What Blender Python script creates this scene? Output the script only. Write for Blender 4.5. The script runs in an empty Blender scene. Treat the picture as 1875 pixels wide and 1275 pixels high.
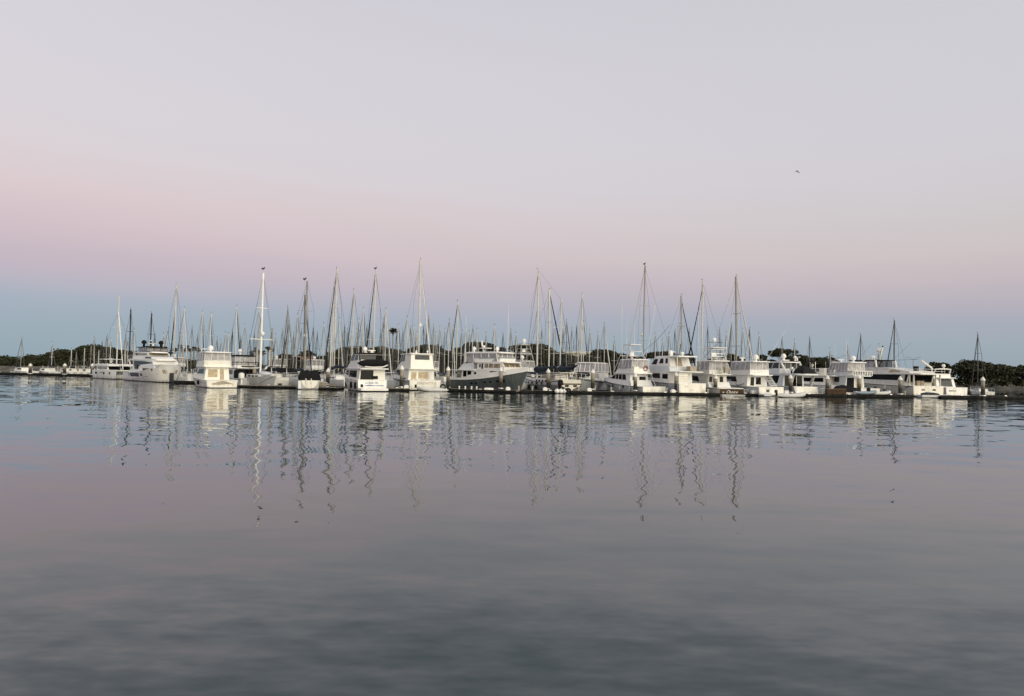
import bpy, math, random
from mathutils import Vector, Matrix
random.seed(7)
S = bpy.context.scene
COL = S.collection
R = math.radians
PI = math.pi

# ------------------------------------------------------------------ camera
F_PX, CX, CY = 1229.0, 937.5, 637.5           # focal length in photo pixels, photo centre
CAM_H, PITCH, ROLL = 3.0, 1.98, 1.0
cam_d = bpy.data.cameras.new('camera')
cam_d.sensor_width = 36.0
cam_d.lens = 36.0 * F_PX / 1875.0
cam_d.clip_end = 20000
cam = bpy.data.objects.new('camera', cam_d)
COL.objects.link(cam)
CAM_R = Matrix.Rotation(R(90 + PITCH), 3, 'X') @ Matrix.Rotation(R(ROLL), 3, 'Z')
cam.matrix_world = Matrix.Translation((0, 0, CAM_H)) @ CAM_R.to_4x4()
S.camera = cam

# ------------------------------------------------------------------ dusk sky
W = bpy.data.worlds.new('World')
S.world = W
W.use_nodes = True
nt = W.node_tree
nt.nodes.clear()
def srgb(r, g, b):
    f = lambda c: (c / 255 / 12.92) if c <= 10 else ((c / 255 + .055) / 1.055) ** 2.4
    return (f(r), f(g), f(b), 1)
tc = nt.nodes.new('ShaderNodeTexCoord')
sep = nt.nodes.new('ShaderNodeSeparateXYZ')
nt.links.new(tc.outputs['Generated'], sep.inputs[0])
hm = nt.nodes.new('ShaderNodeMapping'); hm.inputs['Scale'].default_value = (2.2, 2.2, 16)
hn = nt.nodes.new('ShaderNodeTexNoise'); hn.inputs['Scale'].default_value = 1.3; hn.inputs['Detail'].default_value = 5; hn.inputs['Roughness'].default_value = .55
nt.links.new(tc.outputs['Generated'], hm.inputs[0]); nt.links.new(hm.outputs[0], hn.inputs[0])
hw = nt.nodes.new('ShaderNodeMath'); hw.operation = 'MULTIPLY_ADD'; hw.inputs[1].default_value = .034; hw.inputs[2].default_value = -.017
nt.links.new(hn.outputs[0], hw.inputs[0])
hz_ = nt.nodes.new('ShaderNodeMath'); hz_.operation = 'ADD'
nt.links.new(sep.outputs['Z'], hz_.inputs[0]); nt.links.new(hw.outputs[0], hz_.inputs[1])
def ramp(tree, stops, interp='LINEAR'):
    n = tree.nodes.new('ShaderNodeValToRGB')
    cr = n.color_ramp
    cr.interpolation = interp
    while len(cr.elements) > 1:
        cr.elements.remove(cr.elements[-1])
    cr.elements[0].position = stops[0][0]; cr.elements[0].color = stops[0][1]
    for p, c in stops[1:]:
        e = cr.elements.new(p); e.color = c
    return n
sn = lambda d: math.sin(R(d))
# eastern sky after sunset: earth shadow, pink belt above it, pale lilac higher up
east = ramp(nt, [(0, srgb(148, 168, 178)), (sn(2.0), srgb(155, 172, 183)), (sn(3.4), srgb(160, 175, 187)),
                 (sn(4.5), srgb(168, 178, 192)), (sn(6.1), srgb(186, 182, 194)), (sn(7.3), srgb(196, 183, 194)),
                 (sn(9.1), srgb(209, 192, 199)), (sn(12.3), srgb(220, 203, 207)), (sn(15), srgb(219, 210, 214)),
                 (sn(18), srgb(217, 212, 218)), (sn(24), srgb(215, 211, 219)), (sn(30), srgb(209, 206, 215)),
                 (sn(50), srgb(206, 208, 217)), (1, srgb(208, 212, 222))])
west = ramp(nt, [(0, (1.45, 1.12, .78, 1)), (sn(10), (1.4, 1.16, .88, 1)), (sn(25), (1.1, 1.0, .88, 1)),
                 (sn(50), (.8, .79, .78, 1)), (1, srgb(208, 212, 222))])
nt.links.new(hz_.outputs[0], east.inputs[0])
nt.links.new(sep.outputs['Z'], west.inputs[0])
# slightly greyer towards the north-east side of the view
def math_n(tree, op, a=None, b=None, clamp=False):
    n = tree.nodes.new('ShaderNodeMath'); n.operation = op; n.use_clamp = clamp
    for i, v in enumerate((a, b)):
        if v is None: continue
        if isinstance(v, (int, float)): n.inputs[i].default_value = v
        else: tree.links.new(v, n.inputs[i])
    return n.outputs[0]
fx = math_n(nt, 'MULTIPLY_ADD', sep.outputs['X'], .8, True)
fx.node.inputs[2].default_value = .5
grey = ramp(nt, [(0, srgb(150, 164, 174)), (sn(2.4), srgb(160, 172, 182)), (sn(4.3), srgb(171, 174, 186)),
                 (sn(5.2), srgb(182, 177, 187)), (sn(7.1), srgb(196, 186, 191)), (sn(9.4), srgb(205, 196, 197)),
                 (sn(12.1), srgb(206, 202, 204)), (sn(15), srgb(208, 205, 211)), (sn(19), srgb(208, 206, 213)),
                 (sn(24), srgb(207, 205, 212)), (sn(30), srgb(203, 202, 209)), (sn(50), srgb(205, 207, 216)), (1, srgb(208, 212, 222))])
nt.links.new(hz_.outputs[0], grey.inputs[0])
mx0 = nt.nodes.new('ShaderNodeMix'); mx0.data_type = 'RGBA'
nt.links.new(fx, mx0.inputs['Factor'])
nt.links.new(east.outputs[0], mx0.inputs['A']); nt.links.new(grey.outputs[0], mx0.inputs['B'])
# the afterglow of the set sun lies behind the camera, to the right
SUN_AZ = (0.62, -0.78)
dx = math_n(nt, 'MULTIPLY', sep.outputs['X'], SUN_AZ[0])
dy = math_n(nt, 'MULTIPLY', sep.outputs['Y'], SUN_AZ[1])
dd = math_n(nt, 'ADD', dx, dy)
wf = nt.nodes.new('ShaderNodeMapRange'); wf.interpolation_type = 'SMOOTHSTEP'
wf.inputs['From Min'].default_value = -.15; wf.inputs['From Max'].default_value = .95
nt.links.new(dd, wf.inputs['Value'])
mx1 = nt.nodes.new('ShaderNodeMix'); mx1.data_type = 'RGBA'
nt.links.new(wf.outputs[0], mx1.inputs['Factor'])
nt.links.new(mx0.outputs['Result'], mx1.inputs['A']); nt.links.new(west.outputs[0], mx1.inputs['B'])
bg = nt.nodes.new('ShaderNodeBackground')
bg.inputs['Strength'].default_value = 1.0
nt.links.new(mx1.outputs['Result'], bg.inputs['Color'])
wo = nt.nodes.new('ShaderNodeOutputWorld')
nt.links.new(bg.outputs[0], wo.inputs['Surface'])

sun_d = bpy.data.lights.new('sun', 'SUN')
sun_d.energy = 2.5
sun_d.angle = R(50)
sun_d.color = (1.0, .95, .77)
sun = bpy.data.objects.new('sun', sun_d)
COL.objects.link(sun)
sd = Vector((SUN_AZ[0], SUN_AZ[1], math.tan(R(9)))).normalized()
sun.rotation_euler = sd.to_track_quat('Z', 'Y').to_euler()

S.view_settings.view_transform = 'Standard'
S.view_settings.look = 'None'
S.view_settings.exposure = 0.0
S.view_settings.gamma = 1.0
S.view_settings.use_curve_mapping = False

# ------------------------------------------------------------------ materials
def new_mat(name):
    m = bpy.data.materials.new(name); m.use_nodes = True
    t = m.node_tree
    return m, t, t.nodes['Principled BSDF']
def mat(name, col, rough=.5, var=.08, scale=3.0, metal=0.0, spec=.5, boot=None, boot_z=.14, alpha=1.0, streak=False):
    """paint, cloth or metal with a little uneven tone; boot = colour of the painted band at the waterline"""
    m, t, b = new_mat(name)
    b.inputs['Roughness'].default_value = rough
    b.inputs['Metallic'].default_value = metal
    b.inputs['Specular IOR Level'].default_value = spec
    b.inputs['Alpha'].default_value = alpha
    co = t.nodes.new('ShaderNodeTexCoord')
    nz = t.nodes.new('ShaderNodeTexNoise')
    nz.inputs['Scale'].default_value = scale
    nz.inputs['Detail'].default_value = 4
    if streak:
        mp = t.nodes.new('ShaderNodeMapping'); mp.inputs['Scale'].default_value = (1, 1, .18)
        t.links.new(co.outputs['Object'], mp.inputs[0]); t.links.new(mp.outputs[0], nz.inputs[0])
    else:
        t.links.new(co.outputs['Object'], nz.inputs[0])
    lo = tuple(c * (1 - 2.2 * var) for c in col[:3]) + (1,)
    hi = tuple(min(.92, c * (1 + var * 1.2)) for c in col[:3]) + (1,)
    rp = ramp(t, [(.3, lo), (.68, hi)])
    t.links.new(nz.outputs[0], rp.inputs[0])
    out = rp.outputs[0]
    if boot is not None:
        sp = t.nodes.new('ShaderNodeSeparateXYZ')
        t.links.new(co.outputs['Object'], sp.inputs[0])
        lt = math_n(t, 'LESS_THAN', sp.outputs['Z'], boot_z)
        mx = t.nodes.new('ShaderNodeMix'); mx.data_type = 'RGBA'
        t.links.new(lt, mx.inputs['Factor']); t.links.new(out, mx.inputs['A'])
        mx.inputs['B'].default_value = tuple(boot) + (1,)
        # yellowed scum and run marks, ragged, just above the painted band
        n2 = t.nodes.new('ShaderNodeTexNoise'); n2.inputs['Scale'].default_value = 1.6; n2.inputs['Detail'].default_value = 6
        m2 = t.nodes.new('ShaderNodeMapping'); m2.inputs['Scale'].default_value = (1.5, 1.5, .35)
        t.links.new(co.outputs['Object'], m2.inputs[0]); t.links.new(m2.outputs[0], n2.inputs[0])
        zr = t.nodes.new('ShaderNodeMapRange'); zr.inputs['From Min'].default_value = boot_z; zr.inputs['From Max'].default_value = boot_z + .55
        zr.inputs['To Min'].default_value = .95; zr.inputs['To Max'].default_value = .22
        t.links.new(sp.outputs['Z'], zr.inputs['Value'])
        nr_ = t.nodes.new('ShaderNodeMapRange'); nr_.inputs['From Min'].default_value = .42; nr_.inputs['From Max'].default_value = .72
        t.links.new(n2.outputs[0], nr_.inputs['Value'])
        sf = math_n(t, 'MULTIPLY', zr.outputs[0], nr_.outputs[0])
        sm = t.nodes.new('ShaderNodeMix'); sm.data_type = 'RGBA'; sm.inputs['B'].default_value = (.30, .25, .16, 1)
        t.links.new(sf, sm.inputs['Factor']); t.links.new(out, sm.inputs['A'])
        t.links.new(sm.outputs['Result'], mx.inputs['A'])
        out = mx.outputs['Result']
    t.links.new(out, b.inputs['Base Color'])
    return m
MAT = {}
MAT['white'] = mat('gelcoat_white', (.80, .79, .765), .3, .035, 1.2)
MAT['cream'] = mat('gelcoat_cream', (.80, .78, .71), .3, .04, 1.2)
MAT['pale'] = mat('gelcoat_pale_grey', (.66, .69, .71), .3, .04, 1.2)
MAT['offw'] = mat('gelcoat_ivory', (.66, .65, .60), .35, .05, 1.4)
MAT['grey'] = mat('grey_paint', (.36, .38, .39), .4, .08)
MAT['hull_white'] = mat('hull_white', (.78, .775, .755), .25, .05, .9, boot=(.015, .016, .02), streak=True)
MAT['hull_cream'] = mat('hull_cream', (.78, .76, .69), .25, .05, .9, boot=(.03, .02, .018), streak=True)  # also laid over the sterns of greyer hulls as painted warm light
MAT['hull_pale'] = mat('hull_pale_grey', (.58, .61, .63), .25, .06, .9, boot=(.02, .022, .03), streak=True)  # also the shaded tone of white topsides on boats with cream transoms
MAT['hull_ivory'] = mat('hull_ivory', (.60, .59, .54), .28, .05, .9, boot=(.02, .02, .02), streak=True)
MAT['hull_grey'] = mat('hull_grey', (.40, .42, .44), .3, .06, .9, boot=(.02, .02, .02), streak=True)  # also the shaded sides of the white enclosed-bridge yacht
MAT['hull_slate'] = mat('hull_slate_blue', (.078, .098, .104), .25, .08, .8, boot=(.72, .72, .70), boot_z=.16, streak=True)
MAT['hull_brown'] = mat('varnished_brown', (.060, .036, .020), .5, .15, 2, spec=.1)
MAT['hull_navy'] = mat('hull_navy', (.03, .045, .09), .25, .08, .9, boot=(.4, .05, .04))
MAT['glass'] = mat('dark_glass', (.006, .007, .008), .08, .1, 2, spec=.08)
MAT['smoke'] = mat('smoked_glass', (.05, .054, .06), .12, .15, 2, spec=.15)
MAT['curtain'] = mat('curtained_glass', (.40, .31, .18), .25, .18, 4)
MAT['warmglass'] = mat('warm_glass', (.26, .21, .14), .15, .3, 2.5)
MAT['vinyl'] = mat('clear_vinyl', (.50, .49, .51), .18, .15, 2.0, alpha=.55)
MAT['black'] = mat('black_canvas', (.012, .012, .013), .75, .2, 5, spec=.12)
MAT['charcoal'] = mat('charcoal_cover', (.045, .048, .052), .7, .15, 5, spec=.12)
MAT['navy'] = mat('navy_canvas', (.030, .040, .055), .8, .22, 4, spec=.12)
MAT['blue'] = mat('blue_canvas', (.10, .15, .22), .8, .2, 4, spec=.12)
MAT['tan'] = mat('tan_canvas', (.36, .31, .24), .8, .12, 4)
MAT['teak'] = mat('teak', (.20, .115, .055), .55, .25, 6)
MAT['steel'] = mat('stainless', (.72, .72, .70), .3, .05, metal=.6)
MAT['alu'] = mat('mast_alloy', (.56, .55, .52), .4, .06, .6)
MAT['alu_tan'] = mat('mast_weathered', (.30, .285, .25), .5, .1, .6)
MAT['alu_dark'] = mat('mast_grey', (.10, .10, .10), .5, .15, .6)
MAT['mast_black'] = mat('mast_black', (.018, .018, .02), .4, .1, .6, spec=.12)
MAT['wire'] = mat('rigging_wire', (.09, .09, .095), .5, .05)
MAT['rope'] = mat('mooring_rope', (.07, .065, .06), .8, .1)
MAT['rubber'] = mat('black_rubber', (.014, .014, .015), .6, .1, spec=.12)
MAT['hypalon'] = mat('grey_hypalon', (.62, .62, .60), .5, .06, 3)
MAT['kayak'] = mat('faded_blue_plastic', (.20, .26, .31), .4, .1, 2)
MAT['red'] = mat('red_plastic', (.26, .05, .04), .5, .1)
MAT['gold'] = mat('gold_lettering', (.14, .115, .07), .4, .05)
MAT['ink'] = mat('dark_lettering', (.05, .05, .055), .5, .05)
MAT['inkblue'] = mat('blue_lettering', (.12, .18, .34), .5, .05)
MAT['letter_white'] = mat('white_lettering', (.80, .78, .70), .5, .05)
MAT['plank'] = mat('weathered_decking', (.24, .22, .19), .85, .2, 3)
MAT['fascia'] = mat('black_dock_fender', (.018, .017, .016), .7, .3, 2, spec=.12)
MAT['concrete'] = mat('dock_concrete', (.36, .34, .30), .85, .12, 3)
MAT['capw'] = mat('piling_cap_white', (.78, .77, .72), .5, .06, 3)
MAT['bark'] = mat('bark', (.10, .085, .07), .9, .2, 3)
MAT['palebark'] = mat('palm_bark', (.24, .22, .19), .9, .15, 2)
MAT['bird'] = mat('dark_feathers', (.05, .05, .05), .8, .1)
MAT['gull'] = mat('gull_feathers', (.45, .45, .45), .8, .2, 12)
MAT['roof_tile'] = mat('clay_tile', (.22, .10, .07), .85, .2, 2)
MAT['stucco'] = mat('stucco', (.46, .42, .34), .9, .08, 1)
MAT['wallwhite'] = mat('white_plaster', (.62, .60, .54), .9, .08, 1)
MAT['pole'] = mat('lamp_post_paint', (.12, .12, .12), .6, .1)

def foliage(name, dark, light, sc=.35):
    m, t, b = new_mat(name)
    b.inputs['Roughness'].default_value = .75
    b.inputs['Specular IOR Level'].default_value = .2
    co = t.nodes.new('ShaderNodeTexCoord')
    nz = t.nodes.new('ShaderNodeTexNoise'); nz.inputs['Scale'].default_value = sc; nz.inputs['Detail'].default_value = 5
    t.links.new(co.outputs['Object'], nz.inputs[0])
    rp = ramp(t, [(.35, dark + (1,)), (.65, light + (1,))])
    t.links.new(nz.outputs[0], rp.inputs[0]); t.links.new(rp.outputs[0], b.inputs['Base Color'])
    return m
MAT['leaf'] = foliage('leaf_dark', (.022, .026, .014), (.050, .052, .027))
MAT['leaf2'] = foliage('leaf_olive', (.030, .032, .018), (.070, .066, .036))
MAT['frond'] = foliage('palm_frond', (.035, .032, .018), (.075, .065, .035), 1.2)

# piling: weathered grey-tan timber, wet and weed-grown low down in an uneven band
m, t, b = new_mat('piling_timber')
b.inputs['Roughness'].default_value = .85
co = t.nodes.new('ShaderNodeTexCoord'); sp = t.nodes.new('ShaderNodeSeparateXYZ'); t.links.new(co.outputs['Object'], sp.inputs[0])
nz = t.nodes.new('ShaderNodeTexNoise'); nz.inputs['Scale'].default_value = 2.2; nz.inputs['Detail'].default_value = 5
t.links.new(co.outputs['Object'], nz.inputs[0])
zz_ = math_n(t, 'MULTIPLY_ADD', nz.outputs[0], 1.0, False); zz_.node.inputs[2].default_value = -.5
zs_ = math_n(t, 'ADD', sp.outputs['Z'], zz_)
mr = t.nodes.new('ShaderNodeMapRange'); mr.inputs['From Max'].default_value = 4.0; t.links.new(zs_, mr.inputs['Value'])
rp = ramp(t, [(0, (.018, .016, .012, 1)), (.33, (.028, .024, .017, 1)), (.45, (.13, .115, .085, 1)), (.58, (.30, .27, .22, 1)), (1, (.42, .39, .33, 1))])
t.links.new(mr.outputs[0], rp.inputs[0]); t.links.new(rp.outputs[0], b.inputs['Base Color'])
MAT['piling'] = m

# water: smooth harbour water; slopes come from several wave trains, patches of finer ripple farther out
m, t, b = new_mat('harbour_water')
b.inputs['Base Color'].default_value = (.002, .021, .024, 1)
b.inputs['Roughness'].default_value = .015
b.inputs['IOR'].default_value = 1.52
co = t.nodes.new('ShaderNodeTexCoord')
def wave(scale, stretch, rot, amp_x, amp_y, detail=2.0, mask=None):
    mp = t.nodes.new('ShaderNodeMapping')
    mp.inputs['Rotation'].default_value = (0, 0, R(rot))
    mp.inputs['Scale'].default_value = (scale * stretch, scale, scale)
    t.links.new(co.outputs['Object'], mp.inputs[0])
    nz = t.nodes.new('ShaderNodeTexNoise')
    nz.inputs['Scale'].default_value = 1.0; nz.inputs['Detail'].default_value = detail; nz.inputs['Roughness'].default_value = .45
    t.links.new(mp.outputs[0], nz.inputs[0])
    s = t.nodes.new('ShaderNodeVectorMath'); s.operation = 'SUBTRACT'; s.inputs[1].default_value = (.5, .5, .5)
    t.links.new(nz.outputs['Color'], s.inputs[0])
    k = t.nodes.new('ShaderNodeVectorMath'); k.operation = 'MULTIPLY'; k.inputs[1].default_value = (amp_x, amp_y, 0)
    t.links.new(s.outputs[0], k.inputs[0])
    o = k.outputs[0]
    if mask is not None:
        q = t.nodes.new('ShaderNodeVectorMath'); q.operation = 'SCALE'
        t.links.new(o, q.inputs[0]); t.links.new(mask, q.inputs['Scale'])
        o = q.outputs[0]
    return o
pn = t.nodes.new('ShaderNodeTexNoise'); pn.inputs['Scale'].default_value = .035; pn.inputs['Detail'].default_value = 2
t.links.new(co.outputs['Object'], pn.inputs[0])
pm = t.nodes.new('ShaderNodeMapRange'); pm.inputs['From Min'].default_value = .38; pm.inputs['From Max'].default_value = .62
pm.inputs['To Min'].default_value = .35; pm.inputs['To Max'].default_value = 1.3
t.links.new(pn.outputs[0], pm.inputs['Value'])
sx_ = t.nodes.new('ShaderNodeSeparateXYZ'); t.links.new(co.outputs['Object'], sx_.inputs[0])
def zone(y0, y1):
    n = t.nodes.new('ShaderNodeMapRange'); n.interpolation_type = 'SMOOTHSTEP'
    n.inputs['From Min'].default_value = y0; n.inputs['From Max'].default_value = y1
    t.links.new(sx_.outputs['Y'], n.inputs['Value']); return n.outputs[0]
far_ = math_n(t, 'MULTIPLY', pm.outputs[0], zone(18, 42))      # light air over the open basin roughens it in patches
near_ = zone(16, 5)                                             # lapping back from the quay underfoot
near_.node.inputs['From Min'].default_value = 4; near_.node.inputs['From Max'].default_value = 12.5
near_.node.inputs['To Min'].default_value = 1; near_.node.inputs['To Max'].default_value = 0
swell_ = zone(7, 20)                                           # long low undulations, clearest on this side of the basin
swell_.node.inputs['To Min'].default_value = 1; swell_.node.inputs['To Max'].default_value = 0
WV = [wave(.16, .5, 5, .03, .03, 1.0), wave(.8, .5, -7, .10, .07, 1.5), wave(2.1, .5, 6, .035, .045, 1.0),
      wave(3.0, .3, 4, .02, .08, 2.0, far_), wave(1.2, .3, 9, .025, .10, 1.0, swell_), wave(3.3, .40, 12, .12, .28, 2.0, near_), wave(8.0, .45, -11, .06, .14, 1.0, near_)]
acc = WV[0]
for w_ in WV[1:]:
    a = t.nodes.new('ShaderNodeVectorMath'); a.operation = 'ADD'
    t.links.new(acc, a.inputs[0]); t.links.new(w_, a.inputs[1]); acc = a.outputs[0]
a = t.nodes.new('ShaderNodeVectorMath'); a.operation = 'ADD'; a.inputs[1].default_value = (0, 0, 1)
t.links.new(acc, a.inputs[0])
nn = t.nodes.new('ShaderNodeVectorMath'); nn.operation = 'NORMALIZE'; t.links.new(a.outputs[0], nn.inputs[0])
t.links.new(nn.outputs[0], b.inputs['Normal'])
MAT['water'] = m
m, t, b = new_mat('shore_ground')
b.inputs['Roughness'].default_value = .95
nz = t.nodes.new('ShaderNodeTexNoise'); nz.inputs['Scale'].default_value = .2; nz.inputs['Detail'].default_value = 6
co = t.nodes.new('ShaderNodeTexCoord'); t.links.new(co.outputs['Object'], nz.inputs[0])
rp = ramp(t, [(.35, (.05, .05, .035, 1)), (.65, (.13, .12, .09, 1))])
t.links.new(nz.outputs[0], rp.inputs[0]); t.links.new(rp.outputs[0], b.inputs['Base Color'])
MAT['ground'] = m

# ------------------------------------------------------------------ pixel helpers (where a thing stands on the water)
def at(px, py, D):
    """the point at depth D (metres in front of the camera) seen at photo pixel px, py"""
    d = CAM_R @ Vector(((px - CX) / F_PX, -(py - CY) / F_PX, -1))
    k = D / d.y
    return Vector((d.x * k, D, CAM_H + d.z * k))
def hz(px): return 680.0 + (px - CX) * math.tan(R(ROLL))
def depth(px, py): return CAM_H * F_PX / (py - hz(px))

# ------------------------------------------------------------------ mesh helpers
def link(o, parent=None):
    COL.objects.link(o)
    if parent is not None: o.parent = parent
    return o
class MB:
    def __init__(s): s.v = []; s.f = []
    def add(s, vs, fs):
        o = len(s.v); s.v += [tuple(p) for p in vs]; s.f += [[i + o for i in f] for f in fs]; return s
    def box(s, x0, x1, y0, y1, z0, z1):
        return s.add([(x0,y0,z0),(x1,y0,z0),(x1,y1,z0),(x0,y1,z0),(x0,y0,z1),(x1,y0,z1),(x1,y1,z1),(x0,y1,z1)],
                     [(0,3,2,1),(4,5,6,7),(0,1,5,4),(1,2,6,5),(2,3,7,6),(3,0,4,7)])
    def tube(s, pts, r, n=6, r2=None, closed=False):
        pts = [Vector(p) for p in pts]; k = len(pts)
        rings = []
        for i, p in enumerate(pts):
            a = pts[(i - 1) % k] if (i > 0 or closed) else p
            c = pts[(i + 1) % k] if (i < k - 1 or closed) else p
            d = (c - a)
            d = d.normalized() if d.length > 1e-9 else Vector((0, 0, 1))
            u = d.cross(Vector((0, 0, 1)))
            if u.length < 1e-4: u = d.cross(Vector((0, 1, 0)))
            u.normalize(); w = d.cross(u)
            rr = r if r2 is None else r + (r2 - r) * i / max(1, k - 1)
            if isinstance(r, (list, tuple)): rr = r[i]
            rings.append([p + u * (rr * math.cos(2*PI*j/n)) + w * (rr * math.sin(2*PI*j/n)) for j in range(n)])
        vs = [q for g in rings for q in g]; fs = []
        m_ = k if closed else k - 1
        for i in range(m_):
            for j in range(n):
                a, b_ = i*n + j, i*n + (j+1) % n
                c, d_ = ((i+1) % k)*n + (j+1) % n, ((i+1) % k)*n + j
                fs.append((a, d_, c, b_))
        if not closed:
            fs.append(tuple(range(n))); fs.append(tuple(range((k-1)*n, k*n))[::-1])
        return s.add(vs, fs)
    def lathe(s, c, prof, n=12):
        """prof: (radius, z) from bottom to top round the vertical through c"""
        vs = []; fs = []
        for r_, z in prof:
            for j in range(n):
                vs.append((c[0] + r_*math.cos(2*PI*j/n), c[1] + r_*math.sin(2*PI*j/n), c[2] + z))
        for i in range(len(prof)-1):
            for j in range(n):
                fs.append((i*n+j, i*n+(j+1)%n, (i+1)*n+(j+1)%n, (i+1)*n+j))
        fs.append(tuple(range(n))[::-1]); fs.append(tuple(range((len(prof)-1)*n, len(prof)*n)))
        return s.add(vs, fs)
    def ball(s, c, rx, ry=None, rz=None, n=12, m=7):
        ry = ry or rx; rz = rz or rx
        vs = []; fs = []
        for i in range(m+1):
            th = -PI/2 + PI*i/m
            for j in range(n):
                vs.append((c[0]+rx*max(.02, math.cos(th))*math.cos(2*PI*j/n), c[1]+ry*max(.02, math.cos(th))*math.sin(2*PI*j/n), c[2]+rz*math.sin(th)))
        for i in range(m):
            for j in range(n):
                fs.append((i*n+j, i*n+(j+1)%n, (i+1)*n+(j+1)%n, (i+1)*n+j))
        fs.append(tuple(range(n))[::-1]); fs.append(tuple(range(m*n, (m+1)*n)))
        return s.add(vs, fs)
    def panel(s, pts, th=.02):
        """flat plate whose outer face is offset th along the polygon normal; pts counter-clockwise from outside"""
        pts = [Vector(p) for p in pts]; n = len(pts)
        nr = Vector((0,0,0))
        for i in range(n):
            a, b_ = pts[i], pts[(i+1) % n]; nr += a.cross(b_)
        nr.normalize()
        vs = [p + nr*th for p in pts] + [p - nr*.01 for p in pts]
        fs = [tuple(range(n)), tuple(range(n, 2*n))[::-1]] + [(i, n+i, n+(i+1)%n, (i+1)%n) for i in range(n)]
        return s.add(vs, fs)
    def slab(s, x0, x1, w0, w1, z0, z1, rc=.35, n=4, crown=0.0):
        """a rounded-corner plate; w0 half width aft, w1 half width forward"""
        pl = []
        for (cx, cy, a0) in ((x1-rc, w1-rc, 0), (x0+rc, w0-rc, 90), (x0+rc, -(w0-rc), 180), (x1-rc, -(w1-rc), 270)):
            for i in range(n+1):
                a = R(a0 + 90*i/n); pl.append((cx + rc*math.cos(a), cy + rc*math.sin(a)))
        k = len(pl); xm = (x0+x1)/2
        vs = [(x,y,z0) for x,y in pl] + [(x,y,z1) for x,y in pl]
        fs = [tuple(range(k))[::-1]] + [(i,(i+1)%k,k+(i+1)%k,k+i) for i in range(k)]
        ins = [(xm+(x-xm)*.8, y*.8, z1+crown) for x,y in pl]
        vs += ins; fs += [(k+i,k+(i+1)%k,2*k+(i+1)%k,2*k+i) for i in range(k)] + [tuple(range(2*k,3*k))]
        return s.add(vs, fs)
    def mesh(s, name, m, smooth=None):
        me = bpy.data.meshes.new(name)
        me.from_pydata(s.v, [], s.f)
        me.materials.append(MAT[m] if isinstance(m, str) else m)
        if smooth:
            me.shade_smooth(); me.set_sharp_from_angle(angle=R(smooth))
        me.validate(); return me
    def obj(s, name, m, parent=None, smooth=None):
        return link(bpy.data.objects.new(name, s.mesh(name, m, smooth)), parent)
def tag(o, label, cat, group=None, kind=None):
    if label: o['label'] = label
    if cat: o['category'] = cat
    if group: o['group'] = group
    if kind: o['kind'] = kind
    return o
def thing(name, label, cat, loc=(0,0,0), rz=0.0, group=None):
    o = bpy.data.objects.new(name, None)
    o.empty_display_size = .5
    o.location = loc; o.rotation_euler = (0, 0, rz)
    link(o); return tag(o, label, cat, group)
def copy_tree(o, parent=None):
    c = o.copy(); COL.objects.link(c)
    if parent is not None: c.parent = parent
    for ch in list(o.children): copy_tree(ch, c)
    return c
def lettering(txt, parent, origin, size, m='ink', shear=0.0, xa=(0,-1,0), ya=(0,0,1), name='lettering', width=None):
    cu = bpy.data.curves.new('t', 'FONT')
    cu.body = txt; cu.size = size; cu.shear = shear; cu.extrude = .006; cu.resolution_u = 3
    cu.align_x = 'CENTER'; cu.align_y = 'CENTER'
    to = bpy.data.objects.new('t', cu); COL.objects.link(to)
    dg = bpy.context.evaluated_depsgraph_get()
    me = bpy.data.meshes.new_from_object(to.evaluated_get(dg))
    bpy.data.objects.remove(to)
    xs = [v.co.x for v in me.vertices] or [0]
    k = 1.0 if not width else width / max(.01, max(xs) - min(xs))
    X = Vector(xa).normalized(); Y = Vector(ya).normalized(); Z = X.cross(Y)
    for v in me.vertices:
        c = v.co.copy(); v.co = X*(c.x*k) + Y*c.y + Z*c.z
    me.materials.clear(); me.materials.append(MAT[m]); me.name = name
    o = bpy.data.objects.new(name, me); o.location = origin
    return link(o, parent)

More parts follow.
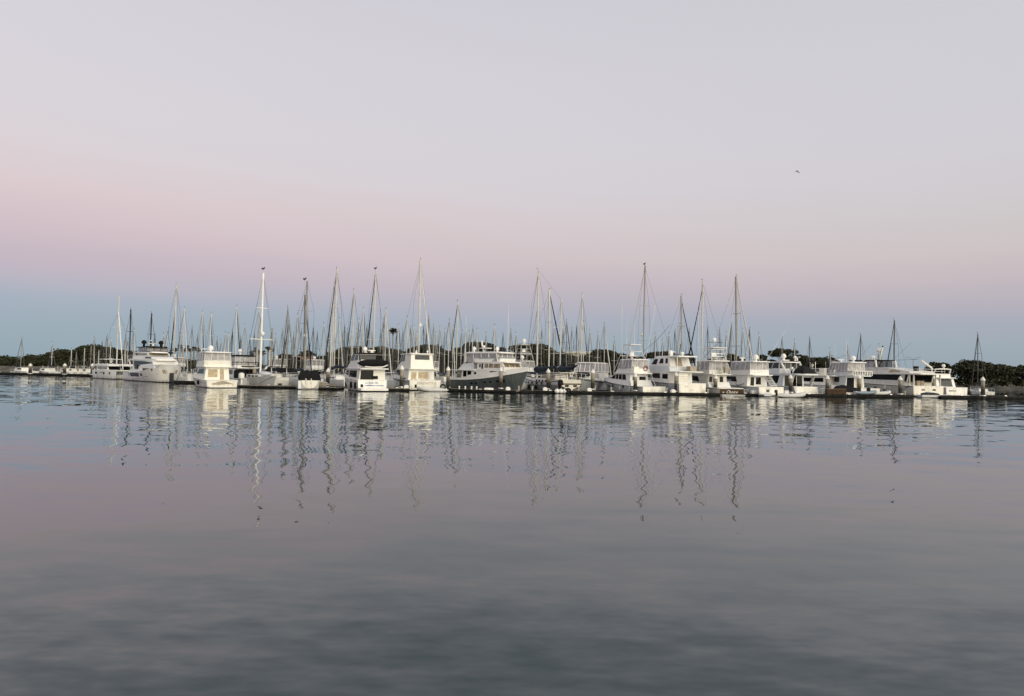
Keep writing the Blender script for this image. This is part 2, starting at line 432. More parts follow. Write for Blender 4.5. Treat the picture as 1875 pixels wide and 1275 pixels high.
# ------------------------------------------------------------------ boats: frame x forward from the transom, y to port, z up from the water
class Cab:
    """a deckhouse cut from a side profile; walls lean in by tum and narrow forward by tap"""
    def __init__(s, parent, name, prof, w, tum=.08, tap=.04, m='white', z0=None, x0=None):
        s.p = prof; s.w = w; s.tum = tum; s.tap = tap; s.root = parent
        s.z0 = min(q[1] for q in prof) if z0 is None else z0
        s.x0 = min(q[0] for q in prof) if x0 is None else x0
        n = len(prof)
        vs = [(x, s.hw(x, z), z) for x, z in prof] + [(x, -s.hw(x, z), z) for x, z in prof]
        ar = sum(prof[i][0]*prof[(i+1)%n][1] - prof[(i+1)%n][0]*prof[i][1] for i in range(n))
        s.ccw = ar > 0
        f1, f2 = list(range(n)), list(range(n, 2*n))
        # port side (+y): seen from +y, x runs to the left
        fs = [f1[::-1] if s.ccw else f1, f2 if s.ccw else f2[::-1]]
        for i in range(n):
            j = (i+1) % n
            q = (i, j, n+j, n+i)
            fs.append(q if s.ccw else q[::-1])
        s.o = MB().add(vs, fs).obj(name, m, parent)
    def hw(s, x, z): return max(.05, s.w - s.tum*(z - s.z0) - s.tap*(x - s.x0))
    def side(s, poly, m='glass', name='side_window', sides=(1, -1), out=.02):
        for sg in sides:
            pts = [(x, sg*s.hw(x, z), z) for x, z in poly]
            n = len(poly)
            ar = sum(poly[i][0]*poly[(i+1)%n][1] - poly[(i+1)%n][0]*poly[i][1] for i in range(n))
            if (ar > 0) == (sg > 0): pts = pts[::-1]
            MB().panel(pts, out).obj(name, m, s.root)
    def edge(s, i, a0, a1, y0, y1, m='glass', name='window', out=.02):
        """window on the face over profile edge i; a along the edge, y as fraction of half width (port positive)"""
        n = len(s.p); p, q = s.p[i], s.p[(i+1) % n]
        g = lambda a: (p[0]+(q[0]-p[0])*a, p[1]+(q[1]-p[1])*a)
        pts = []
        for a, y in ((a0, y0), (a1, y0), (a1, y1), (a0, y1)):
            x, z = g(a); pts.append((x, y*s.hw(x, z), z))
        if s.ccw == (y1 > y0): pts = pts[::-1]
        MB().panel(pts, out).obj(name, m, s.root)

class Boat:
    def __init__(s, name, label, cat, px, py, rel, L, B, D=None, ax=0.0, group=None, dz=0.0):
        D = D or depth(px, py)
        p = at(px, py, D)
        a = math.atan2(p.x, p.y)
        s.h = PI/2 - a + R(rel)                      # heading of the bow
        s.L, s.B, s.D = L, B, D
        s.loc = Vector((p.x - ax*math.cos(s.h), p.y - ax*math.sin(s.h), dz))
        s.root = thing(name, label, cat, s.loc, s.h, group)
    def world(s, x, y, z):
        c, n = math.cos(s.h), math.sin(s.h)
        return Vector((s.loc.x + x*c - y*n, s.loc.y + x*n + y*c, s.loc.z + z))
    def hull(s, fs, fb, m='hull_white', stern=.9, rake=1.2, flare=.34, pw=2.3, dip=1.7, draft=.5, full=.42, trake=.0, rail='white', deck=None, n=16):
        s.fs, s.fb, s.stern, s.rake, s.flare, s.pw, s.dip, s.full, s.trake = fs, fb, stern, rake, flare, pw, dip, full, trake
        secs = []
        K = [-draft, -.12, .22, .5, .75, .9, 1.0]
        for i in range(n+1):
            t_ = i/n
            zs = s.sheer(t_)
            row = [(s.hx(t_, -draft), 0.02, -draft)]
            for z in (-.1, .22):
                row.append((s.hx(t_, z), s.hy(t_, z), z))
            for k in (.35, .7, 1.0):
                z = .22 + (zs - .22)*k; row.append((s.hx(t_, z), s.hy(t_, z), z))
            secs.append(row)
        k = len(secs[0]); vs = []; fs_ = []
        for row in secs:
            vs += row + [(x, -y, z) for x, y, z in row]
        w = 2*k
        for i in range(n):
            for j in range(k-1):
                a = i*w + j
                fs_.append((a, a+1, a+w+1, a+w)); b_ = a + k
                fs_.append((b_, b_+w, b_+w+1, b_+1))
            fs_.append((i*w+k-1, i*w+2*k-1, (i+1)*w+2*k-1, (i+1)*w+k-1))
        fs_.append([j for j in range(k)] [::-1] + [k+j for j in range(k)])
        fs_.append([n*w + j for j in range(k)] + [n*w + k + j for j in range(k)][::-1])
        o = MB().add(vs, fs_).obj('hull', m, s.root, smooth=40)
        if rail:
            pts = [(s.hx(i/n, s.sheer(i/n)), s.hy(i/n, s.sheer(i/n)) + .02, s.sheer(i/n) + .01) for i in range(n+1)]
            mb = MB().tube(pts, .05, 6).tube([(x, -y, z) for x, y, z in pts], .05, 6)
            mb.tube([pts[0], (pts[0][0], -pts[0][1], pts[0][2])], .05, 6)
            mb.obj('rub_rail', rail, s.root)
        return o
    def sheer(s, t_): return s.fs + (s.fb - s.fs)*t_**s.dip
    def hb(s, t_):
        if t_ < s.full: f = s.stern + (1-s.stern)*math.sin(PI/2*t_/s.full)
        else: f = 1 - ((t_-s.full)/(1-s.full))**s.pw
        return max(.03, s.B/2*f)
    def hx(s, t_, z): return t_*s.L - s.rake*t_**3*(1 - max(-.2, min(1, z/s.sheer(t_)))) + s.trake*z*(1-t_)**6
    def hy(s, t_, z):
        zs = s.sheer(t_); h = s.hb(t_)
        c = h*(1 - s.flare*t_**1.2 - .04)
        if z < .22: return max(.02, c*(1 - .25*(.22-z)))
        k = ((z-.22)/max(.1, zs-.22))
        return max(.02, c + (h-c)*k**.8)
    def hpt(s, x, z, sg, out=.0):
        t_ = max(0, min(1, x/s.L))
        for _ in range(3): t_ = max(0, min(1, t_ + (x - s.hx(t_, z))/s.L))
        return Vector((s.hx(t_, z), sg*(s.hy(t_, z) + out), z))
    def port(s, x0, x1, z0, z1, m='glass', name='portlight', sides=(1, -1), sk=0.0):
        for sg in sides:
            pts = [s.hpt(x0, z0, sg), s.hpt(x1, z0, sg), s.hpt(x1+sk, z1, sg), s.hpt(x0+sk, z1, sg)]
            if sg > 0: pts = pts[::-1]
            MB().panel(pts, .03).obj(name, m, s.root)
    def stripe(s, x0, x1, dz0, dz1, m='ink', name='hull_stripe', n=10):
        for sg in (1, -1):
            mb = MB(); P = []
            for i in range(n+1):
                x = x0 + (x1-x0)*i/n; zs = s.sheer(x/s.L)
                P.append((s.hpt(x, zs+dz0, sg, .012), s.hpt(x, zs+dz1, sg, .012)))
            vs = [q for pr in P for q in pr]
            fs = [((2*i, 2*i+2, 2*i+3, 2*i+1) if sg < 0 else (2*i, 2*i+1, 2*i+3, 2*i+2)) for i in range(n)]
            MB().add(vs, fs).obj(name, m, s.root)
    def transom_panel(s, y0, y1, z0, z1, m='glass', name='exhaust', out=.03):
        x = lambda z: s.trake*z
        MB().panel([(x(z0), y1, z0), (x(z0), y0, z0), (x(z1), y0, z1), (x(z1), y1, z1)], out).obj(name, m, s.root)
    def name_on(s, txt, y, z, size, m='ink', shear=.0, width=None):
        lettering(txt, s.root, (s.trake*z - .035, y, z), size, m, shear, width=width)
    def platform(s, ln=.9, w=None, z=.30, th=.16, m='white'):
        w = w or s.B/2*s.stern - .1
        MB().slab(-ln, .06, w, w, z-th, z, .18).obj('swim_platform', m, s.root)
    def bow_rail(s, x0=.5, h=.75, nst=6, m='steel', r=.028):
        P = []
        for i in range(nst*2+1):
            t_ = x0 + (1-x0)*i/(nst*2)*.985
            z = s.sheer(t_); P.append((s.hx(t_, z), s.hb(t_)*.94, z))
        mb = MB()
        for sg in (1, -1):
            mb.tube([(x, sg*y, z+h) for x, y, z in P], r, 5)
            for x, y, z in P[::2]: mb.tube([(x, sg*y, z-.02), (x, sg*y, z+h)], r*.8, 4)
        e = P[-1]; mb.tube([(e[0], e[1], e[2]+h), (e[0]+.25, 0, e[2]+h+.05), (e[0], -e[1], e[2]+h)], r, 5)
        mb.obj('bow_rail', m, s.root)
    def rail_loop(s, pts, h, m='steel', name='railing', r=.025, mid=True, post=1):
        mb = MB(); pts = [Vector(p) for p in pts]; up = Vector((0, 0, h))
        mb.tube([p + up for p in pts], r, 5)
        if mid: mb.tube([p + up*.5 for p in pts], r*.7, 4)
        for p in pts[::post]: mb.tube([p, p + up], r*.9, 4)
        mb.obj(name, m, s.root)
    def dome(s, x, y, z, r=.32, m='white', ped=.25, name='radar_dome'):
        mb = MB()
        mb.lathe((x, y, z), [(r*.5, -ped), (r*.45, 0), (r*.86, .02), (r, r*.45), (r*.96, r*.95), (r*.75, r*1.4), (r*.4, r*1.68), (.03, r*1.76)], 12)
        return mb.obj(name, m, s.root, smooth=50)
    def scanner(s, x, y, z, w=1.2, ang=20, m='white', ped=.3):
        mb = MB(); mb.lathe((x, y, z), [(.2, -ped), (.18, -.05), (.14, 0)], 8)
        c, n = math.cos(R(ang)), math.sin(R(ang))
        a = Vector((-n, c, 0))*w/2; b_ = Vector((c, n, 0))*.07; u = Vector((0, 0, .14)); o = Vector((x, y, z))
        vs = [o-a-b_, o+a-b_, o+a+b_, o-a+b_]; vs += [q+u for q in vs]
        mb.add(vs, [(0,3,2,1),(4,5,6,7),(0,1,5,4),(1,2,6,5),(2,3,7,6),(3,0,4,7)])
        return mb.obj('radar_scanner', m, s.root)
    def antenna(s, x, y, z, h, lean=(0, 0), r=.022, m='white'):
        MB().tube([(x, y, z), (x+lean[0]*.5, y+lean[1]*.5, z+h*.5), (x+lean[0], y+lean[1], z+h)], r, 5, r*.6).obj('antenna', m, s.root)
    def bar(s, name, pts, r, m='white', n=6): return MB().tube(pts, r, n).obj(name, m, s.root)
    def part(s, name, mb, m, smooth=None): return mb.obj(name, m, s.root, smooth)
    def hardtop(s, x0, x1, w, z, th=.13, m='white', w1=None, crown=.06):
        MB().slab(x0, x1, w, w1 or w*.9, z, z+th, .4, crown=crown).obj('hardtop', m, s.root, smooth=40)
    def enclosure(s, x0, x1, w, z0, z1, ns=3, na=3, rake=.5, tum=.06, m='vinyl', fm='white', front=True, aft=True, fr=.04, arake=.0):
        """clear panels between posts round a flying bridge"""
        wt = w - tum*(z1-z0)
        def pane(a, b_, c, d, nm='clear_panel'):
            MB().panel([a, b_, c, d], .012).obj(nm, m, s.root)
        fb = MB()
        lo = lambda u: (x0 + (x1-x0)*u, z0); hi = lambda u: (x0+arake + (x1-rake-x0-arake)*u, z1)
        for i in range(ns):
            u0, u1 = i/ns, (i+1)/ns
            for sg in (1, -1):
                q = [(lo(u0)[0], sg*w, z0), (lo(u1)[0], sg*w, z0), (hi(u1)[0], sg*wt, z1), (hi(u0)[0], sg*wt, z1)]
                pane(*(q[::-1] if sg > 0 else q))
        for i in range(ns+1):
            for sg in (1, -1): fb.tube([(lo(i/ns)[0], sg*(w+.01), z0), (hi(i/ns)[0], sg*(wt+.01), z1)], fr, 5)
        for (en, xl, xh, on) in ((0, x0, x0+arake, aft), (1, x1, x1-rake, front)):
            if not on: continue
            for i in range(na):
                y0, y1 = 1 - 2*i/na, 1 - 2*(i+1)/na
                q = [(xl, y0*w, z0), (xl, y1*w, z0), (xh, y1*wt, z1), (xh, y0*wt, z1)]
                pane(*(q if en == 0 else q[::-1]))
                if i: fb.tube([(xl + (-.01 if en == 0 else .01), y0*w, z0), (xh + (-.01 if en == 0 else .01), y0*wt, z1)], fr, 5)
        fb.obj('enclosure_frame', fm, s.root)
    def line(s, pts, r=.025, m='rope', name='mooring_line'):
        MB().tube(pts, r, 4).obj(name, m, s.root)
    def ladder(s, x, y, z0, z1, w=.4, lean=.2, m='steel'):
        mb = MB(); k = 6
        for sg in (1, -1): mb.tube([(x, y+sg*w/2, z0), (x+lean, y+sg*w/2, z1)], .03, 5)
        for i in range(k):
            a = (i+.5)/k; mb.tube([(x+lean*a, y-w/2, z0+(z1-z0)*a), (x+lean*a, y+w/2, z0+(z1-z0)*a)], .025, 4)
        mb.obj('ladder', m, s.root)
def hang_fender(boat, x, z0, z1, sg, label, group, r=.16, m='rubber', out=.14):
    p = boat.world(*(boat.hpt(x, (z0+z1)/2, sg, out)))
    t_ = thing('fender', label, 'fender', (p.x, p.y, boat.loc.z + z0), boat.h, group)
    h = z1 - z0
    MB().lathe((0,0,0), [(.03, 0), (r*.8, .06), (r, .16), (r, h-.16), (r*.8, h-.06), (.03, h)], 9).obj('bumper', m, t_, smooth=60)
    MB().tube([(0,0,h-.02), (0,-sg*.02,h+.4)], .02, 4).obj('lanyard', 'rope', t_)
def outboard(name, label, loc, rz, sc=1.0, m='rubber', group=None, parent=None):
    mb = MB(); mb.box(-.12*sc, .12*sc, -.07*sc, .07*sc, -.36*sc, .1*sc)
    cw = MB(); cw.lathe((-.06*sc, 0, .1*sc), [(.16*sc, 0), (.24*sc, .05*sc), (.25*sc, .3*sc), (.2*sc, .45*sc), (.05*sc, .5*sc)], 10)
    if parent is None:
        t_ = thing(name, label, 'outboard motor', loc, rz, group)
        mb.obj('leg', 'rubber', t_); cw.obj('cowling', m, t_, smooth=50); return t_
    o = cw.obj('outboard_motor', m, parent, smooth=50); o.location = loc
    l = mb.obj('motor_leg', 'rubber', o); return o
def dinghy(label, loc, rz, L=3.4, B=1.6, m='hypalon', group=None, motor=None, tilt=0.0, console=False, stripe=None):
    t_ = thing('inflatable_dinghy', label, 'dinghy', loc, rz, group)
    if tilt: t_.rotation_euler = (tilt, 0, rz)
    r = .24*B/1.6
    pts = []
    for i in range(13):
        u = i/12
        if u <= .3: p = (u/.3*L*.62, B/2 - r, r*1.15)
        elif u >= .7: p = ((1-u)/.3*L*.62, -(B/2 - r), r*1.15)
        else:
            a = (u-.3)/.4*PI; p = (L*.62 + (L*.38-r)*math.sin(a), (B/2-r)*math.cos(a), r*1.15 + .22*math.sin(a))
        pts.append(p)
    rad = [r*.55] + [r]*11 + [r*.55]
    MB().tube([(-.25, B/2-r, r*1.15)] + pts + [(-.25, -(B/2-r), r*1.15)], [r*.25] + rad + [r*.25], 10).obj('tube', m, t_, smooth=50)
    hb = MB()
    hb.add([(0,.45*B/1.6,.12),(0,-.45*B/1.6,.12),(L*.9,0,.3),(0,0,-.08),(L*.8,0,.1),(0,.45*B/1.6,.32),(0,-.45*B/1.6,.32)],
           [(0,3,4,2),(3,1,2,4),(0,2,1),(0,1,3),(0,5,6,1)])
    hb.obj('hull', 'white', t_)
    MB().box(L*.3, L*.42, -(B/2-r), B/2-r, r*1.5, r*1.5+.06).obj('thwart', 'grey', t_)
    MB().box(-.03, .05, -(B/2-r*1.6), B/2-r*1.6, .1, r*2.2).obj('transom', 'white', t_)
    if console: MB().box(L*.25, L*.38, -.25, .25, r, r+.75).obj('console', 'white', t_)
    if motor: outboard('', None, (-.14, 0, r*2.0), 0, motor[0], motor[1], parent=t_)
    return t_

# ================================================================== SETTING
def sheet(name, x0, x1, y0, y1, z, m):
    o = MB().add([(x0,y0,z),(x1,y0,z),(x1,y1,z),(x0,y1,z)], [(0,1,2,3)]).obj(name, m)
    return tag(o, None, None, kind='structure')
sheet('water', -4000, 4000, -400, 9000, 0, 'water')
# low shore behind the marina: a rock-faced bank, then flat ground out to the horizon
g = MB(); NX = 60; rows = []
rnd = random.Random(3)
prof = [(-6, -.8), (-2, .3), (0, 1.1), (2.5, 1.7), (60, 2.0), (9000, 2.0)]
for i in range(NX+1):
    x = -700 + 1400*i/NX
    if i == 0: x = -5000
    if i == NX: x = 5000
    yb = 232 + 4*math.sin(i*.7) + rnd.uniform(-1.5, 1.5)
    rows.append([(x, yb+dy_, z + (rnd.uniform(-.15, .15) if 0 < k_ < 4 else 0)) for k_, (dy_, z) in enumerate(prof)])
k = len(prof)
g.add([p for r_ in rows for p in r_], [(i*k+j, (i+1)*k+j, (i+1)*k+j+1, i*k+j+1) for i in range(NX) for j in range(k-1)])
tag(g.obj('shore', 'ground', smooth=60), None, None, kind='structure')

# ------------------------------------------------------------------ trees
def leaves(mb, c, rad, n, size, rng, shell=.55, flat=0.0):
    """n leaf clumps through an ellipsoid, denser near its skin"""
    for _ in range(n):
        while True:
            p = Vector((rng.uniform(-1,1), rng.uniform(-1,1), rng.uniform(-1,1)))
            l = p.length
            if l < 1 and (l > shell or rng.random() < .35): break
        q = Vector((c[0]+p.x*rad[0], c[1]+p.y*rad[1], c[2]+p.z*rad[2]))
        u = Vector((rng.gauss(0,1), rng.gauss(0,1), rng.gauss(0,.55))).normalized()
        w = u.cross(Vector((rng.gauss(0,1), rng.gauss(0,1), rng.gauss(0,1)))).normalized()
        s1, s2 = size*rng.uniform(.5, 1.2), size*rng.uniform(.35, .8)
        mb.add([q-u*s1, q+w*s2*.8-u*s1*.1, q+u*s1, q-w*s2], [(0,1,2,3)])
def tree(label, px, ytop, D, blobs, trunks=((0,.35),), m='leaf', n=900, size=.55, base=1.9, group='trees along the far shore', seed=0, lean=0.0, limbs=5, fill=True):
    """blobs: (dx, drop below the top, half width, half height) in metres; trunks: (dx, radius)"""
    rng = random.Random(int(px*7+ytop*13+seed))
    top = at(px, ytop, D)
    t_ = thing('tree', label, 'tree', (top.x, D, base), 0, group)
    H = top.z - base
    cr = MB()
    for bx, dz, rx, rz in blobs:
        cz = H - dz - rz
        leaves(cr, (bx, rng.uniform(-1,1), cz), (rx, rx*.8, rz), int(n*max(.3, rx*rz/8)), size, rng)
        for k_ in range(int(4+rx)):                       # uneven outline: small clumps standing out of the mass
            a = rng.uniform(0, 2*PI); e = rng.uniform(-.3, 1)
            q = (bx+rx*.95*math.cos(a)*math.cos(e), rx*.7*math.sin(a)*math.cos(e), cz+rz*.95*math.sin(e))
            s_ = rng.uniform(.14, .28)*min(rx, rz*2)
            leaves(cr, q, (s_*1.3, s_*1.2, s_*.8), 40, size*.8, rng, 0)
    if fill:                                             # skirts of lower foliage reaching down to the bank
        for bx, dz, rx, rz in blobs:
            if rx < 2.4: continue
            lo = H - dz - rz
            leaves(cr, (bx, rng.uniform(0, 1.2), lo*.46), (rx*.95, rx*.6, max(.8, lo*.58)), int(n*.55*max(.3, rx*lo/16)), size*1.05, rng, .3)
    cr.obj('crown', m, t_)
    tr = MB()
    for dx_, r_ in trunks:
        b0 = blobs[min(len(blobs)-1, int(rng.random()*len(blobs)))]
        hh = H - blobs[0][1] - blobs[0][3]*1.1
        fork = Vector((dx_*.9+lean*.5, 0, max(.8, hh*.62)))
        tr.tube([(dx_*.55, 0, -.6), (dx_*.7, 0, fork.z*.5), fork], [r_*1.25, r_, r_*.85], 7)
        for j in range(limbs):
            b_ = blobs[j % len(blobs)]
            e = Vector((b_[0] + rng.uniform(-.6,.6)*b_[2], rng.uniform(-.5,.5)*b_[2], H-b_[1]-b_[3]*rng.uniform(.9, 1.4)))
            mid = fork.lerp(e, .5) + Vector((0, 0, -.25))
            tr.tube([fork, mid, e], [r_*.6, r_*.4, r_*.15], 5)
    tr.obj('trunk', 'bark', t_)
    return t_
def palm(label, px, ytop, D, rc, group, base=1.9, seed=0, skirt=True, dense=22):
    rng = random.Random(int(px*11+seed))
    top = at(px, ytop, D)
    t_ = thing('palm_tree', label, 'palm tree', (top.x, D, base), 0, group)
    H = top.z - base - rc*.8
    MB().tube([(0,0,-.5), (.05,0,H*.5), (rng.uniform(-.2,.2),0,H)], [.30, .22, .19], 7).obj('trunk', 'palebark', t_)
    cr = MB()
    for i in range(dense):
        a = 2*PI*i/dense + rng.uniform(-.15,.15); e = rng.uniform(-.75, 1.25)
        d = Vector((math.cos(a)*math.cos(e), math.sin(a)*math.cos(e), math.sin(e)))
        L_ = rc*rng.uniform(.85, 1.1)
        sd_ = d.cross(Vector((0,0,1))).normalized()
        c = Vector((0,0,H)); 
        m1 = c + d*L_*.55 + Vector((0,0,.06*L_)); m2 = c + d*L_ - Vector((0,0,.18*L_))
        w_ = .24*rc
        cr.add([c, m1 + sd_*w_, m2, m1 - sd_*w_], [(0,1,2),(0,2,3)])
        for k_ in range(5):                              # fan tips
            b_ = (k_-2)*.36; dd_ = (d + sd_*b_).normalized()
            cr.add([c+d*L_*.35, c+dd_*L_*1.05 - Vector((0,0,abs(b_)*.2*L_)), c+dd_*L_*.7+sd_*.05*rc+Vector((0,0,.05*L_))], [(0,1,2)])
    cr.obj('crown', 'frond', t_)
    if skirt:
        sk = MB()
        for i in range(14):
            a = 2*PI*i/14; d = Vector((math.cos(a), math.sin(a), 0)); c = Vector((0,0,H))
            sk.add([c+d*.15, c+d*rc*.36-Vector((0,0,rc*.45)), c+d*.22-Vector((0,0,rc*rng.uniform(.8,1.1)))], [(0,1,2)])
        sk.obj('dead_frond_skirt', 'palebark', t_)
    return t_
G1 = 'trees along the far shore'
TD = 250
tree('broad dark tree cut by the far left of the marina, behind the small moored boats', 118, 640, TD, [(0,0,5,2.6),(-5,1.2,3,2)], ((-.5,.3),(1,.25)))
tree('wide dark tree at the left end of the shore', 8, 652, TD+5, [(0,0,6,2.6),(-6,.8,5,2.4)])
tree('low dark tree past the left end of the marina', -60, 656, TD+10, [(0,0,7,2.6),(5,.8,5,2.2)])
tree('small flat-topped dark tree at the left, beyond the leftmost bare masts', 62, 650, TD, [(0,0,5,2.4),(4,1,3,1.8)])
tree('biggest dark round tree at the left, behind the row of white capped pilings', 172, 632, TD, [(-1.5,0,5.2,2.8),(4.5,.6,4.4,3),(1,2,7.5,3.4)], ((-2,.4),(3,.35)), n=1100)
tree('dark tree sloping down to the right of the biggest round tree at the left', 206, 638, TD+6, [(0,0,4,3),(4,1.4,3.4,3)], n=1000)
tree('dark bushy tree behind the black double-domed roof of the big yacht', 233, 641, TD+2, [(-2.5,0,4,2.8),(3,.3,4.5,2.8)])
tree('low dark tree right of the big explorer yacht, under the row of palms', 300, 655, TD+8, [(-4,0,5,2),(4,.3,5,2)])
tree('low dark bush tree left of the enclosed-bridge convertible, under the palms', 345, 657, TD+8, [(-4,0,5,2),(4,.4,4.5,1.8)])
tree('low dark tree beyond the dark canvas flybridge cruiser', 435, 660, TD, [(-3,0,5,1.8),(5,.5,4,1.6)])
tree('low dark tree standing left of the red tiled roof', 524, 648, TD, [(0,0,3.6,2.4),(3.6,1,2.5,1.8)])
tree('round dark tree rising behind the red tiled roof', 562, 642, TD+28, [(0,0,3.5,2.6),(-1,2.5,4.5,2.2)])
tree('dark tree right of the red tiled roof, behind a thin white mast', 592, 652, TD, [(0,0,3,2.2)])
tree('dark tree at the left end of the long clump behind the black dinghy yacht', 634, 636, TD, [(0,0,4.4,3),(-2,2.6,4.6,2.4)], ((-1,.3),(1.4,.3)))
tree('long level-topped dark tree behind the black topped flybridge', 660, 634, TD+4, [(-1,0,6.5,3.2),(4,.8,5,3)], n=1100)
tree('dark tree mid clump, right of the black topped flybridge', 696, 635, TD+2, [(0,0,5.5,3),(5,.8,4,3)], n=1100)
tree('dark tree below the lone tall palm', 722, 640, TD, [(0,0,4.6,3),(4.4,.6,3.4,2.6)])
tree('wide dark flat-topped tree behind the hardtop of the yacht with the stern ladder', 782, 631, TD-4, [(0,0,6.2,2.2),(-4.5,1.2,4,2.6),(5,1.5,3.2,2.4)], ((-2,.35),(1,.3)), n=1100)
tree('small dark bush tree between the big ladder yacht and the slate blue trawler', 818, 662, TD, [(0,0,4,1.6)])
tree('umbrella crowned dark pine behind the pilothouse of the slate blue trawler', 878, 627, TD-6, [(0,0,6.5,2.0),(-6.5,2.0,3.6,2.0),(6,1.6,4,2.2),(2.5,2.4,6,2.4)], ((-3,.4),(-1,.3)), n=1000)
tree('dark tree just right of the umbrella pine, over the trawler flybridge', 912, 646, TD+3, [(0,0,4.4,2.6)], n=1100)
tree('flat umbrella crowned dark tree with bare sloping limbs behind the tall ketch mast', 962, 630, TD-4, [(0,0,4.6,1.5),(-3,.6,2.8,1.2)], ((2,.4),(3.4,.3)), n=900)
tree('olive dark spreading tree right of the tall ketch mast', 987, 630, TD-2, [(0,0,5.2,2.4),(2.5,1.6,5.4,3),(-1,3,5,2.6)], m='leaf2', n=1100)
tree('dark tree behind the two blue sail covers', 1022, 646, TD+2, [(0,0,4.5,2.6),(3,1,4,2.4)], n=1000)
tree('low dark tree in front of the long white parapet', 1056, 651, TD-12, [(-3,0,5,2.2),(4,.2,4.5,2.2)], n=1000)
tree('big round dark tree right of the long white parapet', 1105, 640, TD-8, [(0,0,5.8,3),(-4,1.6,4.2,2.8),(4.5,1.4,4.5,2.8)], ((-1,.4),(2,.3)), n=1200)
tree('dark tree behind the legs of the white tuna tower', 1140, 648, TD-4, [(0,0,4.8,2.6)], n=1100)
tree('low umbrella tree right of the white tuna tower with sky under its crown', 1212, 644, TD, [(0,0,5.4,1.2),(-3.5,.7,3,1),(4.6,.8,2.6,.9)], ((-1.5,.3),(.8,.22)), n=1000, fill=False)
tree('thin tall gum tree with sparse crown right of the enclosed flybridge radar', 1262, 647, TD, [(0,0,2.0,1.7),(1.3,1.4,1.4,1.2),(-1.2,2.2,1.2,1)], ((-.8,.16),(.9,.14)), n=420, size=.42)
tree('rounded dark tree seen through the tower legs of the varnished transom boat', 1306, 656, TD, [(0,0,2.8,2),(-2.4,1,2.2,1.8)])
tree('dark clumpy tree left of the thick brown mast', 1335, 648, TD, [(0,0,2.6,1.8),(3,.8,2.6,2.2),(-2.6,1.6,2,1.6)])
tree('small dark tree between the two white radar domes', 1395, 649, TD, [(0,0,2.0,1.8),(3,2,2.4,1.4)], n=600)
tree('flat crowned pine standing above the rest over the domed blue-white yacht', 1428, 639, TD, [(0,0,3.3,1.5),(-2,.7,2.4,1.2)], ((2.0,.22),), n=900, fill=False)
tree('feathery small pine right beside the flat crowned pine', 1442, 638, TD+2, [(0,0,1.7,1.5),(2,.6,1.8,1)], ((-1,.2),), n=360, size=.4)
tree('broad dark tree behind the black bimini frame', 1463, 650, TD-4, [(0,0,5.5,2.6),(5,.9,4.6,2.2)], n=1200)
tree('dark tree right of the black bimini frame, left of the white antenna', 1498, 655, TD-2, [(0,0,3.8,2.2),(3.6,.8,3.6,2)], n=1100)
tree('small round bare-stemmed tree peeping over the dark trees near the lamp post', 1518, 652, TD+12, [(0,0,1.9,1.4),(1.4,.7,1.2,1)], n=380, size=.4)
tree('low dark tree left of the clear-panelled flybridge', 1520, 660, TD-6, [(0,0,4.4,2),(3.4,.9,3,1.6)], n=1100)
tree('spiky dark palm-like shrub tree beyond the stern of the biggest right-hand yacht', 1722, 665, 190, [(0,0,3.2,2),(-1.6,1,2.6,1.6)], n=900, size=.7, base=1.2)
tree('dark tree past the right end of the dock', 1775, 660, 200, [(0,0,5,2.4),(5,.6,4,2)], base=1.2)
tree('wide low dark tree at the far right of the shore', 1845, 668, 220, [(-3,0,6,2.2),(6,.2,6,2)], base=1.4)
tree('dark tree filling the gap between the red roof house and the long clump', 612, 645, TD+8, [(0,0,3.6,2.4)], n=1000)
tree('dark tree behind the gap between the trawler and the tall ketch mast', 930, 644, TD+8, [(0,0,4.6,2.6)], n=1000)
tree('dark tree filling in behind the two pilings at the trawler stern', 836, 640, TD+8, [(0,0,4.4,2.6),(-3,1,3,2)], n=1000)
tree('dark low tree behind the tuna tower boat flybridge', 1166, 652, TD+6, [(0,0,4,2.2)], n=1000)
GP = 'tall thin palms in a row'
ORD = ['leftmost', 'second', 'third', 'fourth', 'fifth', 'sixth', 'seventh', 'eighth', 'ninth', 'tenth', 'rightmost']
for i_, (px, yt) in enumerate(((297,640),(304,634),(313,641),(321,636),(330,631),(336,638),(343,632),(349,637),(355,634),(362,636),(368,641))):
    palm(ORD[i_] + ' tall thin palm of the row beyond the big explorer yacht', px, yt, 262 + (px % 5)*4, 1.15, GP)
GP2 = 'shaggy palms in a cluster'
for i_, (px, yt) in enumerate(((461,642),(468,636),(474,640),(482,641),(491,633),(497,637))):
    palm((ORD[:5] + ['rightmost'])[i_] + ' shaggy palm of the cluster behind the white T spreader mast', px, yt, 250 + (px % 3)*5, 1.25, GP2)
palm('lone tall palm with a round dark head standing above every tree', 720, 600, 235, 1.55, None, seed=3, dense=34)

def hedge(label, x0, x1, D, h, seed):
    rng = random.Random(seed)
    a, b_ = at(x0, 660, D), at(x1, 660, D)
    w = b_.x - a.x
    mb = MB(); k = int(w/2.2)
    for i in range(k):
        x = -w/2 + w*(i+.5)/k
        hh = h*rng.uniform(.75, 1.15)
        leaves(mb, (x, rng.uniform(-.6,.6), hh*.5), (1.7, 1.2, hh*.55), 110, .45, rng, .3)
    o = mb.obj('hedge', 'leaf'); o.location = ((a.x+b_.x)/2, D, 1.6); tag(o, label, 'hedge')
hedge('long low dark hedge on the shore at the left, under the round trees', -120, 300, 246, 2.6, 1)
hedge('low dark hedge on the shore between the palms and the red roof', 300, 530, 244, 2.2, 2)
hedge('dark hedge on the shore below the long dark clump of trees', 610, 845, 242, 2.8, 3)
hedge('dark hedge on the shore behind the trawler and the ketch', 850, 1160, 242, 2.8, 4)
hedge('low hedge on the shore behind the twin black crossed headsails', 1190, 1420, 244, 1.9, 5)
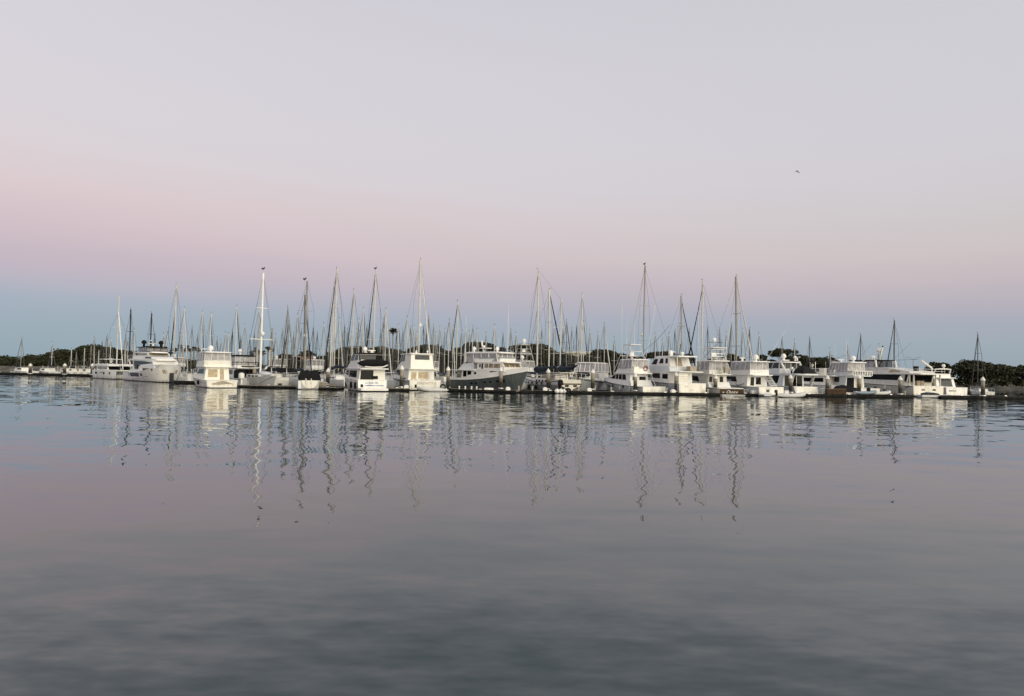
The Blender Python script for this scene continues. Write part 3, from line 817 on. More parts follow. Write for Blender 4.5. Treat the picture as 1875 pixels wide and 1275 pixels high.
hedge('dark hedge on the shore behind the black bimini frame', 1425, 1570, 242, 2.6, 6)
hedge('low hedge on the shore behind the biggest right-hand yacht', 1600, 1990, 230, 1.8, 7)

# ------------------------------------------------------------------ buildings on the shore
def house_red():
    a, b_ = at(533, 668, 268), at(588, 668, 268)
    w = b_.x - a.x
    t_ = thing('house', 'low stucco house with a red-brown tiled roof beyond the masts', 'house', ((a.x+b_.x)/2, 268, 1.9))
    zt = at(560, 653.5, 268).z - 1.9; ze = at(560, 660, 268).z - 1.9
    MB().box(-w/2+.5, w/2-.5, -3.5, 3.5, -.4, ze).obj('wall', 'stucco', t_)
    r_ = MB()
    r_.add([(-w/2,-4.2,ze-.05),(w/2,-4.2,ze-.05),(w/2,4.2,ze-.05),(-w/2,4.2,ze-.05),(-w/2+2.5,0,zt),(w/2-2.5,0,zt),(-w/2,-4.2,ze+.15),(w/2,-4.2,ze+.15),(w/2,4.2,ze+.15),(-w/2,4.2,ze+.15)],
           [(3,2,1,0),(0,1,7,6),(1,2,8,7),(2,3,9,8),(3,0,6,9),(6,7,5,4),(7,8,5),(8,9,4,5),(9,6,4)])
    ro = r_.obj('roof', 'roof_tile', t_)
    for i in range(7):
        x = -w/2+1.1 + i*(w-2.2)/6
        f = MB().box(x-.55, x+.55, -3.58, -3.49, .6, max(1.2, ze-.35)).obj('window', 'glass', t_)
    cm = MB().box(w*.2, w*.2+.8, -.9, -.1, zt-1.0, zt+.5).obj('chimney', 'stucco', ro)
house_red()
def building_white():
    a, b_ = at(1034, 660, 300), at(1086, 660, 300)
    w = b_.x - a.x; zt = at(1060, 644.5, 300).z - 2.0; zr = at(1060, 648, 300).z - 2.0
    t_ = thing('building', 'long pale building with a white roof parapet showing above the dark trees', 'building', ((a.x+b_.x)/2, 300, 2.0))
    MB().box(-w/2+.4, w/2-.4, -4, 4, -.5, zr).obj('wall', 'stucco', t_)
    MB().box(-w/2, w/2, -4.6, 4.6, zr, zt).obj('parapet', 'wallwhite', t_)
    for i in range(6):
        x = w*.02 + i*w*.075
        MB().box(x, x+.55, -4.5, -4.1, zr-.9-.3*(i%2), zr-.02).obj('column', 'wallwhite', t_)
    for i in range(8):
        x = -w/2+1.1+i*(w-2.2)/7
        MB().box(x-.4, x+.4, -4.07, -3.99, zr-3.0, zr-1.5).obj('window', 'glass', t_)
building_white()
def shed(label, x0, x1, yt, D, m, roof, rh=.8):
    a, b_ = at(x0, 668, D), at(x1, 668, D); w = b_.x-a.x; z = at((x0+x1)/2, yt, D).z - 1.9
    t_ = thing('shed', label, 'building', ((a.x+b_.x)/2, D, 1.9))
    MB().box(-w/2, w/2, -3, 3, -.5, z-rh).obj('wall', m, t_)
    MB().add([(-w/2-.3,-3.3,z-rh),(w/2+.3,-3.3,z-rh),(w/2+.3,3.3,z-rh),(-w/2-.3,3.3,z-rh),(-w/2-.3,0,z),(w/2+.3,0,z)],
             [(3,2,1,0),(0,1,5,4),(2,3,4,5),(1,2,5),(3,0,4)]).obj('roof', roof, t_)
    for i in range(3):
        x = -w/2+w*(i+.5)/3
        MB().box(x-.5, x+.5, -3.08, -2.99, .5, 1.5).obj('window', 'glass', t_)
shed('small pale shore building behind the masts left of the red roof', 500, 530, 661, 262, 'stucco', 'grey')
shed('grey shore building with a low roof between the ladder yacht and the trawler', 786, 822, 664, 250, 'grey', 'grey')
shed('low pale building far behind the leftmost masts', 95, 132, 655, 258, 'stucco', 'grey')
def lamp(label, px, yt, D, arms, group=None):
    p = at(px, yt, D)
    t_ = thing('street_lamp', label, 'street lamp', (p.x, D, 1.9), 0, group)
    H = p.z - 1.9
    MB().tube([(0,0,-.3),(0,0,H)], .11, 6, .07).obj('pole', 'pole', t_)
    for sg in arms:
        MB().tube([(0,0,H-.05),(sg*1.0,0,H+.45),(sg*2.0,0,H+.7)], .05, 5).obj('arm', 'pole', t_)
        MB().box(min(sg*1.9, sg*2.6), max(sg*1.9, sg*2.6), -.12, .12, H+.62, H+.76).obj('lamp_head', 'pole', t_)
lamp('double-armed street lamp left of the biggest right-hand yacht, beyond its bow', 1535, 655, 235, (1,-1))
lamp('double-armed street lamp above the white satellite domes at the right', 1672, 658, 235, (1,-1))
lamp('single-armed street lamp curving left over the grey shore building', 815, 655, 240, (-1,))

# ================================================================== FRONT ROW BOATS
def house(b, prof, w, name='deckhouse', m='white', tum=.07, tap=.03): return Cab(b.root, name, prof, w, tum, tap, m)
def transom_top(b, x0=.0, x1=.22):
    """covering board across the stern"""
    z = b.fs
    MB().box(b.trake*z-.04, b.trake*z+.30, -b.B/2*b.stern, b.B/2*b.stern, z-.02, z+.06).obj('covering_board', 'white', b.root)
def tower(b, foot, top, xp, w0, w1, z0, z1, top_m='white', shade=True, legs=.045):
    """tuna tower: four raking legs, belt rail, platform with sun shade"""
    (xa, xf) = foot; (ta, tf) = top
    for sg in (1, -1):
        b.bar('tower_leg', [(xa, sg*w0, z0[0]), (ta, sg*w1, z1)], legs, 'steel')
        b.bar('tower_leg', [(xf, sg*w0*.95, z0[1]), (tf, sg*w1, z1)], legs, 'steel')
    mb = MB()
    for k_ in (.35, .62, .84):
        pa = Vector((xa,0,z0[0])).lerp(Vector((ta,0,z1)), k_); pf = Vector((xf,0,z0[1])).lerp(Vector((tf,0,z1)), k_)
        w = w0 + (w1-w0)*k_
        q = [(pa.x, w, pa.z), (pf.x, w, pf.z), (pf.x, -w, pf.z), (pa.x, -w, pa.z)]
        if k_ > .5: mb.tube(q, .028, 5, closed=True)
        else: mb.tube([q[1], q[2]], .028, 5); mb.tube([q[0], q[1]], .024, 5); mb.tube([q[3], q[2]], .024, 5)
    mb.obj('tower_brace', 'steel', b.root)
    zf = z0[0] + (z1-z0[0])*.72
    MB().slab(min(ta,tf)-.15, max(ta,tf)+.2, w1*1.15, w1*1.1, zf, zf+.07, .15).obj('tower_platform', 'white', b.root)
    if shade: MB().slab(min(ta,tf)-.35, max(ta,tf)+.35, w1*1.2, w1*1.1, z1, z1+.09, .2).obj('sun_shade', top_m, b.root)
    MB().box((ta+tf)/2-.1, (ta+tf)/2+.15, -w1*.38, w1*.38, zf+.07, zf+.6).obj('control_station', 'white', b.root)
def convertible(b, xh, xf, xw, zh, fx0, fx1, zc, zt, hm='white', ns=3, na=3, sidewin=None, aft=(), enclosed=True, rake=.6, top=True, wf=None, aftdrop=0.0, glass='glass', roof_x=None, overhang=.5):
    """deckhouse + flying bridge with clear panels and hardtop"""
    B2 = b.B/2
    zf = b.sheer(xf/b.L)
    h = house(b, [(xh, b.fs-.1), (xf, zf-.1), (xw, zh), (xh, zh)], B2*.80, 'deckhouse', hm, .09, .03)
    zb = max(b.fs+.3, zh-1.25)
    sw = sidewin or [(xh+.9, zb+.30), (xf-1.2, max(zb+.30, zf+.15)), (xw-.35, zh-.28), (xh+1.1, zh-.28)]
    h.side(sw, glass)
    h.edge(1, .30, .86, -.82, -.05, glass, 'windshield'); h.edge(1, .30, .86, .05, .82, glass, 'windshield')
    for a0, a1, y0, y1, m_, nm in aft: h.edge(3, a0, a1, y0, y1, m_, nm)
    wf = wf or B2*.74
    MB().slab(xh-overhang, xw+.1, wf+.12, wf, zh-.02, zh+.12, .3).obj('bridge_deck', hm, b.root, smooth=40)
    c = house(b, [(fx0, zh+.1), (fx1+.9, zh+.1), (fx1, zc), (fx0, zc-aftdrop)], wf, 'bridge_coaming', hm, .05, .03)
    if enclosed: b.enclosure(fx0+.05, fx1-.05, wf-.06, zc-.02, zt, ns, na, rake)
    else: b.enclosure(fx0+.05, fx1-.05, wf-.06, zc-.02, zt, ns, na, rake, aft=False)
    if top:
        r0, r1 = roof_x or (fx0-.25, fx1-rake+.35)
        b.hardtop(r0, r1, wf-.02, zt)
    for sg in (1, -1): MB().box(fx1-1.9, fx1-1.3, sg*.55-.28, sg*.55+.28, zc-.3, zc+.55).obj('helm_seat', hm, b.root)
    return h, c

# ---------- power catamaran at the left
def catamaran():
    b = Boat('catamaran', 'white sailing catamaran with two hulls and a long flat coachroof, left of the big yacht', 'catamaran', 230, 695.0, -163, 11.5, 5.8, D=136, ax=11.5)
    for sg in (1, -1):
        mb = MB(); n = 12; k = 4; vs = []; fs = []
        for i in range(n+1):
            t_ = i/n; x = 12.5*t_; hw = .85*(1 if t_ < .55 else max(.06, 1-((t_-.55)/.45)**2.2)); zt = 1.75+.15*t_
            for q in ((-.35*hw, -.4), (-.8*hw, .2), (-hw, 1.1), (-hw, zt), (hw, zt), (hw, 1.1), (.8*hw, .2), (.35*hw, -.4)):
                vs.append((x, sg*2.1+q[0], q[1]))
        for i in range(n):
            for j in range(8):
                a, c = i*8+j, i*8+(j+1) % 8; fs.append((a, c, c+8, a+8))
        fs.append(tuple(range(8))[::-1]); fs.append(tuple(range(n*8, n*8+8)))
        mb.add(vs, fs).obj('hull', 'hull_white', b.root, smooth=40)
        for x0, x1 in ((10.2, 10.7), (7.4, 8.2), (2.2, 3.4)):
            y = sg*(2.1+.86*(1 if x0 < 7 else max(.06, 1-((x0/12.5-.55)/.45)**2.2) if x0/12.5 > .55 else 1))
            pts = [(x0, y, 1.0), (x1, y, 1.0), (x1, y, 1.42), (x0, y, 1.42)]
            MB().panel(pts if sg < 0 else pts[::-1], .05).obj('portlight', 'glass', b.root)
    MB().box(1.0, 9.6, -1.7, 1.7, .95, 1.7).obj('bridge_deck', 'cream', b.root)
    MB().box(9.6, 9.85, -2.3, 2.3, 1.3, 1.6).obj('crossbeam', 'steel', b.root)
    MB().box(9.2, 12.0, -1.5, 1.5, 1.55, 1.58).obj('trampoline', 'charcoal', b.root)
    h = house(b, [(1.8, 1.68), (8.8, 1.68), (7.9, 2.6), (1.8, 2.6)], 2.6, 'saloon', 'white', .05, .02)
    h.side([(2.4, 1.95), (8.2, 1.95), (7.8, 2.45), (2.4, 2.45)], 'warmglass'); h.edge(1, .15, .9, -.9, -.04, 'glass', 'windshield'); h.edge(1, .15, .9, .04, .9, 'glass', 'windshield')
    MB().slab(.3, 9.0, 2.9, 2.6, 2.62, 2.95, .5, crown=.12).obj('coachroof', 'white', b.root, smooth=40)
    b.dome(2.0, 0, 3.5, .35); b.bar('bimini_frame', [(1.0, 2, 2.95), (1.0, 2, 4.0), (1.0, -2, 4.0), (1.0, -2, 2.95)], .04)
    MB().slab(.6, 3.4, 1.9, 1.8, 4.0, 4.1, .3).obj('bimini', 'white', b.root)
    lettering('LA VIE', b.root, (6.0, -2.98, 1.25), .42, 'ink', 0, (1,0,0), (0,0,1))
    # mast, boom, diamond rig
    H = at(215, 542, 139).z
    b.bar('mast', [(5.6, 0, 2.8), (5.6, 0, H*.80), (5.6, 0, H)], .13, 'alu', 8)
    for s_ in (.62,): b.bar('spreader', [(5.5, 1.25, H*s_), (5.5, -1.25, H*s_)], .04, 'alu')
    mb = MB()
    for sg in (1, -1):
        mb.tube([(5.6, 0, H*.80), (5.5, sg*1.25, H*.62), (5.6, sg*3.0, 1.7)], .02, 4)
    mb.obj('shroud', 'wire', b.root)
    b.bar('furled_jib', [(5.7, 0, H*.80), (9.7, 0, 1.9)], .09, 'white'); b.bar('boom', [(5.5, 0, 3.9), (.9, 0, 4.3)], .11, 'alu')
catamaran()

# ---------- explorer yacht with two black domes
def explorer():
    b = Boat('motor_yacht', 'big white explorer yacht with two black domes on its dark roof, bow towards the water', 'yacht', 312, 701.5, -164, 21, 5.9, D=117, ax=20.2)
    b.hull(1.75, 3.25, 'hull_white', .95, .7, .26, 4.2, 2.6, full=.6, rail=None)
    b.platform(1.2, 2.5, .45, .3)
    house(b, [(4.6, 1.6), (18.8, 2.6), (19.8, 3.5), (17.0, 3.5), (7.0, 2.95), (6.0, 2.7)], 2.82, 'bulwark', 'white', .02, .06)
    m = house(b, [(5.2, 2.5), (18.4, 2.5), (16.6, 4.3), (5.2, 4.3)], 2.35, 'main_saloon', 'white', .05, .02)
    m.side([(5.5, 3.2), (16.6, 3.75), (16.6, 3.9), (12.5, 4.12), (5.5, 4.2)], 'glass')
    m.side([(8.0, 2.55), (9.6, 2.55), (9.6, 3.3), (8.0, 3.3)], 'glass', out=.5)
    MB().slab(2.2, 17.6, 2.85, 1.9, 4.28, 4.62, .8, crown=.05).obj('upper_deck', 'white', b.root, smooth=40)
    for sg in (1, -1):
        b.bar('wing_support', [(4.3, sg*2.6, 1.8), (4.9, sg*2.6, 3.0), (4.0, sg*2.7, 4.3)], .16)
    u = house(b, [(4.6, 4.6), (15.8, 4.6), (14.8, 5.0), (12.0, 5.35), (5.6, 5.35)], 2.35, 'upper_coaming', 'white', .1, .05)
    u.side([(11.6, 4.72), (15.2, 4.72), (14.6, 4.98), (12.0, 5.08)], 'glass')
    w = house(b, [(6.6, 5.3), (13.2, 5.3), (12.3, 5.9), (6.6, 5.9)], 1.95, 'wheelhouse', 'white', .05, .02)
    w.side([(6.9, 5.38), (12.6, 5.38), (12.1, 5.8), (6.9, 5.8)], 'warmglass'); w.edge(1, .1, .85, -.9, .9, 'warmglass', 'windshield')
    MB().slab(5.2, 13.6, 2.2, 1.5, 5.88, 6.12, .7, crown=.08).obj('wheelhouse_roof', 'white', b.root, smooth=40)
    house(b, [(6.6, 6.15), (12.3, 6.15), (12.0, 6.3), (6.6, 6.3)], 1.8, 'windscreen', 'glass', .05, .02)
    b.enclosure(6.4, 11.9, 1.75, 6.28, 7.1, 4, 3, .5, fm='black', m='vinyl', fr=.05)
    MB().slab(4.8, 12.4, 1.95, 1.7, 7.08, 7.2, .4).obj('roof_awning', 'black', b.root)
    MB().box(7.6, 9.2, -1.0, 1.0, 7.2, 7.4).obj('mast_base', 'charcoal', b.root)
    b.dome(8.6, 1.45, 7.85, .45, 'black', .7); b.dome(8.6, -1.45, 7.85, .45, 'black', .7)
    b.scanner(9.0, 0, 7.85, 2.2, 40, 'white', .4)
    b.bar('signal_mast', [(7.6, 0, 7.4), (7.5, 0, 8.5)], .13, 'charcoal'); MB().ball((7.5, 0, 8.62), .14).obj('mast_light', 'white', b.root)
    b.port(5.6, 11.2, .95, 1.75); b.port(12.1, 13.2, 1.15, 1.65); b.port(4.6, 4.95, 1.1, 1.7); b.port(14.4, 18.0, 2.25, 2.72, sk=.15)
    b.port(19.3, 20.2, .5, 2.55, 'cream', 'anchor_pocket', (1, -1)); b.port(19.75, 20.25, 1.75, 2.5, 'tan', 'hawse_hole')
    MB().box(20.4, 21.08, -.26, .26, .15, 1.9).obj('stem_guard', 'charcoal', b.root)
    b.bow_rail(.62, .55, 5)
    b.rail_loop([(2.6, 2.6, 4.62), (2.4, 1.5, 4.62), (2.4, -1.5, 4.62), (2.6, -2.6, 4.62), (5.4, -2.5, 4.62)], .8)
    q = b.hpt(19.0, 1.7, -1, .05); b.line([q, b.hpt(14.5, .9, -1, .35), b.hpt(9.5, .3, -1, .9)])
    b.root.scale = (1, 1, .88)
explorer()

# ---------- enclosed-bridge convertible, cream stern
def conv_cream():
    b = Boat('motor_boat', 'cream convertible with arched dark cover draped on its transom and tan cabin window', 'motor boat', 406.5, 711, 15, 13.5, 4.15, D=92)
    b.hull(1.05, 2.0, 'hull_cream', .97, 1.5, .36, trake=-.06)
    h, c = convertible(b, 2.6, 9.0, 6.9, 2.85, 2.5, 6.6, 3.8, 4.85, 'cream', 3, 4, aft=[(.16, .74, -.02, .78, 'curtain', 'aft_window'), (.14, .98, -.56, -.22, 'curtain', 'door')], overhang=.7, wf=1.8,
                       roof_x=(2.0, 6.7))
    b.rail_loop([(2.2, 1.75, 3.0), (1.9, 1.5, 3.0), (1.9, -1.5, 3.0), (2.2, -1.75, 3.0)], .75, 'white', mid=True)
    b.dome(4.2, .55, 5.25, .38, ped=.3); b.bar('crossbar', [(5.2, 1.4, 5.4), (5.2, .6, 5.4)], .07); b.antenna(3.0, -1.5, 5, 2.6)
    for sg in (1, -1): b.antenna(5.2, sg*1.55, 5, .35, r=.05)
    # dark cover hung across the transom
    mb = MB(); P = []
    for i in range(13):
        y = 1.35 - 2.7*i/12; u = i/12
        zt = .86 - .25*abs(math.sin(PI*(u*1.55)))*(1 if u < .65 else -.3) - .1*u
        P.append((-.13, y, .52 - .05*math.sin(u*6))); P.append((-.14, y, .62 + .30*math.sin(PI*u)**.8 - .06*math.sin(9*u)))
    mb.add(P, [(2*i, 2*i+2, 2*i+3, 2*i+1) for i in range(12)]).obj('transom_cover', 'tan', b.root)
    b.stripe(.3, 12.9, -.42, -.36, 'ink'); b.bow_rail(.5, .7)
    b.platform(.6, 1.8, .22, .1, 'cream')
    c_ = b.world(9.6, .2, b.sheer(.7)+.05)
    t_ = thing('covered_tender', 'charcoal covered tender lashed on the foredeck of the cream convertible', 'dinghy', c_, b.h+.3)
    MB().ball((0,0,.45), 1.35, .75, .62, 12, 6).obj('cover', 'charcoal', t_, smooth=70); MB().box(-.9, .9, -.25, .25, -.15, .05).obj('cradle', 'white', t_)
    b.bar('flag_pole', [(.2, 0, 1.0), (.0, 0, 1.9)], .025, 'steel')
    hang_fender(b, 4.2, .35, 1.0, 1, 'black fender hanging by the side of the cream convertible', None)
conv_cream()

# ---------- dark canvas flybridge boat next to it
def canvas_fly():
    b = Boat('motor_boat', 'motor boat with black-framed canvas flybridge and open black cockpit, right of the cream convertible', 'motor boat', 459, 706, 18, 12, 3.9, D=101)
    b.hull(1.15, 1.9, 'hull_grey', .95, 1.3)
    h, c = convertible(b, 3.2, 8.4, 6.6, 2.75, 3.0, 6.0, 3.35, 4.55, 'white', 3, 4, aft=[(.1, .95, -.9, .9, 'black', 'door')], overhang=1.7, top=False, enclosed=True, wf=1.55)
    MB().slab(2.9, 5.8, 1.6, 1.45, 4.53, 4.68, .3, crown=.12).obj('canvas_top', 'black', b.root)
    b.rail_loop([(5.6, 1.6, 2.9), (1.6, 1.6, 2.9), (1.5, 0, 2.9), (1.6, -1.6, 2.9), (5.6, -1.6, 2.9)], .75, 'black', r=.05)
    MB().box(1.9, 3.1, -1.5, -.4, 1.2, 2.1).obj('cockpit_cover', 'black', b.root); MB().box(1.6, 3.15, .3, 1.55, 1.15, 2.4).obj('cockpit_curtain', 'black', b.root)
    b.dome(4.2, .4, 5.2, .3, ped=.55); b.antenna(3.2, 1.4, 4.6, 2.2); b.platform(.7, 1.7, .3)
    b.name_on('MV', -.5, .8, .28, 'ink')
    t_ = thing('outboard_motor', 'white outboard motor tilted beside the canvas flybridge boat stern', 'outboard motor', b.world(-.55, 1.55, 1.05), b.h)
    MB().lathe((0,0,.1), [(.3,0),(.42,.08),(.44,.6),(.36,.85),(.1,.95)], 12).obj('cowling', 'white', t_, smooth=50); MB().box(-.16,.16,-.12,.12,-.9,.1).obj('leg', 'white', t_)
canvas_fly()

# ---------- bridge-deck yacht with black dinghy on its flybridge
def bella():
    b = Boat('motor_yacht', 'white motor yacht with a black dinghy slung on its black-topped flybridge and blue transom script', 'yacht', 682, 716.5, 15.5, 13.2, 4.0, D=89.5)
    b.hull(1.5, 2.15, 'hull_white', .98, 1.5, .33, trake=.12)
    b.platform(1.25, 1.85, .42, .3); b.stripe(.2, 13.0, -.45, -.40, 'ink')
    h = house(b, [(.25, 1.45), (10.6, 1.9), (8.2, 2.95), (.25, 2.95)], 1.78, 'deckhouse', 'white', .07, .025)
    h.side([(1.9, 1.75), (6.4, 1.85), (6.4, 2.75), (1.9, 2.75)], 'glass'); h.side([(6.9, 2.0), (9.1, 2.25), (8.0, 2.78), (6.9, 2.78)], 'glass')
    h.edge(1, .25, .9, -.85, -.03, 'glass', 'windshield'); h.edge(1, .25, .9, .03, .85, 'glass', 'windshield')
    h.edge(3, .1, .93, -.08, .92, 'glass', 'aft_opening_shade'); h.edge(3, .12, .95, -.86, -.16, 'cream', 'door')  # opening drawn shut: the shade inside is painted as a near-black panel
    h.edge(3, .60, .88, -.42, -.02, 'black', 'cockpit_seat', .10)
    MB().slab(-.9, 8.6, 1.95, 1.6, 2.93, 3.07, .3).obj('bridge_deck', 'white', b.root, smooth=40)
    c = house(b, [(1.5, 3.05), (8.2, 3.05), (6.4, 3.95), (5.6, 4.15), (1.5, 4.15)], 1.7, 'bridge_coaming', 'white', .07, .03)
    b.enclosure(1.6, 6.0, 1.58, 4.1, 4.95, 2, 3, 1.1, fm='white', m='smoke', aft=False, fr=.06)
    MB().slab(.9, 4.6, 1.62, 1.5, 4.93, 5.1, .35, crown=.06).obj('hardtop', 'black', b.root, smooth=40)
    MB().slab(1.0, 4.4, 1.66, 1.54, 4.88, 4.95, .35).obj('hardtop_frame', 'white', b.root)
    MB().slab(4.3, 6.4, 1.5, 1.1, 4.6, 4.78, .35).obj('canvas_top', 'black', b.root)
    MB().panel([(1.15, 1.55, 4.1), (1.15, -1.55, 4.1), (1.2, -1.5, 4.92), (1.2, 1.5, 4.92)], .02).obj('aft_curtain', 'smoke', b.root)
    MB().panel([(1.0, -.55, 3.2), (1.0, -1.7, 3.2), (1.15, -1.55, 4.95), (1.15, -.75, 4.95)], .03).obj('side_curtain', 'black', b.root)
    b.bar('bridge_bench', [(.95, 1.4, 4.06), (.95, -1.2, 4.06)], .16, 'cream')
    b.dome(2.6, .45, 5.4, .34, ped=.3); b.scanner(2.9, -.55, 5.45, 1.1, 15); MB().ball((3.2, .1, 5.2), .18).obj('horn', 'steel', b.root)
    b.name_on('La Bella Vita', .1, 1.12, .42, 'inkblue', .35, 1.75)
    MB().panel([(.06, 1.15, .70), (.06, -1.55, .70), (.07, -1.4, .82), (.07, -.3, .78), (.07, .4, .86), (.07, 1.0, .78)], .03).obj('blue_swoosh', 'inkblue', b.root)
    b.transom_panel(1.25, 1.6, .52, .92); b.bow_rail(.45, .7)
    for x, o_ in ((1.2, 'aftmost'), (3.6, 'middle'), (10.2, 'foremost')): hang_fender(b, x, .25, 1.2, 1, o_ + ' black fender on the side of the yacht with the black dinghy', 'black fenders on the black-dinghy yacht')
    t_ = thing('covered_dinghy', 'black covered inflatable dinghy slung across the aft flybridge of the white yacht', 'dinghy', b.world(-.15, .0, 3.12), b.h)
    mb = MB(); vs = []; fs = []; n = 12
    for i in range(n+1):
        u = i/n; y = 2.15 - 4.3*u; r_ = .48*(1-(abs(2*u-1))**3.5)+.06
        zc = .58 + (.10*u) 
        for j in range(8):
            a = 2*PI*j/8; vs.append((r_*1.1*math.cos(a), y, zc + r_*.95*math.sin(a)))
    for i in range(n):
        for j in range(8): fs.append((i*8+j, i*8+(j+1)%8, (i+1)*8+(j+1)%8, (i+1)*8+j))
    fs += [tuple(range(8))[::-1], tuple(range(n*8, n*8+8))]
    mb.add(vs, fs).obj('cover', 'black', t_, smooth=60)
    MB().tube([(-.2, 1.2, .14), (-.25, 0, .08), (-.2, -1.3, .16), (-.1, -1.9, .42)], .09, 6).obj('keel', 'white', t_)
bella()

# ---------- yacht with stern ladder
def serenity():
    b = Boat('motor_yacht', 'white flush-deck motor yacht with gold name across its stern and a ladder to the bridge', 'yacht', 778, 714.5, 17, 16, 4.75, D=97)
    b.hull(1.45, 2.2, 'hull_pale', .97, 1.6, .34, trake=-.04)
    MB().panel([(-.05, 2.28, .12), (-.05, -2.28, .12), (-.06, -2.30, 1.44), (-.06, 2.30, 1.44)], .02).obj('transom', 'hull_cream', b.root)  # warm stern light painted in cream over the shade-toned hull
    h = house(b, [(1.9, 1.4), (12.0, 1.9), (9.6, 3.05), (1.9, 3.05)], 2.0, 'deckhouse', 'cream', .08, .03)
    h.edge(3, .28, .86, .40, .80, 'curtain', 'aft_window'); h.edge(3, .24, .84, -.62, .24, 'curtain', 'aft_window')
    h.side([(5.4, 2.0), (11.2, 2.25), (9.4, 2.9), (5.4, 2.9)], 'glass'); h.edge(1, .2, .9, -.85, -.03, 'glass', 'windshield'); h.edge(1, .2, .9, .03, .85, 'glass', 'windshield')
    MB().slab(1.1, 10.0, 2.1, 1.7, 3.03, 3.17, .3).obj('bridge_deck', 'cream', b.root, smooth=40)
    u = house(b, [(1.5, 3.15), (5.2, 3.15), (5.2, 5.25), (1.9, 5.25), (1.8, 4.3)], 1.75, 'bridge_house', 'cream', .06, .01)
    u.edge(3, .12, .84, -.70, .64, 'smoke', 'aft_window'); 
    house(b, [(5.1, 3.15), (10.6, 3.15), (7.6, 4.25), (5.1, 4.25)], 1.72, 'bridge_coaming', 'white', .06, .05)
    b.enclosure(5.2, 8.0, 1.6, 4.2, 5.22, 2, 3, .8, m='smoke', fm='white', aft=False)
    MB().slab(1.6, 8.2, 1.85, 1.6, 5.24, 5.37, .35, crown=.04).obj('hardtop', 'white', b.root, smooth=40)
    b.scanner(4.5, .1, 5.75, .9, 80); b.dome(3.0, -1.2, 5.6, .16)
    b.ladder(1.35, -1.15, 1.5, 3.15, .55, .1, 'white')
    b.name_on('SERENITY II', -.15, 1.02, .52, 'gold', .25, 2.95)
    b.transom_panel(1.25, 1.55, .38, .85, out=.06)
    b.stripe(2.2, 15.6, -.36, -.16, 'ink'); b.port(5.6, 8.4, .5, .85)
    for y in (1.95, 1.3, .55, .2, -.3, -1.9): MB().box(.02, .25, y-.17, y+.17, 1.44, 1.56).obj('stern_chock', 'teak', b.root)
    b.bow_rail(.42, .75, 7); b.bar('flag_pole', [(.1, -.5, 1.45), (-.3, -.5, 2.9)], .03, 'white')
    q = b.hpt(.4, 1.3, 1, .05); b.line([q, b.hpt(2.4, .8, 1, .5), b.hpt(4.2, .35, 1, 1.0)])
    MB().box(3.6, 4.4, 1.9, 2.02, 1.5, 1.75).obj('deck_locker', 'black', b.root)
    a = at(768, 716.5, 93.6)
    d = dinghy('grey-white inflatable dinghy floating across the stern of the ladder yacht', (a.x+3.7, a.y+.4, -.08), PI+.14, 4.1, 1.7, 'hypalon', motor=(.85, 'rubber'), stripe=True)
    hang_fender(b, 6.0, .3, 1.05, 1, 'single white fender on the port side of the gold-named ladder yacht', 'white fenders on the gold-named ladder yacht', .15, 'hypalon')
serenity()
a = at(811, 711, 95.5)
t_ = thing('lifebuoy', 'black ring fender hanging beside the dinghy outboard by the ladder yacht', 'fender', (a.x, a.y, .15), .2)
MB().tube([(0, .36*math.cos(i*PI/6), .42+.36*math.sin(i*PI/6)) for i in range(12)], .11, 7, closed=True).obj('ring', 'rubber', t_); MB().tube([(0,0,.75),(0,.02,1.25)], .03, 4).obj('lanyard', 'rope', t_)
t_.rotation_euler = (0,0,PI/2+.2)

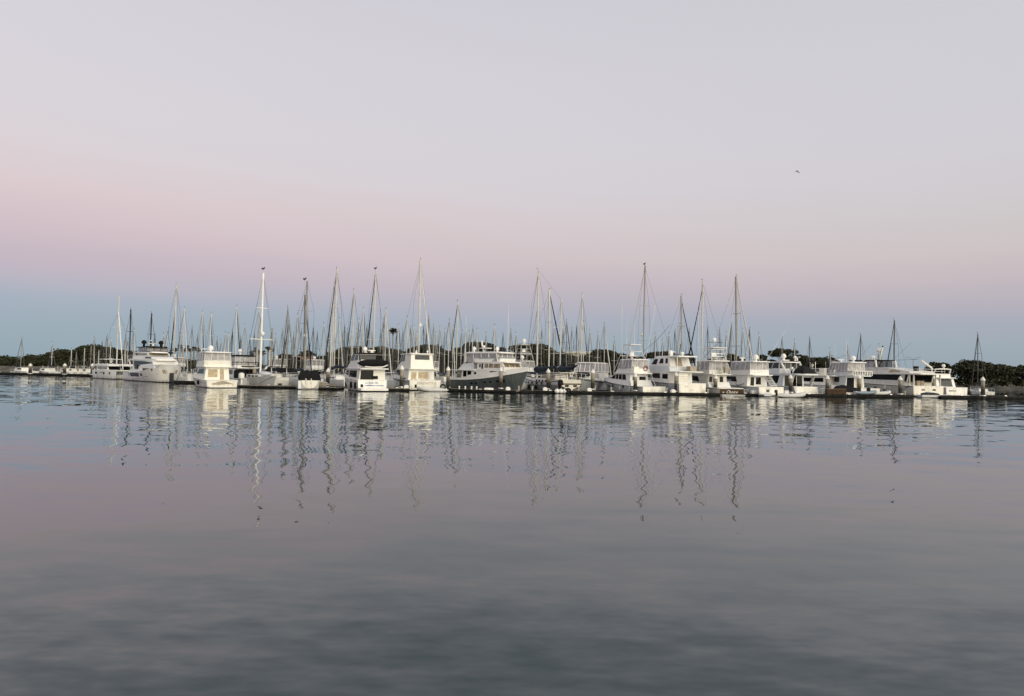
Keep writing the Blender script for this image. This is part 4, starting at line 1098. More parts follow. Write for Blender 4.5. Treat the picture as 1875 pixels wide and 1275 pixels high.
# ---------- slate blue trawler
def trawler():
    b = Boat('trawler_yacht', 'slate blue hulled trawler yacht with white pilothouse, bow to the right', 'yacht', 960, 717.5, -136, 15.2, 4.7, D=96.5, ax=14.6)
    b.hull(1.55, 3.05, 'hull_slate', .93, 1.5, .40, 2.5, 2.4, full=.45, draft=.6)
    # white bulwark band above the blue topsides
    bw = MB(); n = 16; ra = []
    for sg in (1, -1):
        P = []
        for i in range(n+1):
            t_ = .0 + 1.0*i/n; z = b.sheer(t_)
            hh = .28 if t_ < .28 else .85 if t_ < .9 else .75
            P.append([(b.hx(t_, z), sg*(b.hb(t_)-.03), z-.02), (b.hx(t_, z)+(.22 if t_ > .9 else 0), sg*max(.02, b.hb(t_)-.02), z+.18+hh*(.5 if t_ < .28 else .62)), (b.hx(t_, z), sg*max(.01, b.hb(t_)-.14), z+.16+hh*(.5 if t_ < .28 else .62))])
        o = len(bw.v); fs = []
        for i in range(n):
            for j in range(2):
                q = (i*3+j, (i+1)*3+j, (i+1)*3+j+1, i*3+j+1); fs.append(q if sg < 0 else q[::-1])
        bw.add([p for r_ in P for p in r_], fs)
    bw.obj('bulwark', 'white', b.root)
    h = house(b, [(2.6, 1.6), (9.0, 1.9), (9.0, 3.45), (2.6, 3.05)], 2.0, 'saloon', 'white', .03, .01)
    for x0, x1 in ((3.0, 3.8), (4.05, 4.9)): h.side([(x0, 2.05), (x1, 2.05), (x1, 2.95), (x0, 2.95)], 'glass')
    h.side([(5.6, 2.2), (6.1, 2.2), (6.1, 2.8), (5.6, 2.8)], 'glass'); h.edge(3, .2, .95, -.3, .3, 'glass', 'door')
    MB().slab(.2, 6.0, 2.25, 2.2, 3.0, 3.14, .3).obj('boat_deck', 'white', b.root)
    for sg in (1, -1): b.bar('deck_post', [(.5, sg*2.05, 1.6), (.5, sg*2.05, 3.02)], .05)
    w = house(b, [(6.3, 3.1), (12.2, 2.9), (12.2, 3.5), (11.7, 4.2), (6.3, 4.2)], 2.0, 'pilothouse', 'white', .04, .035)
    for x0, x1 in ((8.0, 8.8), (8.95, 9.8), (9.95, 11.3)): w.side([(x0, 3.45), (x1, 3.45), (x1-.05, 4.05), (x0, 4.05)], 'warmglass')
    w.side([(6.8, 3.5), (7.1, 3.5), (7.1, 4.0), (6.8, 4.0)], 'glass'); w.side([(7.3, 3.3), (7.65, 3.3), (7.65, 4.05), (7.3, 4.05)], 'glass')
    for y0, y1 in ((-.9, -.34), (-.28, .28), (.34, .9)): w.edge(2, .1, .9, y0, y1, 'warmglass', 'windshield')
    MB().slab(5.6, 12.5, 2.15, 1.7, 4.18, 4.34, .5, crown=.05).obj('pilothouse_roof', 'white', b.root, smooth=40)
    c = house(b, [(5.4, 4.3), (10.8, 4.3), (11.1, 4.85), (5.4, 4.85)], 1.85, 'bridge_coaming', 'white', .0, .05)
    f = house(b, [(1.6, 3.14), (5.2, 3.14), (5.2, 4.25), (2.6, 4.0)], 1.85, 'boat_deck_locker', 'pale', .05, .02)
    b.bar('venturi', [(6.4, -1.75, 4.88), (10.9, -1.5, 4.9), (11.1, 0, 4.95), (10.9, 1.5, 4.9), (6.4, 1.75, 4.88)], .10, 'kayak')
    b.enclosure(3.2, 10.6, 1.65, 4.3, 5.62, 4, 3, .4, m='vinyl', fm='white', fr=.06)
    MB().slab(2.8, 11.0, 1.85, 1.6, 5.6, 5.76, .4, crown=.1).obj('hardtop', 'white', b.root, smooth=40)
    for x in (4.6, 6.6, 8.4): MB().box(x, x+.6, -.9, -.3, 4.4, 5.15).obj('helm_seat', 'teak', b.root)
    b.dome(3.9, -.6, 6.15, .32, ped=.4); b.dome(7.6, .9, 6.15, .32, ped=.4)
    b.bar('radar_mast', [(5.6, 0, 5.75), (5.1, 0, 6.9), (5.0, 0, 7.4)], .13); b.scanner(5.6, -.1, 6.75, 1.0, 30, ped=.2)
    MB().box(5.0, 6.8, -.5, .5, 6.4, 6.5).obj('mast_arm', 'white', b.root); MB().ball((5.0, 0, 7.5), .14).obj('mast_light', 'white', b.root)
    b.antenna(3.0, -1.6, 5.7, 5.6, r=.035); b.antenna(9.4, 1.4, 5.7, 7.2, r=.035); b.antenna(10.6, -1.5, 4.4, 3.4)
    for x in (8.2, 9.3, 10.6, 11.6): b.port(x, x+.34, 1.15+.08*(x-8), 1.42+.08*(x-8))
    b.port(6.2, 6.6, 1.0, 1.25); b.port(5.2, 5.6, .95, 1.2)
    b.rail_loop([(.2, 2.0, 1.75), (.1, 0, 1.75), (.2, -2.0, 1.75), (2.6, -2.2, 1.8)], .7)
    q = b.hpt(3.0, 1.5, -1, .05); b.line([q, b.hpt(3.6, .6, -1, .6)])
    q = b.hpt(11.0, 2.0, -1, .05); b.line([q, b.hpt(9.8, .7, -1, 1.0)])
    b.bow_rail(.86, .5, 2)
trawler()

# ---------- ketch with wine-glass transom
def ketch():
    b = Boat('sailing_ketch', 'white ketch with two dark blue sail covers and a wine-glass transom', 'sailboat', 1044, 714, 27, 16.5, 4.0, D=97.0)
    # full-bodied hull: sheer rising aft, canoe-like sections ending in a wine-glass transom
    n, k = 18, 6; vs = []; fs = []
    def sec(t_):
        hb = b.B/2*((.80+.2*math.sin(PI/2*min(1, t_/.4))) if t_ < .4 else max(.02, 1-((t_-.4)/.6)**2.2))
        zs = 1.72 - .75*math.sin(PI*min(1, t_*1.02))*.55 + .5*t_**2
        zk = .12 - .9*min(1, t_/.16)
        w = .42 + .58*min(1, t_/.3)
        prof_ = [(.03, zk), (.36*w, zk+(.62-zk)*.25), (.72*w, zk+(.75-zk)*.62), (.95, .95), (1.0, 1.3), (.97, zs)]
        return [(t_*b.L + (-.22*max(0, z-.3)*(1-t_)**5 if t_ < .3 else 1.1*max(0, z)*t_**6*.5), hb*y, z) for y, z in prof_]
    for i in range(n+1):
        r_ = sec(i/n); vs += r_ + [(x, -y, z) for x, y, z in r_]
    for i in range(n):
        for j in range(k-1):
            a = i*2*k+j; fs.append((a, a+1, a+2*k+1, a+2*k)); c = a+k; fs.append((c, c+2*k, c+2*k+1, c+1))
        fs.append((i*2*k+k-1, i*2*k+2*k-1, (i+1)*2*k+2*k-1, (i+1)*2*k+k-1)); fs.append((i*2*k, (i+1)*2*k, (i+1)*2*k+k, i*2*k+k))
    fs.append(list(range(k))[::-1] + [k+j for j in range(k)])
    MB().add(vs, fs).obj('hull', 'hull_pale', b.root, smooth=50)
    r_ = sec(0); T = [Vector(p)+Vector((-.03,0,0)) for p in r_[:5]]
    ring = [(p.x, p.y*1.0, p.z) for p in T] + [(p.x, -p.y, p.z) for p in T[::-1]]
    MB().panel(ring[::-1], .03).obj('transom', 'hull_cream', b.root)  # cream puts the evening light into the stern's colour
    ring2 = [(p[0]-.06, p[1]*1.02, p[2]) for p in ring]
    MB().tube(ring2, .085, 5, closed=True).obj('transom_moulding', 'hull_brown', b.root)
    for sg in (1, -1):
        x = -.17
        MB().panel([(x, sg*.66+.28, .90), (x, sg*.66-.28, .90), (x-.06, sg*.66-.30, 1.16), (x-.06, sg*.66+.30, 1.16)], .06).obj('stern_window', 'glass', b.root)
    st = MB(); P = []
    for i in range(9):
        t_ = i/8*.06; q = sec(t_)[5]; P.append(q)
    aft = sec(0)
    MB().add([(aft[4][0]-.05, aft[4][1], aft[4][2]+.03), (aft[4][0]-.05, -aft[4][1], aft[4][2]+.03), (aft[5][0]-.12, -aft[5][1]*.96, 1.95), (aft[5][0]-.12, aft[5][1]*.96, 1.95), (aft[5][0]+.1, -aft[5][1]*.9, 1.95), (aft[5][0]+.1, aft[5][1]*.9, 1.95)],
             [(0,1,2,3),(3,2,4,5)]).obj('stern_bulwark', 'hull_cream', b.root)  # same painted stern light carried up the bulwark
    for sg in (1, -1):
        P = [sec(i/16)[5] for i in range(17)]
        MB().tube([(x, sg*y, z+.05) for x, y, z in P], .07, 5).obj('cap_rail', 'teak', b.root)
        Q = [sec(i/16)[3] for i in range(17)]
        MB().tube([(x, sg*(y+.02), z) for x, y, z in Q], .03, 4).obj('rubbing_strake', 'ink', b.root)
    for x in (5.6, 7.4, 9.4, 11.4, 12.8):
        for sg in (1, -1):
            q = sec(x/b.L)[4]; MB().box(x-.28, x+.28, min(sg*(q[1]-.05), sg*(q[1]+.06)), max(sg*(q[1]-.05), sg*(q[1]+.06)), q[2]-.17, q[2]+.12).obj('portlight', 'glass', b.root)
    h = house(b, [(4.4, 1.2), (13.2, 1.2), (12.6, 1.95), (4.4, 1.95)], 1.3, 'cabin_trunk', 'white', .08, .05)
    for x in (4.2, 5.5, 6.8, 8.1, 9.3): h.side([(x, 1.45), (x+.75, 1.45), (x+.7, 1.75), (x, 1.75)], 'glass')
    d = house(b, [(2.8, 1.9), (5.2, 1.9), (4.6, 2.75), (2.8, 2.75)], 1.1, 'doghouse', 'white', .08, .03)
    d.side([(3.0, 2.1), (4.8, 2.1), (4.5, 2.6), (3.0, 2.6)], 'vinyl'); d.edge(1, .2, .85, -.85, .85, 'vinyl', 'windshield')
    MB().slab(.6, 4.9, 1.35, 1.25, 2.86, 2.95, .3).obj('bimini', 'white', b.root)
    for x in (.8, 2.6, 4.7):
        for sg in (1, -1): b.bar('bimini_post', [(x, sg*1.2, 1.7), (x, sg*1.2, 2.88)], .025, 'steel')
    H1 = at(978, 487, 103).z; H2 = at(1025, 548, 99).z
    xm, xz = 11.8, 3.4
    b.bar('main_mast', [(xm, 0, 1.2), (xm, 0, H1*.5), (xm, 0, H1)], .14, 'alu', 8); b.bar('mizzen_mast', [(xz, 0, 1.4), (xz, 0, H2*.6), (xz, 0, H2)], .11, 'alu', 8)
    for nm, x0, x1, z0, z1, r_ in (('main_sail_cover', xm+.5, 4.0, 3.35, 3.95, .52), ('mizzen_sail_cover', xz+.3, -2.2, 3.5, 4.0, .44)):
        P = [(x0+(x1-x0)*u, .03*math.sin(9*u), z0+(z1-z0)*u-.22*math.sin(PI*u)) for u in [i/8 for i in range(9)]]
        MB().tube(P, [r_*.8, r_*1.15, r_*.95, r_*.8, r_*.72, r_*.62, r_*.5, r_*.42, r_*.2], 9).obj(nm, 'navy', b.root, smooth=60)
        b.bar('boom', [(x0, 0, z0-.42), (x1-.2, 0, z1-.12)], .07, 'white')
    b.bar('mizzen_cover_peak', [(xz-.3, 0, 3.6), (xz-1.2, 0, 4.9), (xz-1.0, 0, 5.6)], .22, 'navy')
    for f in (.42, .70):
        b.bar('spreader', [(xm, 1.15, H1*f), (xm, -1.15, H1*f)], .035, 'alu')
        b.bar('spreader', [(xz, .8, H2*f), (xz, -.8, H2*f)], .03, 'alu')
    for sg in (1, -1):
        b.bar('shroud', [(xm, 0, H1-.2), (xm, sg*1.15, H1*.70), (xm-.2, sg*1.85, 1.5)], .016, 'wire', 4); b.bar('shroud', [(xm, 0, H1*.70), (xm, sg*1.15, H1*.42), (xm+.5, sg*1.85, 1.5)], .016, 'wire', 4)
        b.bar('shroud', [(xz, 0, H2-.2), (xz, sg*.8, H2*.7), (xz-.3, sg*1.6, 1.7)], .016, 'wire', 4)
    b.bar('forestay', [(xm, 0, H1-.1), (b.L+.9, 0, 2.0)], .035, 'alu_tan', 5); b.bar('inner_forestay', [(xm, 0, H1*.72), (b.L-1.2, 0, 1.8)], .03, 'alu_tan', 5)
    b.bar('triatic_stay', [(xm, 0, H1), (xz, 0, H2)], .016, 'wire', 4); b.bar('backstay', [(xz, 0, H2), (-.6, 0, 1.9)], .014, 'wire', 4)
    b.bar('bowsprit', [(b.L-.6, 0, 1.75), (b.L+1.0, 0, 2.0)], .09, 'teak'); b.dome(xz+.2, 0, H2*.62, .22, ped=.1)
    MB().tube([(xm, .1, H1+.05), (xm, .1, H1+.35), (xm, .4, H1+.4)], .03, 4).obj('wind_vane', 'pole', b.root)
    b.rail_loop([(3.0, 1.7, 1.62), (.2, 1.55, 1.85), (-.5, .9, 1.95), (-.5, -.9, 1.95), (.2, -1.55, 1.85)], .7, 'teak', r=.04)
    b.line([(-.5, -1.0, 1.9), (-1.3, -.7, 3.6)], .05, 'navy', 'davit_strut'); b.line([(4.0, 1.5, 1.6), (3.4, .3, 3.5)], .035, 'rope', 'mainsheet')
    hang_fender(b, 7.9, .25, .95, 1, 'black fender nearer the piling, low on the port side of the ketch hull', 'black fenders on the ketch', .2)
    hang_fender(b, 10.6, .25, .95, 1, 'black fender farther from the piling, low on the port side of the ketch hull', 'black fenders on the ketch', .2)
    return b
Boat.fs = 1.2
_k = Boat.hpt
def ketch_hpt(s, x, z, sg, out=0.0):
    return Vector((x, sg*(1.75+out), z))
Boat.hpt = ketch_hpt; ketch(); Boat.hpt = _k

# ---------- sundeck cruiser behind the ketch
def sundeck():
    b = Boat('motor_boat', 'grey hulled sundeck cruiser with white-framed canvas enclosure, between ketch and tower boat', 'motor boat', 1062, 712, 158, 13, 4.2, D=108, ax=9.0)
    b.hull(1.5, 2.3, 'hull_grey', .93, 1.3, .36)
    h = house(b, [(.6, 1.5), (9.4, 1.9), (8.2, 3.1), (.6, 3.1)], 1.85, 'deckhouse', 'white', .07, .03)
    h.side([(4.8, 2.0), (8.4, 2.2), (8.0, 2.85), (4.8, 2.85)], 'vinyl'); h.edge(1, .2, .9, -.85, -.03, 'smoke', 'windshield'); h.edge(1, .2, .9, .03, .85, 'smoke', 'windshield')
    MB().slab(.2, 8.6, 1.95, 1.7, 3.08, 3.2, .3).obj('bridge_deck', 'white', b.root)
    b.enclosure(.6, 7.2, 1.75, 3.2, 4.55, 4, 4, .5, fr=.06); b.hardtop(.4, 7.0, 1.75, 4.52)
    c = b.world(8.9, .6, 2.35)
    t_ = thing('covered_tender', 'maroon-black covered tender on the foredeck of the grey sundeck cruiser', 'dinghy', c, b.h+1.2)
    MB().ball((0,0,.3), 1.3, .6, .42, 12, 6).obj('cover', 'charcoal', t_, smooth=70); MB().box(-.8,.8,-.2,.2,-.15,.0).obj('cradle', 'white', t_)
    b.stripe(.3, 12.4, -.3, -.16, 'ink'); b.bow_rail(.55, .7); b.antenna(2.0, 1.5, 4.6, 2.4)
sundeck()

# ---------- sportfisher with tuna tower
def tuna():
    b = Boat('sportfishing_boat', 'white sportfisher with a tall tuna tower and three black exhaust squares on its stern', 'fishing boat', 1198, 721.5, 35, 14.5, 4.3, D=98)
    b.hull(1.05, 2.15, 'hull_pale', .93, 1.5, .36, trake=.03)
    MB().panel([(-.01, 1.98, .12), (-.01, -1.98, .12), (.02, -2.0, 1.04), (.02, 2.0, 1.04)], .02).obj('transom', 'hull_cream', b.root)  # sunlit stern painted cream; the greyer sides are painted shade
    transom_top(b)
    h, c = convertible(b, 4.0, 10.6, 8.6, 2.95, 3.6, 7.6, 3.75, 5.0, 'white', 4, 3, aft=[(.22, .55, -.75, -.05, 'glass', 'aft_window'), (.18, .95, .25, .7, 'glass', 'door')],
                       sidewin=[(5.0, 1.98), (9.9, 2.15), (8.5, 2.8), (5.4, 2.8)], overhang=1.3)
    for x in (6.2, 7.2, 8.1): h.side([(x, 1.98+.03*(x-5)), (x+.1, 1.98+.03*(x-5)), (x+.16, 2.82), (x+.06, 2.82)], 'white', 'mullion', out=.04)
    house(b, [(3.0, .95), (4.05, .95), (4.05, 2.0), (3.6, 2.0)], 1.9, 'tackle_station', 'white', .05, .0)
    tower(b, (2.2, 8.6), (5.2, 6.8), 6, 1.75, .85, (1.2, 3.1), 7.35)
    for sg in (1, -1):
        b.bar('outrigger', [(5.6, sg*1.75, 3.4), (5.0, sg*2.5, 8.0), (4.2, sg*3.0, 13.5)], .03, 'white', 5)
    b.bar('outrigger_brace', [(5.4, 1.9, 3.6), (4.6, -3.6, 8.2), (4.3, -5.8, 10.6)], .03, 'alu_dark', 5)
    b.scanner(6.0, 0, 5.5, 1.2, 30, ped=.35); b.antenna(6.4, -.7, 7.4, 3.0); b.antenna(6.4, .7, 7.4, 4.2)
    for y in (.9, 0, -.85, -1.4): b.transom_panel(y-.17, y+.17, .28, .62) if y != 0 else None
    b.transom_panel(-.17, .17, .28, .62)
    for x in (4.9, 8.2, 9.7, 10.6): b.port(x, x+.42, .78, 1.15, sides=(1,))
    b.stripe(7.6, 14.2, -.26, -.12, 'ink'); b.stripe(.4, 7.6, -.1, -.06, 'ink'); b.bow_rail(.55, .6, 6)
    MB().tube([(3.55, -.85+.32*math.cos(i*PI/6), 3.75+.32*math.sin(i*PI/6)) for i in range(12)], .08, 6, closed=True).obj('life_ring', 'red', b.root)
    MB().box(3.2, 3.8, .5, 1.4, 3.1, 4.0).obj('life_raft', 'cream', b.root)
    MB().box(10.8, 12.8, -.8, .8, b.sheer(.8)-.05, b.sheer(.8)+.42).obj('fore_hatch', 'pale', b.root)
    hang_fender(b, 3.2, .3, 1.05, 1, 'aft white fender on the port side of the tuna tower sportfisher', 'white fenders on the tuna tower sportfisher', .15, 'hypalon')
    hang_fender(b, 6.0, .3, 1.05, 1, 'forward white fender on the port side of the tuna tower sportfisher', 'white fenders on the tuna tower sportfisher', .15, 'hypalon')
tuna()

# ---------- enclosed-bridge yacht, name with a star
def enclosed():
    b = Boat('motor_yacht', 'white enclosed-bridge yacht with swooping grey name and four dark squares on its stern', 'yacht', 1268, 722.5, 33, 17, 4.7, D=97.5)
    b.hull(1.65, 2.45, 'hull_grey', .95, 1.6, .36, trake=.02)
    MB().panel([(-.02, 2.18, .14), (-.02, -2.18, .14), (.01, -2.22, 1.66), (.01, 2.22, 1.66)], .02).obj('transom', 'hull_cream', b.root)  # white yacht: grey hull holds the shade, this panel the warm light
    transom_top(b)
    h = house(b, [(3.2, 1.6), (13.4, 2.15), (11.0, 3.3), (3.2, 3.3)], 2.02, 'deckhouse', 'white', .06, .025)
    h.side([(5.9, 2.3), (11.8, 2.5), (10.9, 3.08), (6.0, 3.08)], 'glass'); h.side([(3.6, 2.25), (5.2, 2.28), (5.2, 3.0), (3.6, 3.0)], 'glass')
    for x in (8.8, 10.4): h.side([(x, 2.36), (x+.1, 2.36), (x+.1, 3.1), (x, 3.1)], 'pale', 'mullion', out=.035)
    h.edge(1, .2, .85, -.85, -.03, 'glass', 'windshield'); h.edge(1, .2, .85, .03, .85, 'glass', 'windshield')
    MB().box(.5, .7, .45, 2.0, 1.66, 3.1).obj('stern_shutter', 'cream', b.root)
    for i in range(5): MB().box(.46, .5, .47, 1.98, 1.9+i*.26, 1.93+i*.26).obj('shutter_groove', 'tan', b.root)
    MB().slab(.3, 11.6, 2.15, 1.7, 3.28, 3.42, .35).obj('bridge_deck', 'white', b.root, smooth=40)
    house(b, [(3.0, 3.4), (11.8, 3.4), (9.2, 4.3), (3.4, 4.15)], 1.95, 'bridge_coaming', 'pale', .06, .03)
    u = house(b, [(3.2, 4.1), (9.8, 4.2), (8.0, 5.55), (3.8, 5.55)], 1.8, 'bridge_house', 'white', .1, .02)
    u.side([(7.4, 4.42), (9.0, 4.5), (8.0, 5.3), (7.0, 5.3)], 'glass'); u.side([(5.3, 4.6), (6.6, 4.6), (6.2, 5.35), (5.4, 5.35)], 'glass'); u.side([(4.0, 4.6), (4.7, 4.6), (4.7, 5.35), (4.1, 5.35)], 'glass')
    u.edge(1, .2, .85, -.88, -.03, 'glass', 'windshield'); u.edge(1, .2, .85, .03, .88, 'glass', 'windshield'); u.edge(3, .15, .95, -.2, .45, 'tan', 'door')
    MB().slab(1.2, 8.6, 1.8, 1.5, 5.53, 5.68, .4, crown=.06).obj('hardtop', 'white', b.root, smooth=40)
    for sg in (1, -1): b.bar('hardtop_post', [(1.5, sg*1.6, 3.4), (1.6, sg*1.6, 5.55)], .06)
    MB().box(1.4, 2.4, -1.6, -.5, 3.42, 4.2).obj('bridge_locker', 'tan', b.root)
    b.dome(5.2, .5, 6.0, .36, ped=.25); b.scanner(6.0, -.2, 6.35, 1.6, 30, ped=.55); b.dome(3.9, -.7, 5.95, .26)
    b.bar('radar_mast', [(4.4, -.4, 5.6), (3.9, -.4, 7.3)], .05, 'charcoal'); b.antenna(7.2, 1.3, 5.6, 3.8); MB().ball((3.9, -.4, 7.4), .1).obj('mast_light', 'black', b.root)
    b.name_on('V', 1.25, 1.02, .85, 'ink', .45, .5); b.name_on('anessa', .1, .98, .46, 'ink', .4, 1.6); b.name_on('*', -1.35, .95, .5, 'ink', 0)
    MB().panel([(-.04, .45, .72), (-.04, -.25, .72), (-.04, -.25, .75), (-.04, .45, .75)], .02).obj('name_underline', 'ink', b.root)
    for y in (1.45, .95, .45, -1.45): b.transom_panel(y-.18, y+.18, .28, .66, out=.04)
    b.stripe(3.0, 16.6, -.2, -.1, 'ink'); b.bow_rail(.5, .75, 7)
    b.line([b.hpt(4.4, 1.9, 1, .04), b.hpt(2.8, 1.4, 1, .5), b.hpt(1.6, .6, 1, .8)])
    hang_fender(b, 3.0, .3, 1.05, 1, 'aft white fender on the port side of the swooping name yacht', 'white fenders on the swooping name yacht', .15, 'hypalon')
    hang_fender(b, 6.5, .3, 1.05, 1, 'forward white fender on the port side of the swooping name yacht', 'white fenders on the swooping name yacht', .15, 'hypalon')
enclosed()

# ---------- tower convertible with varnished transom
def choice():
    b = Boat('sportfishing_boat', 'ivory sportfisher with varnished brown transom, white script name and half tower', 'fishing boat', 1339, 722, 34, 14.5, 4.3, D=97.5)
    b.hull(1.05, 2.2, 'hull_ivory', .93, 1.5, .36, trake=.0)
    MB().panel([(-.02, 1.9, .12), (-.02, -1.9, .12), (-.02, -1.96, .98), (-.02, 1.96, .98)], .02).obj('transom', 'hull_brown', b.root)
    transom_top(b)
    b.platform(.7, 1.95, .16, .1)
    h, c = convertible(b, 3.6, 11.2, 8.8, 3.0, 3.3, 7.6, 3.75, 5.0, 'offw', 3, 3, aft=[(.14, .80, .52, .86, 'glass', 'door'), (.14, .80, .12, .44, 'glass', 'aft_window'), (.12, .70, -.62, -.26, 'glass', 'door')],
                       sidewin=[(6.0, 1.9), (10.6, 2.35), (9.0, 2.82), (6.6, 2.75)], overhang=1.3, roof_x=(2.4, 7.9))
    house(b, [(2.7, .95), (3.7, .95), (3.7, 1.9), (3.3, 1.9)], 1.85, 'tackle_station', 'white', .05, .0)
    tower(b, (2.4, 6.0), (3.7, 5.4), 4.6, 1.6, 1.0, (3.1, 3.8), 6.75, legs=.06)
    MB().slab(2.9, 5.6, 1.35, 1.25, 7.0, 7.1, .3).obj('tower_top', 'white', b.root)
    b.bar('spreader_bar', [(4.2, 1.3, 7.9), (4.2, -1.3, 7.9)], .05, 'alu_dark'); b.bar('spreader_post', [(4.4, .6, 7.1), (4.2, .5, 7.9)], .04, 'steel'); b.bar('spreader_post', [(4.4, -.6, 7.1), (4.2, -.5, 7.9)], .04, 'steel')
    b.dome(4.2, .2, 8.05, .33, ped=.15)
    for sg in (1, -1): b.bar('outrigger', [(5.4, sg*1.75, 3.2), (4.8, sg*2.5, 8.0), (4.2, sg*3.0, 12.6)], .026, 'white', 5)
    b.bar('outrigger_brace', [(9.6, 1.6, 3.1), (4.2, -1.0, 8.2)], .035, 'alu_dark', 5)
    b.name_on('By', 1.35, .48, .3, 'letter_white', .3); b.name_on('Choice', -.05, .52, .62, 'letter_white', .4, 1.9)
    b.bow_rail(.55, .6, 6); b.stripe(.6, 14.0, -.16, -.10, 'hull_brown')
    MB().box(2.0, 2.5, -.9, -.3, 3.3, 4.2).obj('helm_chair', 'tan', b.root)
choice()

# ---------- white convertible with stair
def conv_stair():
    b = Boat('motor_boat', 'white convertible with grey-white clear panelled bridge and steep side stair behind the varnished transom', 'motor boat', 1412, 722.5, 36, 14.5, 4.4, D=98)
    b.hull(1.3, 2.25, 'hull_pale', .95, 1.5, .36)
    MB().panel([(-.02, 2.05, .14), (-.02, -2.05, .14), (-.02, -2.08, 1.32), (-.02, 2.08, 1.32)], .02).obj('transom', 'hull_cream', b.root)  # cream plate carries the stern glow, pale sides the shade
    transom_top(b); b.platform(.9, 2.0, .35)
    h, c = convertible(b, 3.4, 11.4, 9.0, 3.0, 2.8, 8.2, 3.85, 5.0, 'white', 4, 3, aft=[(.14, .85, .30, .66, 'glass', 'door'), (.14, .75, -.40, .12, 'glass', 'aft_window')],
                       sidewin=[(6.2, 1.95), (10.9, 2.35), (9.0, 2.8), (6.6, 2.8)], overhang=1.6, roof_x=(2.2, 8.2))
    st = MB()
    for i in range(7): st.box(1.2+i*.27, 1.5+i*.27, -1.9, -1.1, 1.3+i*.24, 1.36+i*.24)
    st.obj('stair', 'white', b.root); MB().add([(1.1,-1.95,1.25),(1.5,-1.95,1.25),(3.3,-1.95,3.0),(2.9,-1.95,3.0),(1.1,-1.98,1.25),(1.5,-1.98,1.25),(3.3,-1.98,3.0),(2.9,-1.98,3.0)], [(0,3,2,1),(4,5,6,7),(0,1,5,4),(1,2,6,5),(2,3,7,6),(3,0,4,7)]).obj('stair_side', 'white', b.root)
    MB().add([(1.1,-1.05,1.25),(1.5,-1.05,1.25),(3.3,-1.05,3.0),(2.9,-1.05,3.0),(1.1,-1.02,1.25),(1.5,-1.02,1.25),(3.3,-1.02,3.0),(2.9,-1.02,3.0)], [(0,1,2,3),(4,7,6,5),(0,4,5,1),(1,5,6,2),(2,6,7,3),(3,7,4,0)]).obj('stair_side', 'white', b.root)
    b.rail_loop([(2.2, 1.7, 3.1), (1.9, 1.4, 3.1), (1.9, -1.0, 3.1)], .8, 'white')
    b.dome(5.0, -.9, 5.5, .42, ped=.35); b.scanner(6.6, .4, 5.6, 1.4, 25, ped=.45); b.antenna(7.0, 1.5, 5.1, 3.4); b.antenna(4.0, 1.5, 5.1, 3.0); b.antenna(3.4, -1.5, 5.1, 5.5, (-2.0, -2.5))
    b.stripe(3.0, 14, -.3, -.24, 'ink'); b.bow_rail(.5, .7, 6)
    b.line([b.hpt(5.4, 1.7, 1, .1), b.hpt(4.6, 1.45, 1, .25), b.hpt(3.2, 1.75, 1, .1)], .05, 'black', 'boat_hook')
    hang_fender(b, 2.6, .3, 1.05, 1, 'single white fender on the port side of the steep stair convertible', 'white fenders on the steep stair convertible', .15, 'hypalon')
conv_stair()
a = at(1404, 723.5, 94.5)
dinghy('grey inflatable tender with black outboard, beside the stair convertible', (a.x+1.5, a.y, -.05), -.05, 3.9, 1.8, 'hypalon', motor=(.95, 'charcoal'), console=True)
a = at(1406, 719, 95.5)
t_ = thing('jet_ski', 'white and black personal watercraft behind the outboard of the grey tender', 'jet ski', (a.x, a.y, .12), 1.2)
MB().add([(-1.1,-.45,.0),(1.3,0,.1),(-1.1,.45,.0),(-1.1,-.5,.35),(1.4,0,.5),(-1.1,.5,.35),(-.9,-.3,.6),(.6,0,.85),(-.9,.3,.6)], [(0,1,4,3),(1,2,5,4),(2,0,3,5),(3,4,7,6),(4,5,8,7),(5,3,6,8),(6,7,8),(0,2,1)]).obj('hull', 'white', t_)
MB().box(-.9, .2, -.2, .2, .6, .85).obj('seat', 'black', t_); MB().tube([(.45,-.35,.98),(.5,0,.95),(.45,.35,.98)], .035, 5).obj('handlebar', 'black', t_)

